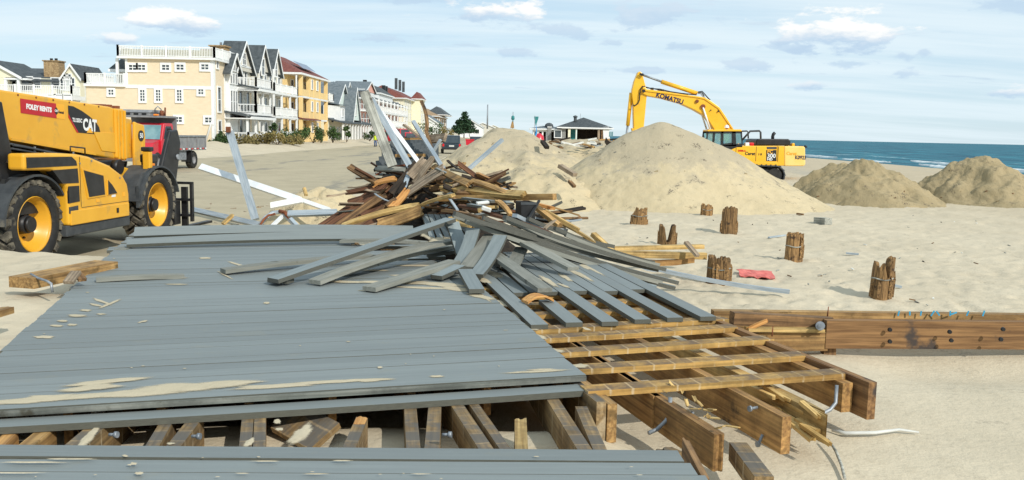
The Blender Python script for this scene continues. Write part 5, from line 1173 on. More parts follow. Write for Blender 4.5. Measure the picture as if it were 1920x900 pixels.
# ------------------------------------------------------------------ excavator
EY = 46.2
EO = D(1420, 352, EY); EO.z = .1
exc = thing('excavator', 'yellow tracked excavator behind the tallest sand pile, boom raised', 'excavator', (EO.x, EO.y, EO.z))
def E(px, py, y=EY): q = D(px, py, y)-EO; return (q.x, q.z)
def EP(pts, y0, y1, sc=None, yref=None): return MB().prism([E(*p, yref or EY) for p in pts], y0, y1)
Zm = lambda x, y: (1160+x/5, 120+y/5)
Zl = lambda x, y: (1310+x/7.5, 230+y/7.5)
boom = [Zm(*p) for p in [(215, 200), (260, 240), (400, 258), (600, 288), (740, 306), (800, 318), (850, 345), (930, 405), (985, 485), (1080, 640), (1120, 760), (960, 760), (900, 640), (840, 545), (800, 490), (700, 432), (570, 372), (400, 325), (260, 300), (215, 280)]]
EP(boom, -.35, .35).build('boom', 'yellow2', exc, bevel=.03)
EP([Zm(*p) for p in [(235, 248), (600, 292), (740, 311), (800, 323), (925, 410), (1060, 610), (1050, 615), (915, 418), (790, 332), (735, 320), (600, 301), (240, 258)]], -.40, -.352).build('boom_edge', 'yellow2', exc)
stick = [Zm(*p) for p in [(175, 80), (195, 72), (218, 90), (225, 130), (248, 215), (258, 290), (250, 380), (225, 640), (138, 640), (132, 400), (118, 280), (122, 240), (140, 165)]]
EP(stick, -.26, .26).build('stick', 'yellow2', exc, bevel=.03)
EP([Zm(*p) for p in [(190, 275), (250, 300), (258, 285), (200, 255)]], -.29, .29).build('stick_boss', 'yellow2', exc, bevel=.03)
def ecyl(a, b, r, mat, name, y=0., a_r=None):
    p, q = E(*a), E(*b); return MB().cyl((p[0], y, p[1]), (q[0], y, q[1]), r, a_r or r, 14).build(name, mat, exc)
ecyl(Zm(205, 95), Zm(400, 165), .055, 'galv', 'cylinder_rod'); ecyl(Zm(400, 165), Zm(735, 275), .11, 'yellow2', 'stick_cylinder')
ecyl(Zm(118, 270), Zm(85, 578), .10, 'yellow2', 'bucket_cylinder'); ecyl(Zm(85, 575), Zm(60, 760), .055, 'galv', 'cylinder_rod')
for y in (-.42, .42): ecyl(Zm(775, 410), Zm(840, 610), .045, 'whitemetal', 'cylinder_rod', y)
for y in (-.42, .42): ecyl(Zm(842, 614), Zm(900, 800), .11, 'yellow2', 'boom_cylinder', y)
ecyl(Zm(775, 405), Zm(776, 408), .12, 'blackm', 'pin')
for k, (a, r) in enumerate([((775, 402), .12), ((720, 352), .085), ((195, 100), .06), ((212, 105), .07), ((225, 255), .08), ((918, 445), .04), ((1008, 577), .04), ((848, 435), .03)]):
    p = E(*Zm(*a)); MB().cyl((p[0], -.36, p[1]), (p[0], -.44, p[1]), r, r, 14).build('pin', 'rust' if k in (0, 1) else 'blackm', exc)
def hose(pts, y, r, mat='blackm'): MB().tube([(E(*Zm(*p))[0], y, E(*Zm(*p))[1]) for p in pts], r, 6).build('hose', mat, exc)
hose([(240, 212), (215, 215), (195, 240), (188, 290), (186, 340), (170, 375), (140, 392), (125, 385)], -.34, .03)
hose([(245, 218), (300, 232), (380, 238), (480, 262), (600, 280), (720, 290)], -.2, .03); hose([(245, 222), (310, 225), (400, 247), (500, 265), (600, 286)], .1, .025, 'galv')
hose([(735, 265), (775, 258), (800, 285), (825, 315), (850, 340)], -.2, .03); hose([(745, 275), (770, 275), (790, 300), (815, 320)], .05, .03, 'galv'); hose([(720, 268), (760, 262), (790, 270), (810, 300)], .2, .03)
for x, y in ((310, 235), (375, 245), (405, 250), (600, 285), (630, 290)):
    p = E(*Zm(x, y)); MB().box((p[0], -.1, p[1]), (.12, .3, .12)).build('hose_clamp', 'blackm', exc)
ba = R(14.3)
p = E(*Zm(467, 327)); text('KOMATSU', .335, 'navy', 'boom_lettering', exc, face_s(p[0], -.353, p[1], ba), .003, .014, .92)
# cab
cy0, cy1 = -1.42, -.35; YN = EY-1.42
def EN(*p): return E(*Zl(*p), YN)
cf = [(92, 330), (122, 118), (600, 118), (620, 330), (535, 335), (300, 440), (150, 400)]
MB().prism([EN(*p) for p in [(92, 330), (180, 345), (330, 330), (330, 440), (300, 450), (200, 430), (130, 400)]], cy0, cy1).prism([EN(*p) for p in [(330, 318), (620, 300), (612, 345), (535, 345), (300, 450), (310, 380)]], cy0, cy1).build('cab_base', 'blackm', exc)
MB().prism([EN(*p) for p in [(126, 98), (596, 94), (606, 122), (122, 122)]], cy0-.03, cy1+.03).build('cab_roof', 'yellow2', exc, bevel=.02)
for k, pl in enumerate([[(122, 120), (140, 120), (112, 340), (92, 330)], [(318, 120), (352, 120), (340, 345), (312, 345)], [(205, 140), (235, 140), (215, 330), (190, 330)], [(470, 120), (520, 120), (530, 330), (470, 330)], [(590, 120), (610, 120), (620, 300), (608, 300)], [(122, 118), (610, 118), (610, 148), (122, 148)], [(352, 296), (480, 280), (480, 330), (352, 330)]]):
    for (a, b) in ((cy0, cy0+.07), (cy1-.07, cy1)): MB().prism([EN(*p) for p in pl], a, b).build('cab_pillar', 'blackm', exc)
glm = bpy.data.materials.new('clear_cab_glass'); glm.use_nodes = True; nt = glm.node_tree; bs = nt.nodes['Principled BSDF']; bs.inputs['Base Color'].default_value = (.5, .75, .78, 1); bs.inputs['Roughness'].default_value = .03
tr_ = N(nt, 'ShaderNodeBsdfTransparent'); tr_.inputs[0].default_value = (.72, .92, .93, 1); mx_ = N(nt, 'ShaderNodeMixShader'); mx_.inputs[0].default_value = .75
L(nt, bs, 0, mx_, 1); L(nt, tr_, 0, mx_, 2); L(nt, mx_, 0, nt.nodes['Material Output'], 0); M['clear'] = glm
MB().prism([EN(*p) for p in [(135, 148), (320, 148), (312, 330), (110, 330)]], cy0+.03, cy0+.04).build('cab_window', 'clear', exc)
MB().prism([EN(*p) for p in [(352, 148), (472, 148), (472, 300), (352, 318)]], cy0+.03, cy0+.04).build('cab_window', 'clear', exc)
MB().prism([EN(*p) for p in [(520, 140), (592, 140), (608, 280), (530, 300)]], cy0+.02, cy0+.03).build('cab_window', 'cabglass', exc)
MB().prism([EN(*p) for p in [(135, 148), (320, 148), (312, 330), (110, 330)]], cy1-.04, cy1-.03).build('cab_window', 'clear', exc)
a = EN(370, 330); MB().bx(a[0]-.1, a[0]+.45, -1.15, -.65, a[1]-.45, a[1]+.05).bx(a[0]+.35, a[0]+.45, -1.15, -.65, a[1], a[1]+.6).build('seat', 'blackm', exc, bevel=.05)
# body
body = [(300, 452), (530, 342), (545, 326), (1110, 326), (1110, 600), (620, 600), (480, 560), (380, 510)]
MB().prism([EN(*p) for p in body], -1.42, 1.42).build('side_housing', 'yellow2', exc, bevel=.03)
MB().prism([EN(*p) for p in [(590, 545), (1115, 560), (1115, 606), (640, 606)]], -1.46, -1.42).build('sill', 'yellow2', exc, bevel=.01)
MB().prism([EN(*p) for p in [(1112, 328), (1150, 326), (1205, 330), (1205, 606), (1112, 606)]], -1.40, 1.40).build('rear_panel', 'yellow2', exc, bevel=.02)
MB().prism([EN(*p) for p in [(1206, 330), (1480, 333), (1503, 350), (1506, 590), (1480, 612), (1206, 612)]], -1.40, 1.40).build('counterweight', 'pale', exc, bevel=.12, seg=4)
MB().prism([EN(*p) for p in [(845, 320), (850, 245), (880, 228), (1310, 230), (1340, 250), (1340, 322)]], -.9, 1.2).build('engine_hood', 'blackm', exc, bevel=.05)
MB().tube([(EN(1140, 235)[0], -.2, EN(1140, 235)[1]), (EN(1140, 195)[0], -.2, EN(1140, 195)[1]), (EN(1150, 160)[0], -.2, EN(1150, 160)[1]), (EN(1172, 142)[0], -.2, EN(1172, 142)[1])], .085, 10).build('exhaust', 'blackm', exc)
MB().tube([(EN(*p)[0], -1.2, EN(*p)[1]) for p in [(628, 245), (740, 120), (870, 115), (888, 135), (890, 225)]], .05, 8).build('handrail', 'fender', exc)
MB().tube([(EN(*p)[0], 1.2, EN(*p)[1]) for p in [(628, 245), (740, 120), (870, 115), (888, 135), (890, 225)]], .04, 8).build('handrail', 'fender', exc)
MB().tube([(EN(*p)[0], -1.3, EN(*p)[1]) for p in [(78, 180), (75, 200), (62, 220), (60, 330)]], .035, 6).bx(EN(62, 180)[0], EN(85, 180)[0], -1.34, -1.26, EN(0, 220)[1], EN(0, 175)[1]).build('mirror', 'blackm', exc)
for i, p in enumerate(((715, 308), (760, 308))):
    a = EN(*p); MB().box((a[0], -1.0, a[1]), (.3, .3, .2)).build('cap', ['whitemetal', 'redlens'][i], exc, bevel=.05)
for px in (1315, 1400): a = EN(px, 318); MB().box((a[0], -.5, a[1]), (.14, .3, .2)).build('lifting_eye', 'yellow2', exc, bevel=.03)
for px in (528, 812, 1122): a, b = EN(px, 335), EN(px, 545); MB().bx(a[0]-.012, a[0]+.012, -1.424, -1.41, b[1], a[1]).build('door_seam', 'blackm', exc)
MB().prism([EN(*p) for p in [(950, 385), (1095, 385), (1095, 542), (950, 540)]], -1.427, -1.41).build('black_panel', 'ink', exc)
MB().prism([EN(*p) for p in [(955, 340), (1098, 340), (1098, 372), (960, 372)]], -1.427, -1.41).build('grille', 'fender', exc)
def etext(s, px, py, size, mat, xs=1, y=-1.43, b=.006): a = EN(px, py); text(s, size, mat, 'housing_lettering', exc, face_s(a[0], y, a[1], R(.4)), .002, b, xs)
etext('PC', 1003, 412, .24, 'signyellow'); etext('300', 1022, 468, .29, 'white'); etext('HD', 1000, 516, .17, 'white', 1.1)
etext('Caret', 722, 436, .22, 'ink'); etext('D300-A', 607, 396, .12, 'redlens'); etext('1 8', 862, 446, .14, 'ink'); etext('Caret', 1308, 434, .22, 'signyellow', 1, -1.412); etext('K0923', 1435, 492, .26, 'navy', .82, -1.412)
MB().bx(EN(575, 0)[0], EN(1206, 0)[0], -1.2, 1.2, EN(0, 625)[1], EN(0, 600)[1]).build('deck_plate', 'blackm', exc)
# undercarriage
cx0 = EN(770, 0)[0]; MB().cyl((cx0, 0, .95), (cx0, 0, 1.25), .75, .75, 28).bx(cx0-.9, cx0+.9, -1.2, 1.2, .5, .9).build('slew_ring', 'blackm', exc)
xr_ = EN(1240, 0)[0]; xl_ = xr_-4.6
def track(y0, y1):
    r = .48; zc_ = .50; m = MB(); pts = []
    Lh = (xr_-r)-(xl_+r); per = 2*Lh+2*math.pi*r; nsh = 44
    t = MB().prism([(xl_+.5, .12), (xr_-.5, .12), (xr_-.3, .4), (xr_-.5, .78), (xl_+.5, .78), (xl_+.3, .4)], y0+.12, y1-.12).build('track_frame', 'blackm', exc)
    for i in range(nsh):
        s = per*i/nsh
        if s < Lh: x, z, a = xl_+r+s, zc_+r, 0
        elif s < Lh+math.pi*r: th_ = (s-Lh)/r; x, z, a = xr_-r+r*math.sin(th_), zc_+r*math.cos(th_), th_
        elif s < 2*Lh+math.pi*r: x, z, a = xr_-r-(s-Lh-math.pi*r), zc_-r, math.pi
        else: th_ = (s-2*Lh-math.pi*r)/r; x, z, a = xl_+r-r*math.sin(th_), zc_-r*math.cos(th_), math.pi+th_
        b = MB().bx(-.128, .118, y0, y1, -.03, .03).bx(-.1, -.07, y0, y1, .03, .07)
        b.tf(Matrix.Translation((x, 0, z)) @ Matrix.Rotation(a, 4, 'Y')); b.build('track_shoe', 'fender', t)
    w_ = MB()
    for x in (xl_+r, xr_-r): w_.cyl((x, y0+.05, zc_), (x, y1-.05, zc_), .36, .36, 20)
    for i in range(6): w_.cyl((xl_+1+i*.52, y0+.06, .2), (xl_+1+i*.52, y1-.06, .2), .15, .15, 12)
    w_.build('roller', 'tyre', t)
track(-1.55, -.95); track(.95, 1.55)
# bucket behind the pile
a = E(*Zm(175, 640)); MB().prism([(a[0]-.7, .3), (a[0]-.1, .0), (a[0]+.8, .3), (a[0]+1.0, 1.0), (a[0]+.6, 1.6), (a[0]+.0, 1.8), (a[0]-.2, 1.2)], -.75, .75).build('bucket', 'blackm', exc, bevel=.04)
MB().prism([(a[0]-.32, a[1]+.2), (a[0]+.45, a[1]+.2), (a[0]+.38, 1.6), (a[0]+.0, 1.6)], -.25, .25).build('stick_end', 'yellow2', exc)
# ------------------------------------------------------------------ people
def person(name_label, loc, rz, vest, sit=False, hat=True, ph=0):
    t = thing('person', name_label, 'person', loc, rz)
    V = [(0, 0, .92), (0, 0, 1.15), (0, .01, 1.38), (0, 0, 1.50), (0, .02, 1.60), (0, .02, 1.72),
         (.19, 0, 1.40), (.24, .02, 1.13), (.23, .12, .92), (.235, .15, .82), (-.19, 0, 1.40), (-.25, -.01, 1.13), (-.22, .08, .90), (-.22, .11, .80),
         (.10, 0, .86), (.12, .03+.05*ph, .48), (.12, 0, .08), (.13, .14, .04), (-.10, 0, .86), (-.12, .02-.05*ph, .48), (-.13, -.02, .08), (-.14, .12, .04)]
    Ed = [(0, 1), (1, 2), (2, 3), (3, 4), (4, 5), (2, 6), (6, 7), (7, 8), (8, 9), (2, 10), (10, 11), (11, 12), (12, 13), (0, 14), (14, 15), (15, 16), (16, 17), (0, 18), (18, 19), (19, 20), (20, 21)]
    Rd = [.14, .13, .15, .055, .085, .075, .06, .045, .035, .04, .06, .045, .035, .04, .085, .06, .045, .04, .085, .06, .045, .04]
    if sit:
        V[14:18] = [(.10, .05, .88), (.12, .42, .90), (.12, .46, .48), (.12, .58, .44)]; V[18:22] = [(-.10, .05, .88), (-.12, .42, .90), (-.12, .46, .48), (-.12, .58, .44)]
    me = bpy.data.meshes.new('body'); me.from_pydata(V, Ed, []); me.materials.append(M['skin'])
    o = bpy.data.objects.new('body', me); COL.objects.link(o); o.parent = t
    o.modifiers.new('skin', 'SKIN'); s = o.modifiers.new('smooth', 'SUBSURF'); s.levels = 1; s.render_levels = 1
    if not me.skin_vertices: me.skin_vertices.new() if hasattr(me.skin_vertices, 'new') else None
    bm = bmesh.new(); bm.from_mesh(me); sk = bm.verts.layers.skin.verify(); bm.verts.ensure_lookup_table()
    for i, v in enumerate(bm.verts): v[sk].radius = (Rd[i], Rd[i]); v[sk].use_root = (i == 0)
    bm.to_mesh(me); bm.free()
    MB().lathe([(.0, .86), (.17, .88), (.19, 1.0), (.185, 1.2), (.20, 1.38), (.13, 1.47), (.07, 1.5)], 14, 'z').tf(Matrix.Diagonal((1, .8, 1, 1))).build('vest', vest, t)
    for sx, i in ((1, 14), (-1, 18)):
        MB().tube([Vector(V[i])+Vector((0, 0, .06)), V[i+1], V[i+2]], [.105, .085, .075], 10).build('trouser_leg', 'jeans', t)
        MB().tube([Vector(V[i+2])+Vector((0, 0, -.02)), Vector(V[i+3])+Vector((0, .03, -.0))], [.06, .05], 8).build('boot', 'blackm', t)
    for i in (6, 10): MB().tube([V[i], V[i+1], V[i+2]], [.08, .062, .05], 8).build('sleeve', vest, t)
    if hat: MB().lathe([(.15, 1.67), (.115, 1.68), (.11, 1.75), (.06, 1.81), (0, 1.82)], 14, 'z', (0, .02, 0)).build('helmet', 'white', t)
    else: MB().lathe([(.09, 1.62), (.098, 1.70), (.08, 1.77), (0, 1.80)], 12, 'z', (0, .0, 0)).build('hair', 'brown', t)
    return t
pp = P(704, 275, .27); person('left worker of the pair by the road, yellow safety vest and blue jeans', (pp.x, pp.y, .27), 2.6, 'hivis', ph=.5)
pp = P(711, 275, .27); person('right worker of the pair by the road, standing partly behind the other', (pp.x+.15, pp.y+.5, .27), 2.2, 'hivis', ph=-.4)
a = EN(395, 330); person('operator in a yellow vest seated inside the excavator cab', (EO.x+a[0]+.1, EO.y-.9, EO.z+a[1]-.75), R(90), 'hivis', sit=True)
# ------------------------------------------------------------------ dump truck
DT = D(313, 322, 43.); hd = R(-93.6)
dt = thing('dump_truck', 'red dump truck with a grey bed parked in front of the tan house', 'dump truck', (0, 0, 0), hd)
fx_ = Vector((math.cos(hd), math.sin(hd), 0)); ly_ = Vector((-fx_.y, fx_.x, 0))
o_ = Vector((DT.x, DT.y, 0))-fx_*1.9-ly_*1.12; dt.location = (o_.x, o_.y, .26)
MB().prism([(1.0, .75), (1.0, 2.22), (1.1, 2.3), (1.95, 2.3), (2.25, 1.48), (2.3, .75)], -1.08, 1.08).build('cab', 'red', dt, bevel=.05)
MB().prism([(2.24, .72), (2.24, 1.50), (2.9, 1.36), (3.22, 1.1), (3.25, .72)], -.98, .98).build('hood', 'red', dt, bevel=.06)
MB().add([(1.99, -.95, 2.2), (1.99, .95, 2.2), (2.245, .98, 1.52), (2.245, -.98, 1.52)], [(0, 1, 2, 3)]).tf(Matrix.Translation((.02, 0, .0))).build('windshield', 'cabglass', dt)
for y in (-1.09, 1.085): MB().prism([(1.25, 2.15), (1.85, 2.15), (2.08, 1.55), (1.25, 1.5)], y, y+.006).build('side_window', 'glass', dt)
for y in (-.82, .5): MB().bx(3.2, 3.26, y, y+.32, .86, 1.02).build('headlight', 'paper', dt, bevel=.02)
MB().bx(3.2, 3.262, -.45, .45, .78, 1.12).build('grille', 'galv', dt, bevel=.02)
MB().bx(3.2, 3.4, -1.1, 1.1, .48, .72).build('bumper', 'bed', dt, bevel=.03)
MB().bx(-2.9, 3.1, -.45, .45, .5, .75).build('chassis', 'blackm', dt)
bedm = MB().bx(-2.7, .75, 1.06, 1.14, 1.02, 1.66).bx(-2.7, .75, -1.14, -1.06, 1.02, 1.66).bx(-2.7, .75, -1.14, 1.14, .95, 1.04).bx(-2.76, -2.7, -1.14, 1.14, .95, 1.7)
bedm.bx(.72, .82, -1.14, 1.14, .95, 2.62).bx(.82, 2.35, -1.16, 1.16, 2.55, 2.64)
bd_ = bedm.build('bed', 'bed', dt)
rb_ = [MB().bx(x, x+.09, 1.14, 1.18, .98, 1.68).build('rib', 'bed', dt) for x in (-2.7, -1.6, -.5, .6)]
MB().bx(-2.7, .8, 1.05, 1.2, 1.64, 1.72).build('top_rail', 'galv', dt); MB().bx(-2.7, .5, -1.0, -.9, 1.5, 1.86).build('far_board', 'red', dt)
for i in range(10): MB().bx(-2.7+i*.34, -2.7+i*.34+.17, 1.185, 1.195, 1.0, 1.07).build('reflector', 'redlens' if i % 2 else 'white', dt)
MB().bx(.83, 2.2, -.95, .5, 2.64, 2.78).prism([(.85, 2.92), (2.0, 2.92), (2.25, 2.78), (.85, 2.78)], -1.0, .55).build('tarp_housing', 'bed', dt, bevel=.02)
for y in (-.7, -.3, .1): MB().bx(2.2, 2.22, y, y+.22, 2.67, 2.75).build('clearance_light', 'blackm', dt)
MB().bx(2.2, 2.4, .75, .95, 2.64, 2.72).build('marker_light', 'amber', dt, bevel=.02)
MB().tube([(1.6, .75, 2.64), (1.65, .8, 2.95), (1.8, .7, 3.1), (1.9, .6, 2.95), (1.75, .65, 2.7)], .03, 6).build('hose_reel', 'galv', dt)
MB().cyl((1.7, .85, 2.64), (1.7, .85, 2.9), .12, .09, 10).tube([(1.7, 1.0, 2.64), (1.7, 1.02, 3.05)], .04, 6).build('beacon', 'rust', dt)
for y in (1.25,): MB().bx(1.95, 2.12, y, y+.22, 1.45, 2.05).build('mirror', 'blackm', dt, bevel=.03)
for x in (2.55, -1.5):
    for y in (-1.02, .72):
        w = MB().lathe([(.22, 0), (.42, -.0), (.46, .05), (.46, .25), (.42, .3), (.22, .3)], 24).build('wheel', 'tyre', dt, (x, y, .46)); MB().lathe([(.22, .29), (.2, .22), (.08, .2), (0, .26)], 18).build('rim', 'bed', w)
MB().bx(-.6, .3, .7, 1.02, .45, .95).build('fuel_tank', 'galv', dt, bevel=.05); MB().bx(-1.05, -1.0, .55, 1.1, .35, 1.0).build('mud_flap', 'blackm', dt)
# ------------------------------------------------------------------ cars
def car(nm, label, loc, rz, body, tall=1.7, ln=4.5, wd=1.85, pickup=False, group=None):
    c = thing(nm, label, 'pickup truck' if pickup else 'car', loc, rz, group); h = ln/2; w = wd/2
    MB().prism([(-h, .45), (-h, .98), (-h+.1, 1.05), (h-1.1, 1.05), (h-.1, .9), (h, .7), (h, .4)], -w, w).build('body', body, c, bevel=.07, seg=3)
    g0 = [(-h+.08, 1.03), (-h+.3, tall-.05), (-h+.5, tall), (h-2.1, tall), (h-1.2, 1.03)] if not pickup else [(-.3, 1.03), (-.2, tall-.05), (0, tall), (.9, tall), (h-1.1, 1.03)]
    MB().prism(g0, -w+.12, w-.12).build('cabin', body, c, bevel=.06)
    MB().prism([(p[0]*.93, 1.06+(p[1]-1.03)*.82) for p in g0], -w+.11, w-.11).build('side_glass', 'glass', c)
    r0, r1 = g0[0], g0[1]
    MB().add([(r0[0]-.01, -w+.25, 1.1), (r0[0]-.01, w-.25, 1.1), (r1[0]-.03, w-.3, tall-.14), (r1[0]-.03, -w+.3, tall-.14)], [(0, 1, 2, 3)]).build('rear_window', 'glass', c)
    for s in (-1, 1): MB().bx(-h-.015, -h+.1, s*(w-.15)-.09, s*(w-.15)+.09, .72, 1.0).build('tail_light', 'redlens', c, bevel=.02)
    MB().bx(-h-.08, -h+.1, -w+.05, w-.05, .42, .6).build('bumper', 'blackm', c, bevel=.03); MB().bx(-h-.02, -h, -.25, .25, .72, .86).build('number_plate', 'paper', c)
    for x in (-h+.9, h-.9):
        for y in (-w, w-.22): q = MB().lathe([(.2, 0), (.34, 0), (.36, .05), (.36, .18), (.34, .22), (.2, .22)], 20).build('wheel', 'tyre', c, (x, y, .36)); MB().lathe([(.2, .02), (0, .03)], 14).lathe([(.2, .2), (0, .19)], 14).build('rim', 'galv', q)
    return c
pp = D(845, 288, 92); car('suv', 'dark blue suv seen from behind on the sandy road past the heap', (pp.x, pp.y, .27), R(96), 'carblue', 1.85, 4.8, 1.95)
pp = D(892, 276, 112); car('parked_car', 'dark car farther off left of the two humped sand pile', (pp.x, pp.y, .27), R(95), 'carblue', 1.7)
pp = D(881, 277, 108); t = thing('bin', 'red bin standing behind the dark far car', 'bin', (pp.x, pp.y, .27)); MB().prism([(-.4, 0), (.4, 0), (.5, 1.3), (-.5, 1.3)], -.4, .4).build('bin_body', 'red', t); MB().bx(-.54, .54, -.45, .45, 1.3, 1.38).build('lid', 'redlens', t)
pp = D(770, 262, 135); car('pickup_truck', 'red pickup truck behind the leaning rails', (pp.x, pp.y, .3), R(100), 'red', 2.0, 5.2, 2, True)
pp = D(733, 258, 150); car('pickup_truck', 'second red pickup truck half hidden by the weathered post', (pp.x, pp.y, .3), R(140), 'red', 2.2, 5.4, 2.1, True)
pp = D(754, 250, 160); car('van', 'red van farthest back behind the leaning rails', (pp.x, pp.y, .3), R(110), 'red', 2.6, 5.2, 2.1)
# ------------------------------------------------------------------ houses
_wc = {}
def window(root, face, a, z, w, h, nx=2, nz=2, at=0., trim=.14, pane='glass', fr='white'):
    key = (round(w, 2), round(h, 2), nx, nz, trim, pane, fr)
    if key not in _wc:
        m = MB(); W2, H2 = w/2, h/2; t = trim
        m.bx(-W2-t, W2+t, -.09, .03, H2, H2+t*1.1).bx(-W2-t, W2+t, -.12, .03, -H2-t*1.1, -H2).bx(-W2-t, -W2, -.09, .03, -H2, H2).bx(W2, W2+t, -.09, .03, -H2, H2)
        b = .035
        for i in range(1, nx): x = -W2+w*i/nx; m.bx(x-b, x+b, -.06, .02, -H2, H2)
        for i in range(1, nz): q = -H2+h*i/nz; m.bx(-W2, W2, -.062, .02, q-b, q+b)
        p = MB().bx(-W2, W2, -.03, .01, -H2, H2)
        _wc[key] = (m.mesh('window', fr), p.mesh('pane', pane))
    f, p = _wc[key]
    o = link('window', f, root, (a, at, z) if face == 's' else (at, a, z))
    if face == 'f': o.rotation_euler = (0, 0, R(90))
    link('pane', p, o); return o
def railing(root, pts, z, h=.95, mat='white', step=.28, name='railing'):
    m = MB()
    for i in range(len(pts)-1):
        a = Vector(pts[i]); b = Vector(pts[i+1]); d = b-a; l = d.length
        for zz, t in ((z+h, .05), (z+.10, .04)):
            c = (a+b)/2; m.box((c.x, c.y, zz), (l, .09, t*2), Matrix.Rotation(math.atan2(d.y, d.x), 3, 'Z'))
        for k in range(int(l/step)+1):
            q = a+d*(k/max(1, int(l/step))); m.bx(q.x-.03, q.x+.03, q.y-.03, q.y+.03, z+.1, z+h)
        npst = max(1, round(l/2.6))
        for k in range(npst+1):
            q = a+d*(k/npst); m.bx(q.x-.09, q.x+.09, q.y-.09, q.y+.09, z-.1, z+h+.12)
    return m.build(name, mat, root)
def blk(root, name, mat, x0, x1, y0, y1, z0, z1): return MB().bx(x0, x1, y0, y1, z0, z1).build(name, mat, root)
def gable_x(root, x0, x1, yc, half, z0, zp, rmat='roof', fmat='shaker', oh=.35, name='roof'):
    m = MB(); s = (zp-z0)/half; t = .14
    for sg in (-1, 1):
        y1 = yc+sg*(half+oh); ze = z0-s*oh
        m.prism([(yc, zp), (yc, zp+t), (y1, ze+t), (y1, ze)] if sg > 0 else [(yc, zp+t), (yc, zp), (y1, ze), (y1, ze+t)], x0-.1, x1+oh, 'x')
    r = m.build(name, rmat, root)
    MB().prism([(yc-half, z0), (yc+half, z0), (yc, zp-.01)], x0, x1, 'x').build('gable_wall', fmat, root)
    b = MB()
    for sg in (-1, 1):
        y1 = yc+sg*(half+oh); ze = z0-s*oh
        q = [(yc, zp+.16), (yc, zp-.14), (y1, ze-.14), (y1, ze+.16)]; b.prism(q, x1+oh, x1+oh+.06, 'x')
    b.build('barge_board', 'white', r); return r
def gable_y(root, y0, y1, xc, half, z0, zp, rmat='roof', fmat='cream', oh=.4):
    m = MB(); s = (zp-z0)/half; t = .16
    for sg in (-1, 1):
        x1 = xc+sg*(half+oh); ze = z0-s*oh
        m.prism([(xc, zp), (xc, zp+t), (x1, ze+t), (x1, ze)], y0-oh, y1+oh, 'y')
    r = m.build('roof', rmat, root); MB().prism([(xc-half, z0), (xc+half, z0), (xc, zp-.01)], y0, y1, 'y').build('gable_wall', fmat, root)
    b = MB()
    for sg in (-1, 1):
        x1 = xc+sg*(half+oh); ze = z0-s*oh; b.prism([(xc, zp+.18), (xc, zp-.16), (x1, ze-.16), (x1, ze+.18)], y0-oh-.06, y0-oh, 'y')
    b.build('barge_board', 'white', r); return r
def hip(root, x0, x1, y0, y1, z0, zp, mat, oh=.6, k=.5, name='roof', soffit='white'):
    x0 -= oh; x1 += oh; y0 -= oh; y1 += oh; w = x1-x0; d = y1-y0; c = ((x0+x1)/2, (y0+y1)/2); m = MB()
    if d > w: a, b = (c[0], y0+w*k, zp), (c[0], y1-w*k, zp)
    else: a, b = (x0+d*k, c[1], zp), (x1-d*k, c[1], zp)
    P8 = [(x0, y0, z0), (x1, y0, z0), (x1, y1, z0), (x0, y1, z0), a, b]
    f = [(0, 1, 4), (1, 2, 5, 4), (2, 3, 5), (3, 0, 4, 5), (3, 2, 1, 0)] if d > w else [(0, 1, 5, 4), (1, 2, 5), (2, 3, 4, 5), (3, 0, 4), (3, 2, 1, 0)]
    m.add(P8, f); r = m.build(name, mat, root)
    blk(r, 'fascia', soffit, x0-.03, x1+.03, y0-.03, y1+.03, z0-.26, z0-.004); return r
def post(root, x, y, z0, z1, w=.22, mat='white'): return blk(root, 'column', mat, x-w/2, x+w/2, y-w/2, y+w/2, z0, z1)
# --- tan house
hp = D(402, 269, 90); HX, HY, HZ = hp.x, 90., hp.z-.05
def hs(px, py, y=90.): q = D(px, py, y); return q.x-HX, q.z-HZ
A = thing('house', 'large tan three storey house with white trim and a railed flat roof', 'house', (HX, HY, HZ))
zb = hs(300, 164)[1]; zt = hs(300, 111)[1]; xl = hs(163, 200)[0]; xu = hs(236, 140)[0]
blk(A, 'wall', 'tanwall', xl, 0, 0, 13, -1.2, zb); blk(A, 'wall', 'tanwall', xu, 0, .003, 13, zb, zt)
blk(A, 'trim_band', 'white', xu-.1, .03, -.06, 0, zb-.12, zb+.22)
for x in (0, ): blk(A, 'corner_board', 'white', -.24, .05, -.05, .24, -.4, zt)
blk(A, 'corner_board', 'white', xu-.03, xu+.2, -.05, .2, zb, zt)
blk(A, 'roof_slab', 'white', xu-.7, .35, -.4, 13.3, zt, zt+.22)
pr = railing(A, [(xu-.6, 6), (xu-.6, -.3), (.25, -.3), (.25, 12)], zt+.2, 1.0, step=.16)
blk(pr, 'rail_panel', 'cream', xu-.4, .1, -.12, -.09, zt+.22, zt+.95)
for (a, b) in ((.30, .42), (.18, .24), (.74, .8)): blk(A, 'deck_chair', ['greybrown', 'fabric', 'pink'][int(a*10) % 3], xu*(1-a), xu*(1-b), .6, 1.2, zt+.25, zt+.95)
ch = hs(394, 80)[1]
blk(A, 'chimney', 'stone', -1.6, -.1, 4, 5.6, zt+.2, ch); blk(A, 'chimney_cap', 'stone', -1.75, .05, 3.85, 5.75, ch, ch+.14); blk(A, 'chimney_pot', 'galv', -.8, -.6, 4.6, 4.8, ch+.14, ch+.5); blk(A, 'chimney_base', 'greybrown', -2.5, -.0, 3.6, 5.8, zt+.2, zt+1.4)
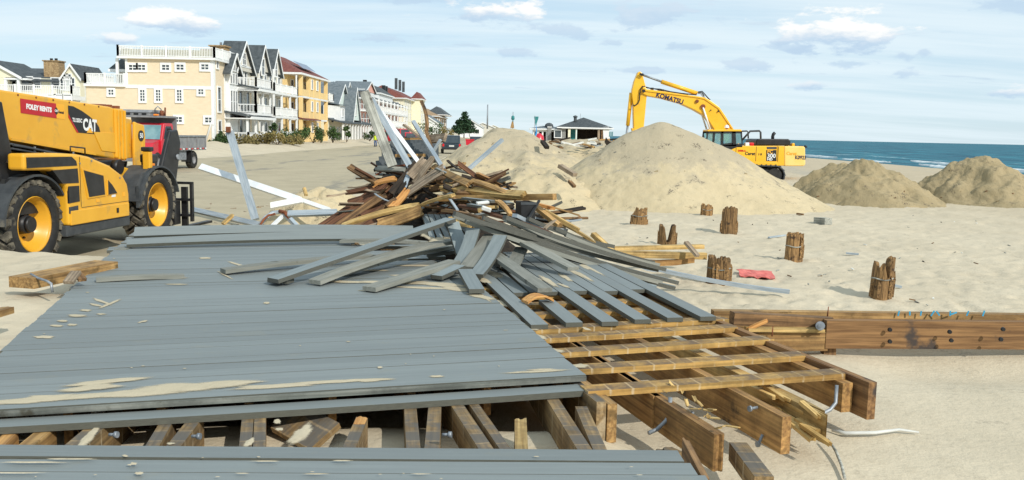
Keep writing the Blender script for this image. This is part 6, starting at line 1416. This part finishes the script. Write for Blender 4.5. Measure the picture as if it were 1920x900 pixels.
# left balcony and turret
blk(A, 'balcony_floor', 'white', xl-.15, xu, -.25, 9, zb-.02, zb+.24)
railing(A, [(xl, 6), (xl, -.15), (xu-.1, -.15)], zb+.22, 1.0, step=.18)
blk(A, 'corner_board', 'white', xu-1.0, xu-.75, .0, .2, zb+.2, zt); blk(A, 'wall', 'shaker', xu-2.0, xu, 3.0, 9, zb+.2, zt-.4)
window(A, 's', xu-.45, zb+1.6, .55, 1.6, 1, 2, 2.99)
hip(A, xu-2.2, xu+.4, 2.0, 8, zt-.95, zt+1.0, 'roof', .3)
def wpx(px, py, w, h, nx, nz):
    x, z = hs(px, py); window(A, 's', x, z, w*.0541, h*.0541, nx, nz, 0, .2)
for px, py, w, h, nx, nz in [(249, 126.5, 13, 9, 2, 2), (266, 126.5, 13, 9, 2, 2), (311, 126.5, 13, 9, 2, 2), (338, 126, 13, 9, 2, 2), (384.5, 125.5, 13, 9, 2, 2), (208.5, 173, 9, 9, 2, 2), (267.5, 179, 8, 20, 2, 4), (297, 179, 8, 20, 2, 4), (336.5, 179, 8, 20, 2, 4), (377, 172, 9, 9, 2, 2), (335, 224, 13, 9, 2, 2), (391.5, 225, 13, 9, 2, 2)]: wpx(px, py, w, h, nx, nz)
MB().tube([(hs(399, 228)[0], -.2, hs(399, 228)[1]), (hs(397, 232)[0], -.2, hs(397, 232)[1]), (hs(386, 272)[0], -.3, hs(386, 272)[1])], .09, 8).build('downpipe', 'white', A)
# street side with stacked porches
z1, z2, z3 = 3.15, 5.95, 6.0
blk(A, 'corner_board', 'white', .0, .06, .2, .5, -.3, zt); blk(A, 'corner_board', 'white', 0, .06, 3.3, 3.6, -.3, 7.7)
window(A, 'f', 1.6, 1.35, .9, 1.9, 1, 2, .01); window(A, 'f', 1.6, 4.5, .9, 2.4, 1, 2, .01); window(A, 'f', 1.2, 8.0, .5, .7, 1, 1, .01)
blk(A, 'bay', 'white', 0, .45, 3.7, 6.4, -.2, 7.6)
for k in range(3):
    window(A, 'f', 4.1+k*.85, 4.4, .55, 2.2, 1, 2, .46, .08); window(A, 'f', 4.1+k*.85, 6.8, .55, 1.0, 1, 1, .46, .08)
gable_x(A, -1.9, .5, 5.0, 1.75, 7.5, 9.3, 'roof', 'shaker'); window(A, 'f', 5.0, 8.05, .9, .8, 2, 1, .51, .08)
gable_x(A, -1.7, .3, 9.2, 3.2, 7.9, 11.0, 'roof', 'shaker'); window(A, 'f', 9.2, 9.2, 1.2, 1.2, 2, 2, .31, .1)
blk(A, 'wall', 'shaker', -6, .01, 6.5, 12.6, 6.0, 7.9)
for y in (7.6, 9.1, 10.6): window(A, 'f', y, 7.0, .8, 1.7, 1, 2, .02, .1, 'glass')
for (za, zc_) in ((.35, z1), (z1+.3, z2)):
    for y in (7.2, 8.7, 11.3): window(A, 'f', y, za+1.2, 1.0, 2.0, 1, 1, .005, .1)
    window(A, 'f', 10.0, za+1.15, .8, 2.1, 1, 1, .005, .12, 'curtain')
for k, zf in enumerate((.25, z1+.15, z2+.15)):
    blk(A, 'porch_floor', 'white', 0, 2.5, 3.4 if k == 0 else 6.4, 12.6, zf-.25, zf)
    railing(A, [(.05, 3.5 if k == 0 else 6.5), (2.4, 3.5 if k == 0 else 6.5), (2.4, 12.5), (.05, 12.5)], zf, .9, step=.3)
    if k < 2:
        for y in (3.6 if k == 0 else 6.6, 6.6, 9.4, 12.4): post(A, 2.3, y, zf, (z1-.1) if k == 0 else z2-.1)
        r_ = MB().prism([(-.05, zf+3.0), (2.8, zf+2.52), (2.8, zf+2.68), (-.05, zf+3.2)], 3.2 if k == 0 else 6.2, 12.8); r_.build('porch_roof', 'roof', A)
        blk(A, 'fascia', 'white', 2.72, 2.86, 3.2 if k == 0 else 6.2, 12.8, zf+2.34, zf+2.62); blk(A, 'soffit', 'white', .02, 2.72, 3.2 if k == 0 else 6.2, 12.8, zf+2.36, zf+2.46)
# --- beige shake house next door
B = thing('house', 'beige shingled house with two dark gables and white balconies, next right of the tan house', 'house', (HX, HY+14.2, HZ))
blk(B, 'wall', 'shaker', -9, -.02, -1.19, 12.6, -1, 8.6)
gable_x(B, -2.3, .25, 2.6, 2.4, 8.4, 11.3, 'roof', 'shaker'); gable_x(B, -2.0, .25, 8.4, 2.2, 8.5, 11.4, 'roof', 'shaker')
window(B, 'f', 2.6, 8.9, 1.1, 1.8, 1, 2, .26, .15); window(B, 'f', 8.4, 9.0, .9, 1.6, 1, 2, .26, .15)
for k, zf in enumerate((.3, 3.2, 6.0)):
    blk(B, 'porch_floor', 'white', 0, 2.0, 1.2, 12.6, zf-.26, zf); railing(B, [(.05, 1.3), (1.95, 1.3), (1.95, 12.5), (.05, 12.5)], zf, .95, step=.24)
    if k < 2:
        for y in (1.4, 5, 9, 12.4): post(B, 1.85, y, zf, zf+2.65)
    for y in (2.4, 4.4, 6.6, 10.6): window(B, 'f', y, zf+1.2, .9, 1.8, 1, 1, .01, .1)
    window(B, 'f', 8.5, zf+1.15, .8, 2.1, 1, 1, .01, .1, 'curtain')
for y in (1.4, 12.4): post(B, 1.85, y, 6, 8.6, .16)

# --- orange house
Cc = thing('house', 'orange yellow house with a red hip roof and solar panels', 'house', (HX, HY+29, HZ))
blk(Cc, 'wall', 'orangewall', -10, 0, 0, 17, -1, 8.9); rf = hip(Cc, -8, 1.4, 0, 17, 9.1, 11.9, 'roofred', .7)
m = MB(); m.add([(-5.4, 2.3, 10.9), (-1.2, 2.3, 10.9), (-1.9, .6, 9.95), (-4.7, .6, 9.95)], [(0, 1, 2, 3)]).add([(-.2, 4, 10.9), (-.2, 12, 10.9), (1.2, 12, 9.9), (1.2, 4, 9.9)], [(0, 1, 2, 3)]); m.tf(Matrix.Translation((0, 0, .05))).build('solar_panel', 'solar', rf)
for k, zf in enumerate((.2, 3.1, 6.1)):
    blk(Cc, 'balcony_floor', 'white' if k else 'orangewall', 0, 1.9, .4, 16.6, zf-.24, zf)
    blk(Cc, 'parapet', 'orangewall', 1.8, 1.9, .4, 16.6, zf, zf+.9); blk(Cc, 'parapet', 'orangewall', 0, 1.8, .4, .5, zf, zf+.9)
    for y in (.6, 5, 7.4, 11.5, 16.4): post(Cc, 1.7, y, zf, zf+2.8, .5, 'orangewall')
    for y in (2.6, 6.2, 9.5, 14): window(Cc, 'f', y, zf+1.4, 1.3, 1.5, 1, 1, .01, .08)
    for y in (6.2, 9.5): window(Cc, 'f', y, zf+1.75, .8, 1.2, 1, 1, 1.92, .1); blk(Cc, 'wall', 'orangewall', 1.75, 1.89, y-1.3, y+1.3, zf, zf+2.8)
    window(Cc, 's', -2.2, zf+1.5, 1.0, 1.2, 1, 2, 0)
MB().prism([(0, 3.4), (2.6, 2.9), (2.6, 3.02), (0, 3.6)], .2, 9).build('porch_roof', 'roofred', Cc)
blk(Cc, 'side_balcony', 'white', -.5, 2.2, 17.1, 20, 5.9, 6.1); railing(Cc, [(2.1, 17.1), (2.1, 19.9), (-.4, 19.9)], 6.1, 1.0, step=.25)
# --- grey roofed cottage
Dd = thing('house', 'pale mint cottage with steep grey shingle roofs and a pointed white gable', 'house', (HX, HY+50.5, HZ))
blk(Dd, 'wall', 'cream', -10, 1.0, 0, 30, -1, 3.4); gable_x(Dd, -12, .8, 12.5, 9.5, 3.2, 9.3, 'roofgrey', 'mint', .5)
gable_x(Dd, -12, -.5, 24.5, 9, 3.4, 10.3, 'roofgrey', 'mint', .4)
gable_x(Dd, -5, 2.6, 15.2, 3.6, 3.4, 8.9, 'roofgrey', 'mint', .3); window(Dd, 'f', 15.2, 5.2, .9, 1.8, 1, 2, 2.61, .12); window(Dd, 'f', 15.2, 7.3, .5, .7, 1, 1, 2.61, .1)
blk(Dd, 'dormer', 'white', -.5, 2.2, 3.4, 7.4, 3.2, 5.6); window(Dd, 'f', 5.4, 4.5, 1.2, 1.2, 2, 1, 2.21); MB().prism([(-.8, 6.1), (2.6, 5.6), (2.6, 5.72), (-.8, 6.25)], 3.1, 7.7).build('dormer_roof', 'roofgrey', Dd)
MB().prism([(.5, 3.4), (3.6, 2.7), (3.6, 2.85), (.5, 3.6)], -.3, 30).build('porch_roof', 'roof', Dd)
for y in np.arange(.2, 30, 2.7): post(Dd, 3.3, float(y), -.6, 2.75, .3)
for y in np.arange(1.6, 29, 2.7): window(Dd, 'f', float(y), 1.2, 1.1, 1.7, 1, 2, 1.01, .1)
# --- pink house
Ee = thing('house', 'salmon pink house with long white balconies under a dark roof', 'house', (HX, HY+82, HZ))
blk(Ee, 'wall', 'pink', -12, 0, 0, 62, -1, 7.6); hip(Ee, -13, 1.5, 0, 62, 8.0, 11.2, 'roof', .6, .42)
blk(Ee, 'dormer', 'white', -3, .8, 4, 16, 8.0, 9.8); gable_x(Ee, -6, .9, 10, 6.4, 9.4, 11.4, 'roofgrey', 'pink', .3)
blk(Ee, 'dormer', 'white', -3, .8, 22, 44, 8.0, 9.9); hip(Ee, -4, .9, 22, 44, 9.9, 11.8, 'roof', .3)
for k, zf in enumerate((2.9, 5.7)):
    blk(Ee, 'balcony_floor', 'white', 0, 2.4, .2, 61.5, zf-.3, zf); railing(Ee, [(.05, .3), (2.3, .3), (2.3, 61.3)], zf, 1.05, step=.5)
    for y in range(1, 62, 6): post(Ee, 2.2, y, zf, zf+2.5, .26)
    for y in np.arange(3, 60, 4): window(Ee, 'f', float(y), zf+1.25, 1.5, 1.7, 1, 1, .01, .12, 'glass' if int(y) % 3 else 'curtain')
for y in range(1, 62, 6): post(Ee, 2.2, y, -.8, 2.7, .34)
blk(Ee, 'garage_door', 'rust', .0, .06, 2, 8, -.5, 2.0); blk(Ee, 'garage_door', 'white', .0, .06, 10, 16, -.5, 2.0)
for x, y in ((-4, 30), (-3, 52), (-3, 56)): blk(Ee, 'chimney', 'blackm', x, x+.8, y, y+.8, 10, 13.0)
# --- cream house with red mansard
Ff = thing('house', 'cream house with a red tiled mansard roof beyond the pink house', 'house', (HX+.5, HY+150, HZ))
blk(Ff, 'wall', 'cream', -12, 0, 0, 44, -1, 10.8); hip(Ff, -12, 0, 0, 44, 10.6, 13.9, 'roofred', .8, .14)
blk(Ff, 'tower', 'cream', 0, 2.4, 20, 32, -1, 11.1); hip(Ff, 0, 2.4, 20, 32, 11.2, 13.2, 'roofred', .5, .3)
for zf in (2.2, 5.6, 9.0):
    for y in (4, 9, 14, 36, 41): window(Ff, 'f', y, zf, 1.8, 1.9, 2, 1, .01, .2)
    for y in (23, 29): window(Ff, 'f', y, zf, 1.6, 2.2, 1, 1, 2.41, .2)
for x in (-9, -5, -2): window(Ff, 's', x, 8.5, 1.3, 1.6, 1, 2, 0); window(Ff, 's', x, 5.0, 1.3, 1.6, 1, 2, 0)
for q in (4, 12, 20): blk(Ff, 'vent_pipe', 'roof', -3, -2.3, q, q+.7, 13, 16)
# --- brown and white houses farther along
Gg = thing('house', 'brown shingled house with a low dark roof beyond the cream one', 'house', (HX+2, HY+232, HZ))
blk(Gg, 'wall', 'brownwall', -14, 0, 0, 50, -1, 7.4); hip(Gg, -14, 0, 0, 50, 7.5, 11, 'brownwall', .6, .4); hip(Gg, -6, 2, 20, 48, 8.4, 11.6, 'roof', .5)
for y in (6, 14, 24, 34, 44): window(Gg, 'f', y, 5.4, 2.4, 2, 2, 1, .01, .25); window(Gg, 'f', y, 1.8, 2.4, 2, 2, 1, .01, .25)
for x in (-11, -6, -2): window(Gg, 's', x, 5.2, 1.8, 1.8, 2, 2, 0, .25)
G2 = thing('house', 'low white house in front of the brown one with a pale roof', 'house', (HX+5, HY+205, HZ))
blk(G2, 'wall', 'white', -9, 0, 0, 22, -1, 4.6); gable_y(G2, 0, 22, -4.5, 4.5, 4.6, 7.4, 'roofgrey', 'white')
for y in (3, 9, 15, 20): window(G2, 'f', y, 2.4, 1.6, 1.6, 2, 1, .01, .2)
for x in (-6.5, -2.5): window(G2, 's', x, 2.4, 1.6, 1.6, 2, 2, 0, .2)
for i, (px, y, w, h, wm, rm, lb) in enumerate([(905, 430, 14, 6.6, 'shaker', 'roofgrey', 'small grey roofed house far along the road right of the pine'), (925, 470, 12, 6.0, 'cream', 'roofgrey', 'tiny cream house at the far end of the road'),
                                               (884, 400, 10, 7.2, 'white', 'roofgrey', 'small white gabled house just right of the pine')]):
    p = D(px, 246, y); h_ = thing('house', lb, 'house', (p.x, y, HZ)); blk(h_, 'wall', wm, -w/2, w/2, 0, 16, -1.5, h*.6); gable_y(h_, 0, 16, 0, w/2, h*.6, h, rm, wm)
    for x in (-w*.25, w*.25): window(h_, 's', x, h*.32, 1.8, 1.6, 2, 1, 0, .2)
# --- cream house at the far left
zx = D(0, 160, 112); Zh = thing('house', 'cream house with a charcoal roof and stone chimney behind the telehandler', 'house', (zx.x, 112, HZ))
def zs(px, py, y=112.): q = D(px, py, y); return q.x-zx.x, q.z-HZ
xa = zs(-70, 160)[0]; xb = zs(152, 160)[0]; ze = zs(80, 147)[1]
blk(Zh, 'wall', 'cream', xa, xb, 0, 12, -1, ze)
xr2 = zs(136, 122)[0]; zr = zs(90, 123)[1]
m = MB(); m.add([(xa, -.6, ze-.25), (zs(124, 0)[0], -.6, ze-.25), (xr2, 6, zr), (xa, 6, zr), (xa, 12.6, ze-.25), (zs(124, 0)[0], 12.6, ze-.25)], [(0, 1, 2, 3), (3, 2, 5, 4)])
o = m.build('roof', 'roof', Zh); o.modifiers.new('thickness', 'SOLIDIFY').thickness = .2
gx_, gh = zs(137, 0)[0], (zs(153, 0)[0]-zs(120, 0)[0])/2
gable_y(Zh, -1.2, 6, gx_, gh, zs(130, 146)[1], zs(137, 123)[1], 'roof', 'cream', .25)
blk(Zh, 'wall', 'cream', gx_-gh, gx_+gh, -1.2, 0, -1, zs(130, 146)[1])
gable_y(Zh, -1.5, 6, zs(-12, 0)[0], zs(45, 0)[0]-zs(-12, 0)[0], zs(10, 146)[1], zs(-12, 115)[1], 'roof', 'cream', .25); blk(Zh, 'wall', 'cream', xa, zs(16, 0)[0], -1.5, 0, -1, zs(0, 146)[1])
a, b = zs(73, 142), zs(100, 114); blk(Zh, 'chimney', 'stone', a[0], b[0], 1.2, 2.8, a[1]-.6, b[1]); blk(Zh, 'chimney_cap', 'stone', a[0]-.12, b[0]+.12, 1.1, 2.9, b[1], b[1]+.15)
for px in (81, 90): q = zs(px, 113); blk(Zh, 'chimney_pot', 'blackm', q[0]-.15, q[0]+.15, 1.9, 2.1, q[1], q[1]+.4)
zf = zs(80, 180)[1]; blk(Zh, 'balcony_floor', 'white', zs(14, 0)[0], xb+.5, -3.4, 0, zf-.5, zf); railing(Zh, [(zs(14, 0)[0], -1.5), (zs(14, 0)[0], -3.3), (xb+.4, -3.3), (xb+.4, 0)], zf, 1.15, step=.22)
blk(Zh, 'soffit', 'white', zs(14, 0)[0], zs(58, 0)[0], -1.6, .1, ze-.3, ze-.1); post(Zh, zs(40, 0)[0], -1.4, zf, ze-.2, .3); post(Zh, zs(16, 0)[0], -1.4, zf, ze-.2, .3)
for px, py, w, h, at in [(22, 158, 1.1, 2.0, 0), (30, 158, .9, 2.0, 0), (51, 157, 1.3, 1.6, 0), (69, 156, .9, 1.1, 0), (104, 156, .9, 1.2, 0), (132, 145.5, .5, .6, -1.2), (138.5, 145.5, .5, .6, -1.2), (127, 158, .5, 1.3, -1.2), (145, 158, .5, 1.3, -1.2), (1, 157, .8, 2.2, -1.5)]:
    q = zs(px, py); window(Zh, 's', q[0], q[1], w, h, 1, 2, at, .12)
q = zs(136, 158); window(Zh, 's', q[0], q[1], .9, 1.5, 1, 1, -1.2, .1, 'curtain')
for px in (105, 123, 136, 152): q = zs(px, 190); window(Zh, 's', q[0], q[1], .9, 1.3, 1, 1, -3.35 if px > 110 else 0, .12)
blk(Zh, 'lower_porch', 'white', zs(105, 0)[0], xb+.3, -3.3, -.0, -1, zf-.5)
# ------------------------------------------------------------------ pavilion on the beach
pv = D(1048, 268, 200); pav = thing('pavilion', 'storm damaged beach pavilion with a wide dark hip roof and open front', 'pavilion', (pv.x, 200, pv.z-.5))
def ps(px, py, y=200.): q = D(px, py, y); return q.x-pv.x, q.z-pv.z+.5
xe = ps(1155, 0)[0]; zr0 = ps(1100, 241.5)[1]
hip(pav, 0.0, xe-.1, 0, 12, zr0+.3, ps(1105, 219.5)[1], 'roof', .5, .5); blk(pav, 'eave_beam', 'white', ps(1060, 0)[0], xe, -.3, .3, zr0-.1, zr0+.02)
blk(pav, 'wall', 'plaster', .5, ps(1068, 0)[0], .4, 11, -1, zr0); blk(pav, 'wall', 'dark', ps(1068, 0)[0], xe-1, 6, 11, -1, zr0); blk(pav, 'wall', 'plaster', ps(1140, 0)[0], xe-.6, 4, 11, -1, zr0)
for px, w, mt in ((1074.5, .55, 'cream'), (1088, .3, 'mint'), (1131, .5, 'greybrown'), (1137, .35, 'brown')): q = ps(px, 0)[0]; blk(pav, 'column', mt, q-w/2, q+w/2, -.1, .4, -1, zr0)
blk(pav, 'interior_counter', 'orange', ps(1121, 0)[0], ps(1127, 0)[0], 1, 2, -1, 1.5); blk(pav, 'interior_panel', 'teal', ps(1078, 0)[0], ps(1087, 0)[0], 2, 2.2, -1, zr0-.2)
blk(pav, 'tilted_panel', 'white', ps(1141, 0)[0], ps(1153, 0)[0], -.1, .1, .1, zr0-.4).rotation_euler = (0, R(-5), 0)
for k in (1143.5, 1147.5): q = ps(k, 252); blk(pav, 'window_pane', 'cabglass', q[0]-.2, q[0]+.2, -.14, -.1, q[1]-.5, q[1]+.6)
window(pav, 's', ps(1053, 0)[0], ps(1090, 252)[1], 1.4, 1.5, 1, 1, .4, .15)
MB().cyl((ps(1087, 0)[0], 3, zr0+1), (ps(1087, 0)[0], 3, ps(1090, 219)[1]), .35, .35, 10).lathe([(.5, 0), (.5, .3), (0, .5)], 10, 'z', (ps(1087, 0)[0], 3, ps(1090, 220)[1])).build('roof_vent', 'roof', pav)
MB().cyl((ps(1098, 0)[0], 5, zr0+1), (ps(1098, 0)[0], 5, ps(1090, 212)[1]), .05, .04, 6).build('antenna', 'galv', pav)
an = thing('pavilion', 'low white annex with arched openings left of the dark roofed pavilion', 'pavilion', (pv.x, 203, pv.z-.5))
xw = ps(1008, 0)[0]; zw = ps(1090, 244)[1]
pier = MB(); xs_ = [ps(q, 0)[0] for q in (1006, 1009, 1014, 1017, 1023, 1026, 1031, 1035)]
for i in range(0, 8, 2): blk(an, 'pier', 'white', xs_[i], xs_[i+1], 0, .6, -1, zw)
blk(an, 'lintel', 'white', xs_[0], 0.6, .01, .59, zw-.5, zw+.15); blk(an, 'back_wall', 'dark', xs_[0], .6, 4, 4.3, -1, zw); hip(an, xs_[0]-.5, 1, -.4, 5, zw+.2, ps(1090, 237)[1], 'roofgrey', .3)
blk(an, 'gate_pier', 'plaster', ps(1034, 0)[0], ps(1041, 0)[0], -1, 0, -1, ps(1090, 240)[1]); blk(an, 'pier_cap', 'white', ps(1033, 0)[0], ps(1042, 0)[0], -1.1, .1, ps(1090, 240)[1], ps(1090, 238.5)[1])
MB().lathe([(1.0, 0), (.9, .5), (.5, .8), (0, .9)], 12, 'z', (ps(1037, 0)[0], 1.2, ps(1090, 238.5)[1])).build('dome', 'roof', an)
q = D(1011, 256, 150); t = thing('umbrella', 'closed red beach umbrella left of the annex', 'umbrella', (q.x, 150, q.z)); MB().lathe([(.9, -.9), (.75, .1), (.3, .5), (0, .6)], 12, 'z').build('canopy', 'red', t); MB().cyl((0, 0, -1.5), (0, 0, .7), .04, .04, 6).build('pole', 'galv', t)
# poles, flags
def mast(px, y0, y1, y, r, label, mat='galv'):
    a, b = D(px, y0, y), D(px, y1, y); t = thing('pole', label, 'pole', (a.x, y, b.z)); MB().cyl((0, 0, -1), (0, 0, a.z-b.z), r, r*.7, 8).build('shaft', mat, t); return t, a.z-b.z
mast(914.5, 196, 236, 300, .28, 'tall pale grey pole standing alone beyond the left pile')
t, h = mast(962, 210, 240, 180, .08, 'thin pole with a dark teal lamp head behind the left pile')
MB().lathe([(.0, 0), (.35, .3), (.3, .9), (0, 1.1)], 10, 'z', (0, 0, h*.45)).bx(-.12, .12, -.12, .12, h*.1, h*.45).build('lamp_head', 'teal', t); MB().prism([(-.5, 0), (-.2, 1.3), (.1, 1.3), (.3, 0)], -.3, .3).build('base', 'tan', t)
t, h = mast(1003, 217, 262, 120, .05, 'leaning blue feather flag at the right shoulder of the left pile')
def fl_(i):
    z = .4+(h-.5)*i/9; return [(.03+.15*math.sin(i*.5), -.01, z), (.22+.02*i+.10*math.sin(i*.9), .02, z)]
for a, b, mt in ((0, 5, 'blueflag'), (5, 9, 'teal')):
    m = MB(); k = b-a
    for i in range(a, b+1): m.add(fl_(i), [])
    m.f = [(2*i, 2*i+1, 2*i+3, 2*i+2) for i in range(k)]; m.sm = [True]*k; m.build('cloth', mt, t)
# clods and chips on the sand piles
from mathutils.bvhtree import BVHTree
def chips(o, n, x0, x1, y0, y1, label, group, mats, seed, sz=(.04, .14)):
    me = o.data; vs = [v.co.copy() for v in me.vertices]; bv = BVHTree.FromPolygons(vs, [p.vertices[:] for p in me.polygons]); rg = random.Random(seed); off = Vector(o.location)
    for i in range(n*3):
        px, py = rg.uniform(x0, x1), rg.uniform(y0, y1); d = ray(px, py).normalized(); hit = bv.ray_cast(CAM-off, d)
        if hit[0] is None: continue
        p = hit[0]+off; a = rg.uniform(0, 3.14); l = rg.uniform(*sz); n -= 1
        if n < 0: break
        plank('clod', p, p+Vector((math.cos(a)*l, math.sin(a)*l*.4, -l*.3)), l*.5, l*.35, rg.choice(mats), label, 'clod', group, jag0=l*.3, jag1=l*.3, cols=3, n=1)
piles = {o['label']: o for o in COL.objects if o.name.startswith('sand_pile')}
def pl_(k): return [v for a, v in piles.items() if k in a][0]
chips(pl_('tallest'), 26, 1120, 1420, 262, 330, 'dark clod on the upper slope of the tallest sand pile', 'clods on the tallest sand pile', ['dark', 'sanddark', 'sanddark', 'greywood'], 1)
chips(pl_('right of the excavator'), 22, 1530, 1720, 330, 385, 'clod on the coarse sand pile right of the excavator', 'clods on the near brown sand pile', ['sanddark', 'sanddark', 'brown'], 2)
chips(pl_('far right'), 26, 1760, 1918, 315, 385, 'clod on the coarse sand pile at the far right', 'clods on the far right sand pile', ['sanddark', 'sanddark', 'brown'], 3)
chips(pl_('humps'), 22, 850, 1060, 262, 340, 'small dark clod on the two humped sand pile', 'clods on the two humped sand pile', ['dark', 'sanddark', 'greybrown'], 4)
# ------------------------------------------------------------------ plants
def leaves(n, fn, size, seed, flat=.5):
    rng = random.Random(seed); m = MB()
    for i in range(n):
        p, nrm = fn(rng); p = Vector(p); s = size*rng.uniform(.6, 1.3)
        q = Euler((rng.uniform(-1.2, 1.2), rng.uniform(-1.2, 1.2), rng.uniform(0, 6.3))).to_matrix()
        a, b = q @ Vector((s, 0, 0)), q @ Vector((0, s*flat, 0)); m.add([p-a, p+b, p+a, p-b], [(0, 1, 2, 3)])
    return m
def shrub(loc, w, h, label, mat='shrub', seed=0, n=420, group=None, cone=False):
    t = thing('shrub', label, 'shrub', loc)
    def fn(r):
        c = cl[r.randrange(len(cl))]; d = Vector((r.gauss(0, 1), r.gauss(0, 1), r.gauss(0, 1))).normalized()*(r.random()**.4)
        return (c[0]+d.x*c[3], c[1]+d.y*c[3], max(.02, c[2]+d.z*c[3])), d
    rg = random.Random(seed); cl = []
    for i in range(9):
        z = rg.uniform(.2, .85)*h; k = (1.05-z/h) if cone else math.sqrt(max(.1, 1-(z/h*1.3-.6)**2)); a = rg.uniform(0, 6.3); cl.append((math.cos(a)*w*.33*k, math.sin(a)*w*.33*k, z, (.16 if cone else .22)*w*rg.uniform(.8, 1.3)))
    leaves(n, fn, .10*max(w, h)**.5, seed).build('foliage', mat, t)
    m = MB()
    for i in range(4): c = cl[i]; m.cyl((0, 0, -.2), (c[0], c[1], c[2]), .05, .02, 6)
    m.build('stem', 'bark', t); return t
for i, (px, py, y, w, h, mt, lb, cn) in enumerate([(415, 271, 89.5, 3.4, 1.9, 'shrub', 'green juniper shrub at the corner of the tan house', 0), (405, 273, 88.5, 2.2, 1.0, 'shrub', 'low green shrub spreading left from the corner of the tan house', 0), (458, 269, 92, 3.5, 1.1, 'dryshrub', 'dry grassy clump below the tan house porch', 0), (490, 269, 95, 4.0, 1.3, 'dryshrub', 'second dry clump below the tan house porch', 0),
        (512, 267, 98, 3.2, 3.4, 'shrub', 'cone shaped evergreen before the beige house', 1), (520, 269, 95, 3, 1.6, 'dryshrub', 'dry clump beside the cone shaped evergreen', 0), (545, 267, 103, 4, 1.8, 'shrub', 'round green shrub before the orange house', 0), (566, 266, 108, 4.5, 2.4, 'shrub', 'dark round shrub before the orange house porch', 0), (548, 269, 98, 4, 1.0, 'dryshrub', 'dry grass clump in the sand before the orange house', 0),
        (587, 265, 112, 4, 2.8, 'shrub', 'tall round shrub at the right end of the orange house', 0), (602, 265, 118, 2.6, 2.4, 'dryshrub', 'yellow green plant between the orange house and the cottage', 0), (624, 265, 122, 5, 3.0, 'shrub', 'dark evergreen before the cottage porch', 1), (650, 264, 130, 3, 4.0, 'shrub', 'narrow evergreen before the cottage gable', 1), (693, 262, 140, 3.5, 2.2, 'shrub', 'shrub before the pink house', 0), (810, 252, 230, 14, 4.5, 'shrub', 'wide hedge before the low white house', 0), (838, 256, 190, 5, 3, 'dryshrub', 'yellowish bush beyond the dark suv', 0), (470, 272, 90, 3, .7, 'dryshrub', 'small dry tuft on the sand berm', 0)]):
    p = D(px, py, y); shrub((p.x, y, max(p.z, hz(p.x, y)-.1)), w*.62, h*.66, lb, mt, 300+i, 520, None, bool(cn))
def pine(px, py, y, h, w, label, seed):
    p = D(px, py, y); t = thing('pine_tree', label, 'tree', (p.x, y, p.z)); rg = random.Random(seed)
    MB().cyl((0, 0, -1), (0, 0, h*.95), .22*h/8, .04, 8).build('trunk', 'bark', t)
    br = []; lm = MB()
    for i in range(46):
        z = h*(.10+.88*i/46); r = w*.5*(1.03-(z/h))**.75*rg.uniform(.6, 1.15); a = rg.uniform(0, 6.3); br.append((z, r, a)); lm.cyl((0, 0, z-.1*r), (math.cos(a)*r, math.sin(a)*r, z), .07, .02, 5)
    lm.build('limbs', 'bark', t)
    def fn(r):
        z, rr_, a = br[r.randrange(len(br))]; s = r.random()**.6; return (math.cos(a)*rr_*s+r.gauss(0, .25), math.sin(a)*rr_*s+r.gauss(0, .25), z+r.gauss(0, .18)), None
    leaves(1600, fn, .34, seed, .5).build('crown', 'pine', t); return t
pine(870, 252, 250, 6.2, 5.2, 'dark green pine standing at the far end of the road', 5)
pine(860, 252, 262, 4.2, 5, 'lower pine leaning against the tall one at its left', 6)
pine(880, 250, 275, 3.8, 6, 'low pine right of the tall one', 7)
# rubble strewn before the pavilion
random.seed(64)
for i in range(46):
    px = random.uniform(1012, 1180); py = random.uniform(261, 275); y = random.uniform(56, 66); p = D(px, py, y); l = random.uniform(.2, 1.0); a = random.uniform(-.5, .5)
    plank('rubble_piece', p, p+Vector((math.cos(a)*l, random.uniform(-.3, .3), math.sin(a)*l*.5)), random.uniform(.1, .3), .1, random.choice(['brown', 'greybrown', 'dark', 'paper', 'bluegrey', 'tan']), 'piece of rubble on the sand before the pavilion', 'rubble piece', 'rubble before the pavilion', n=1)
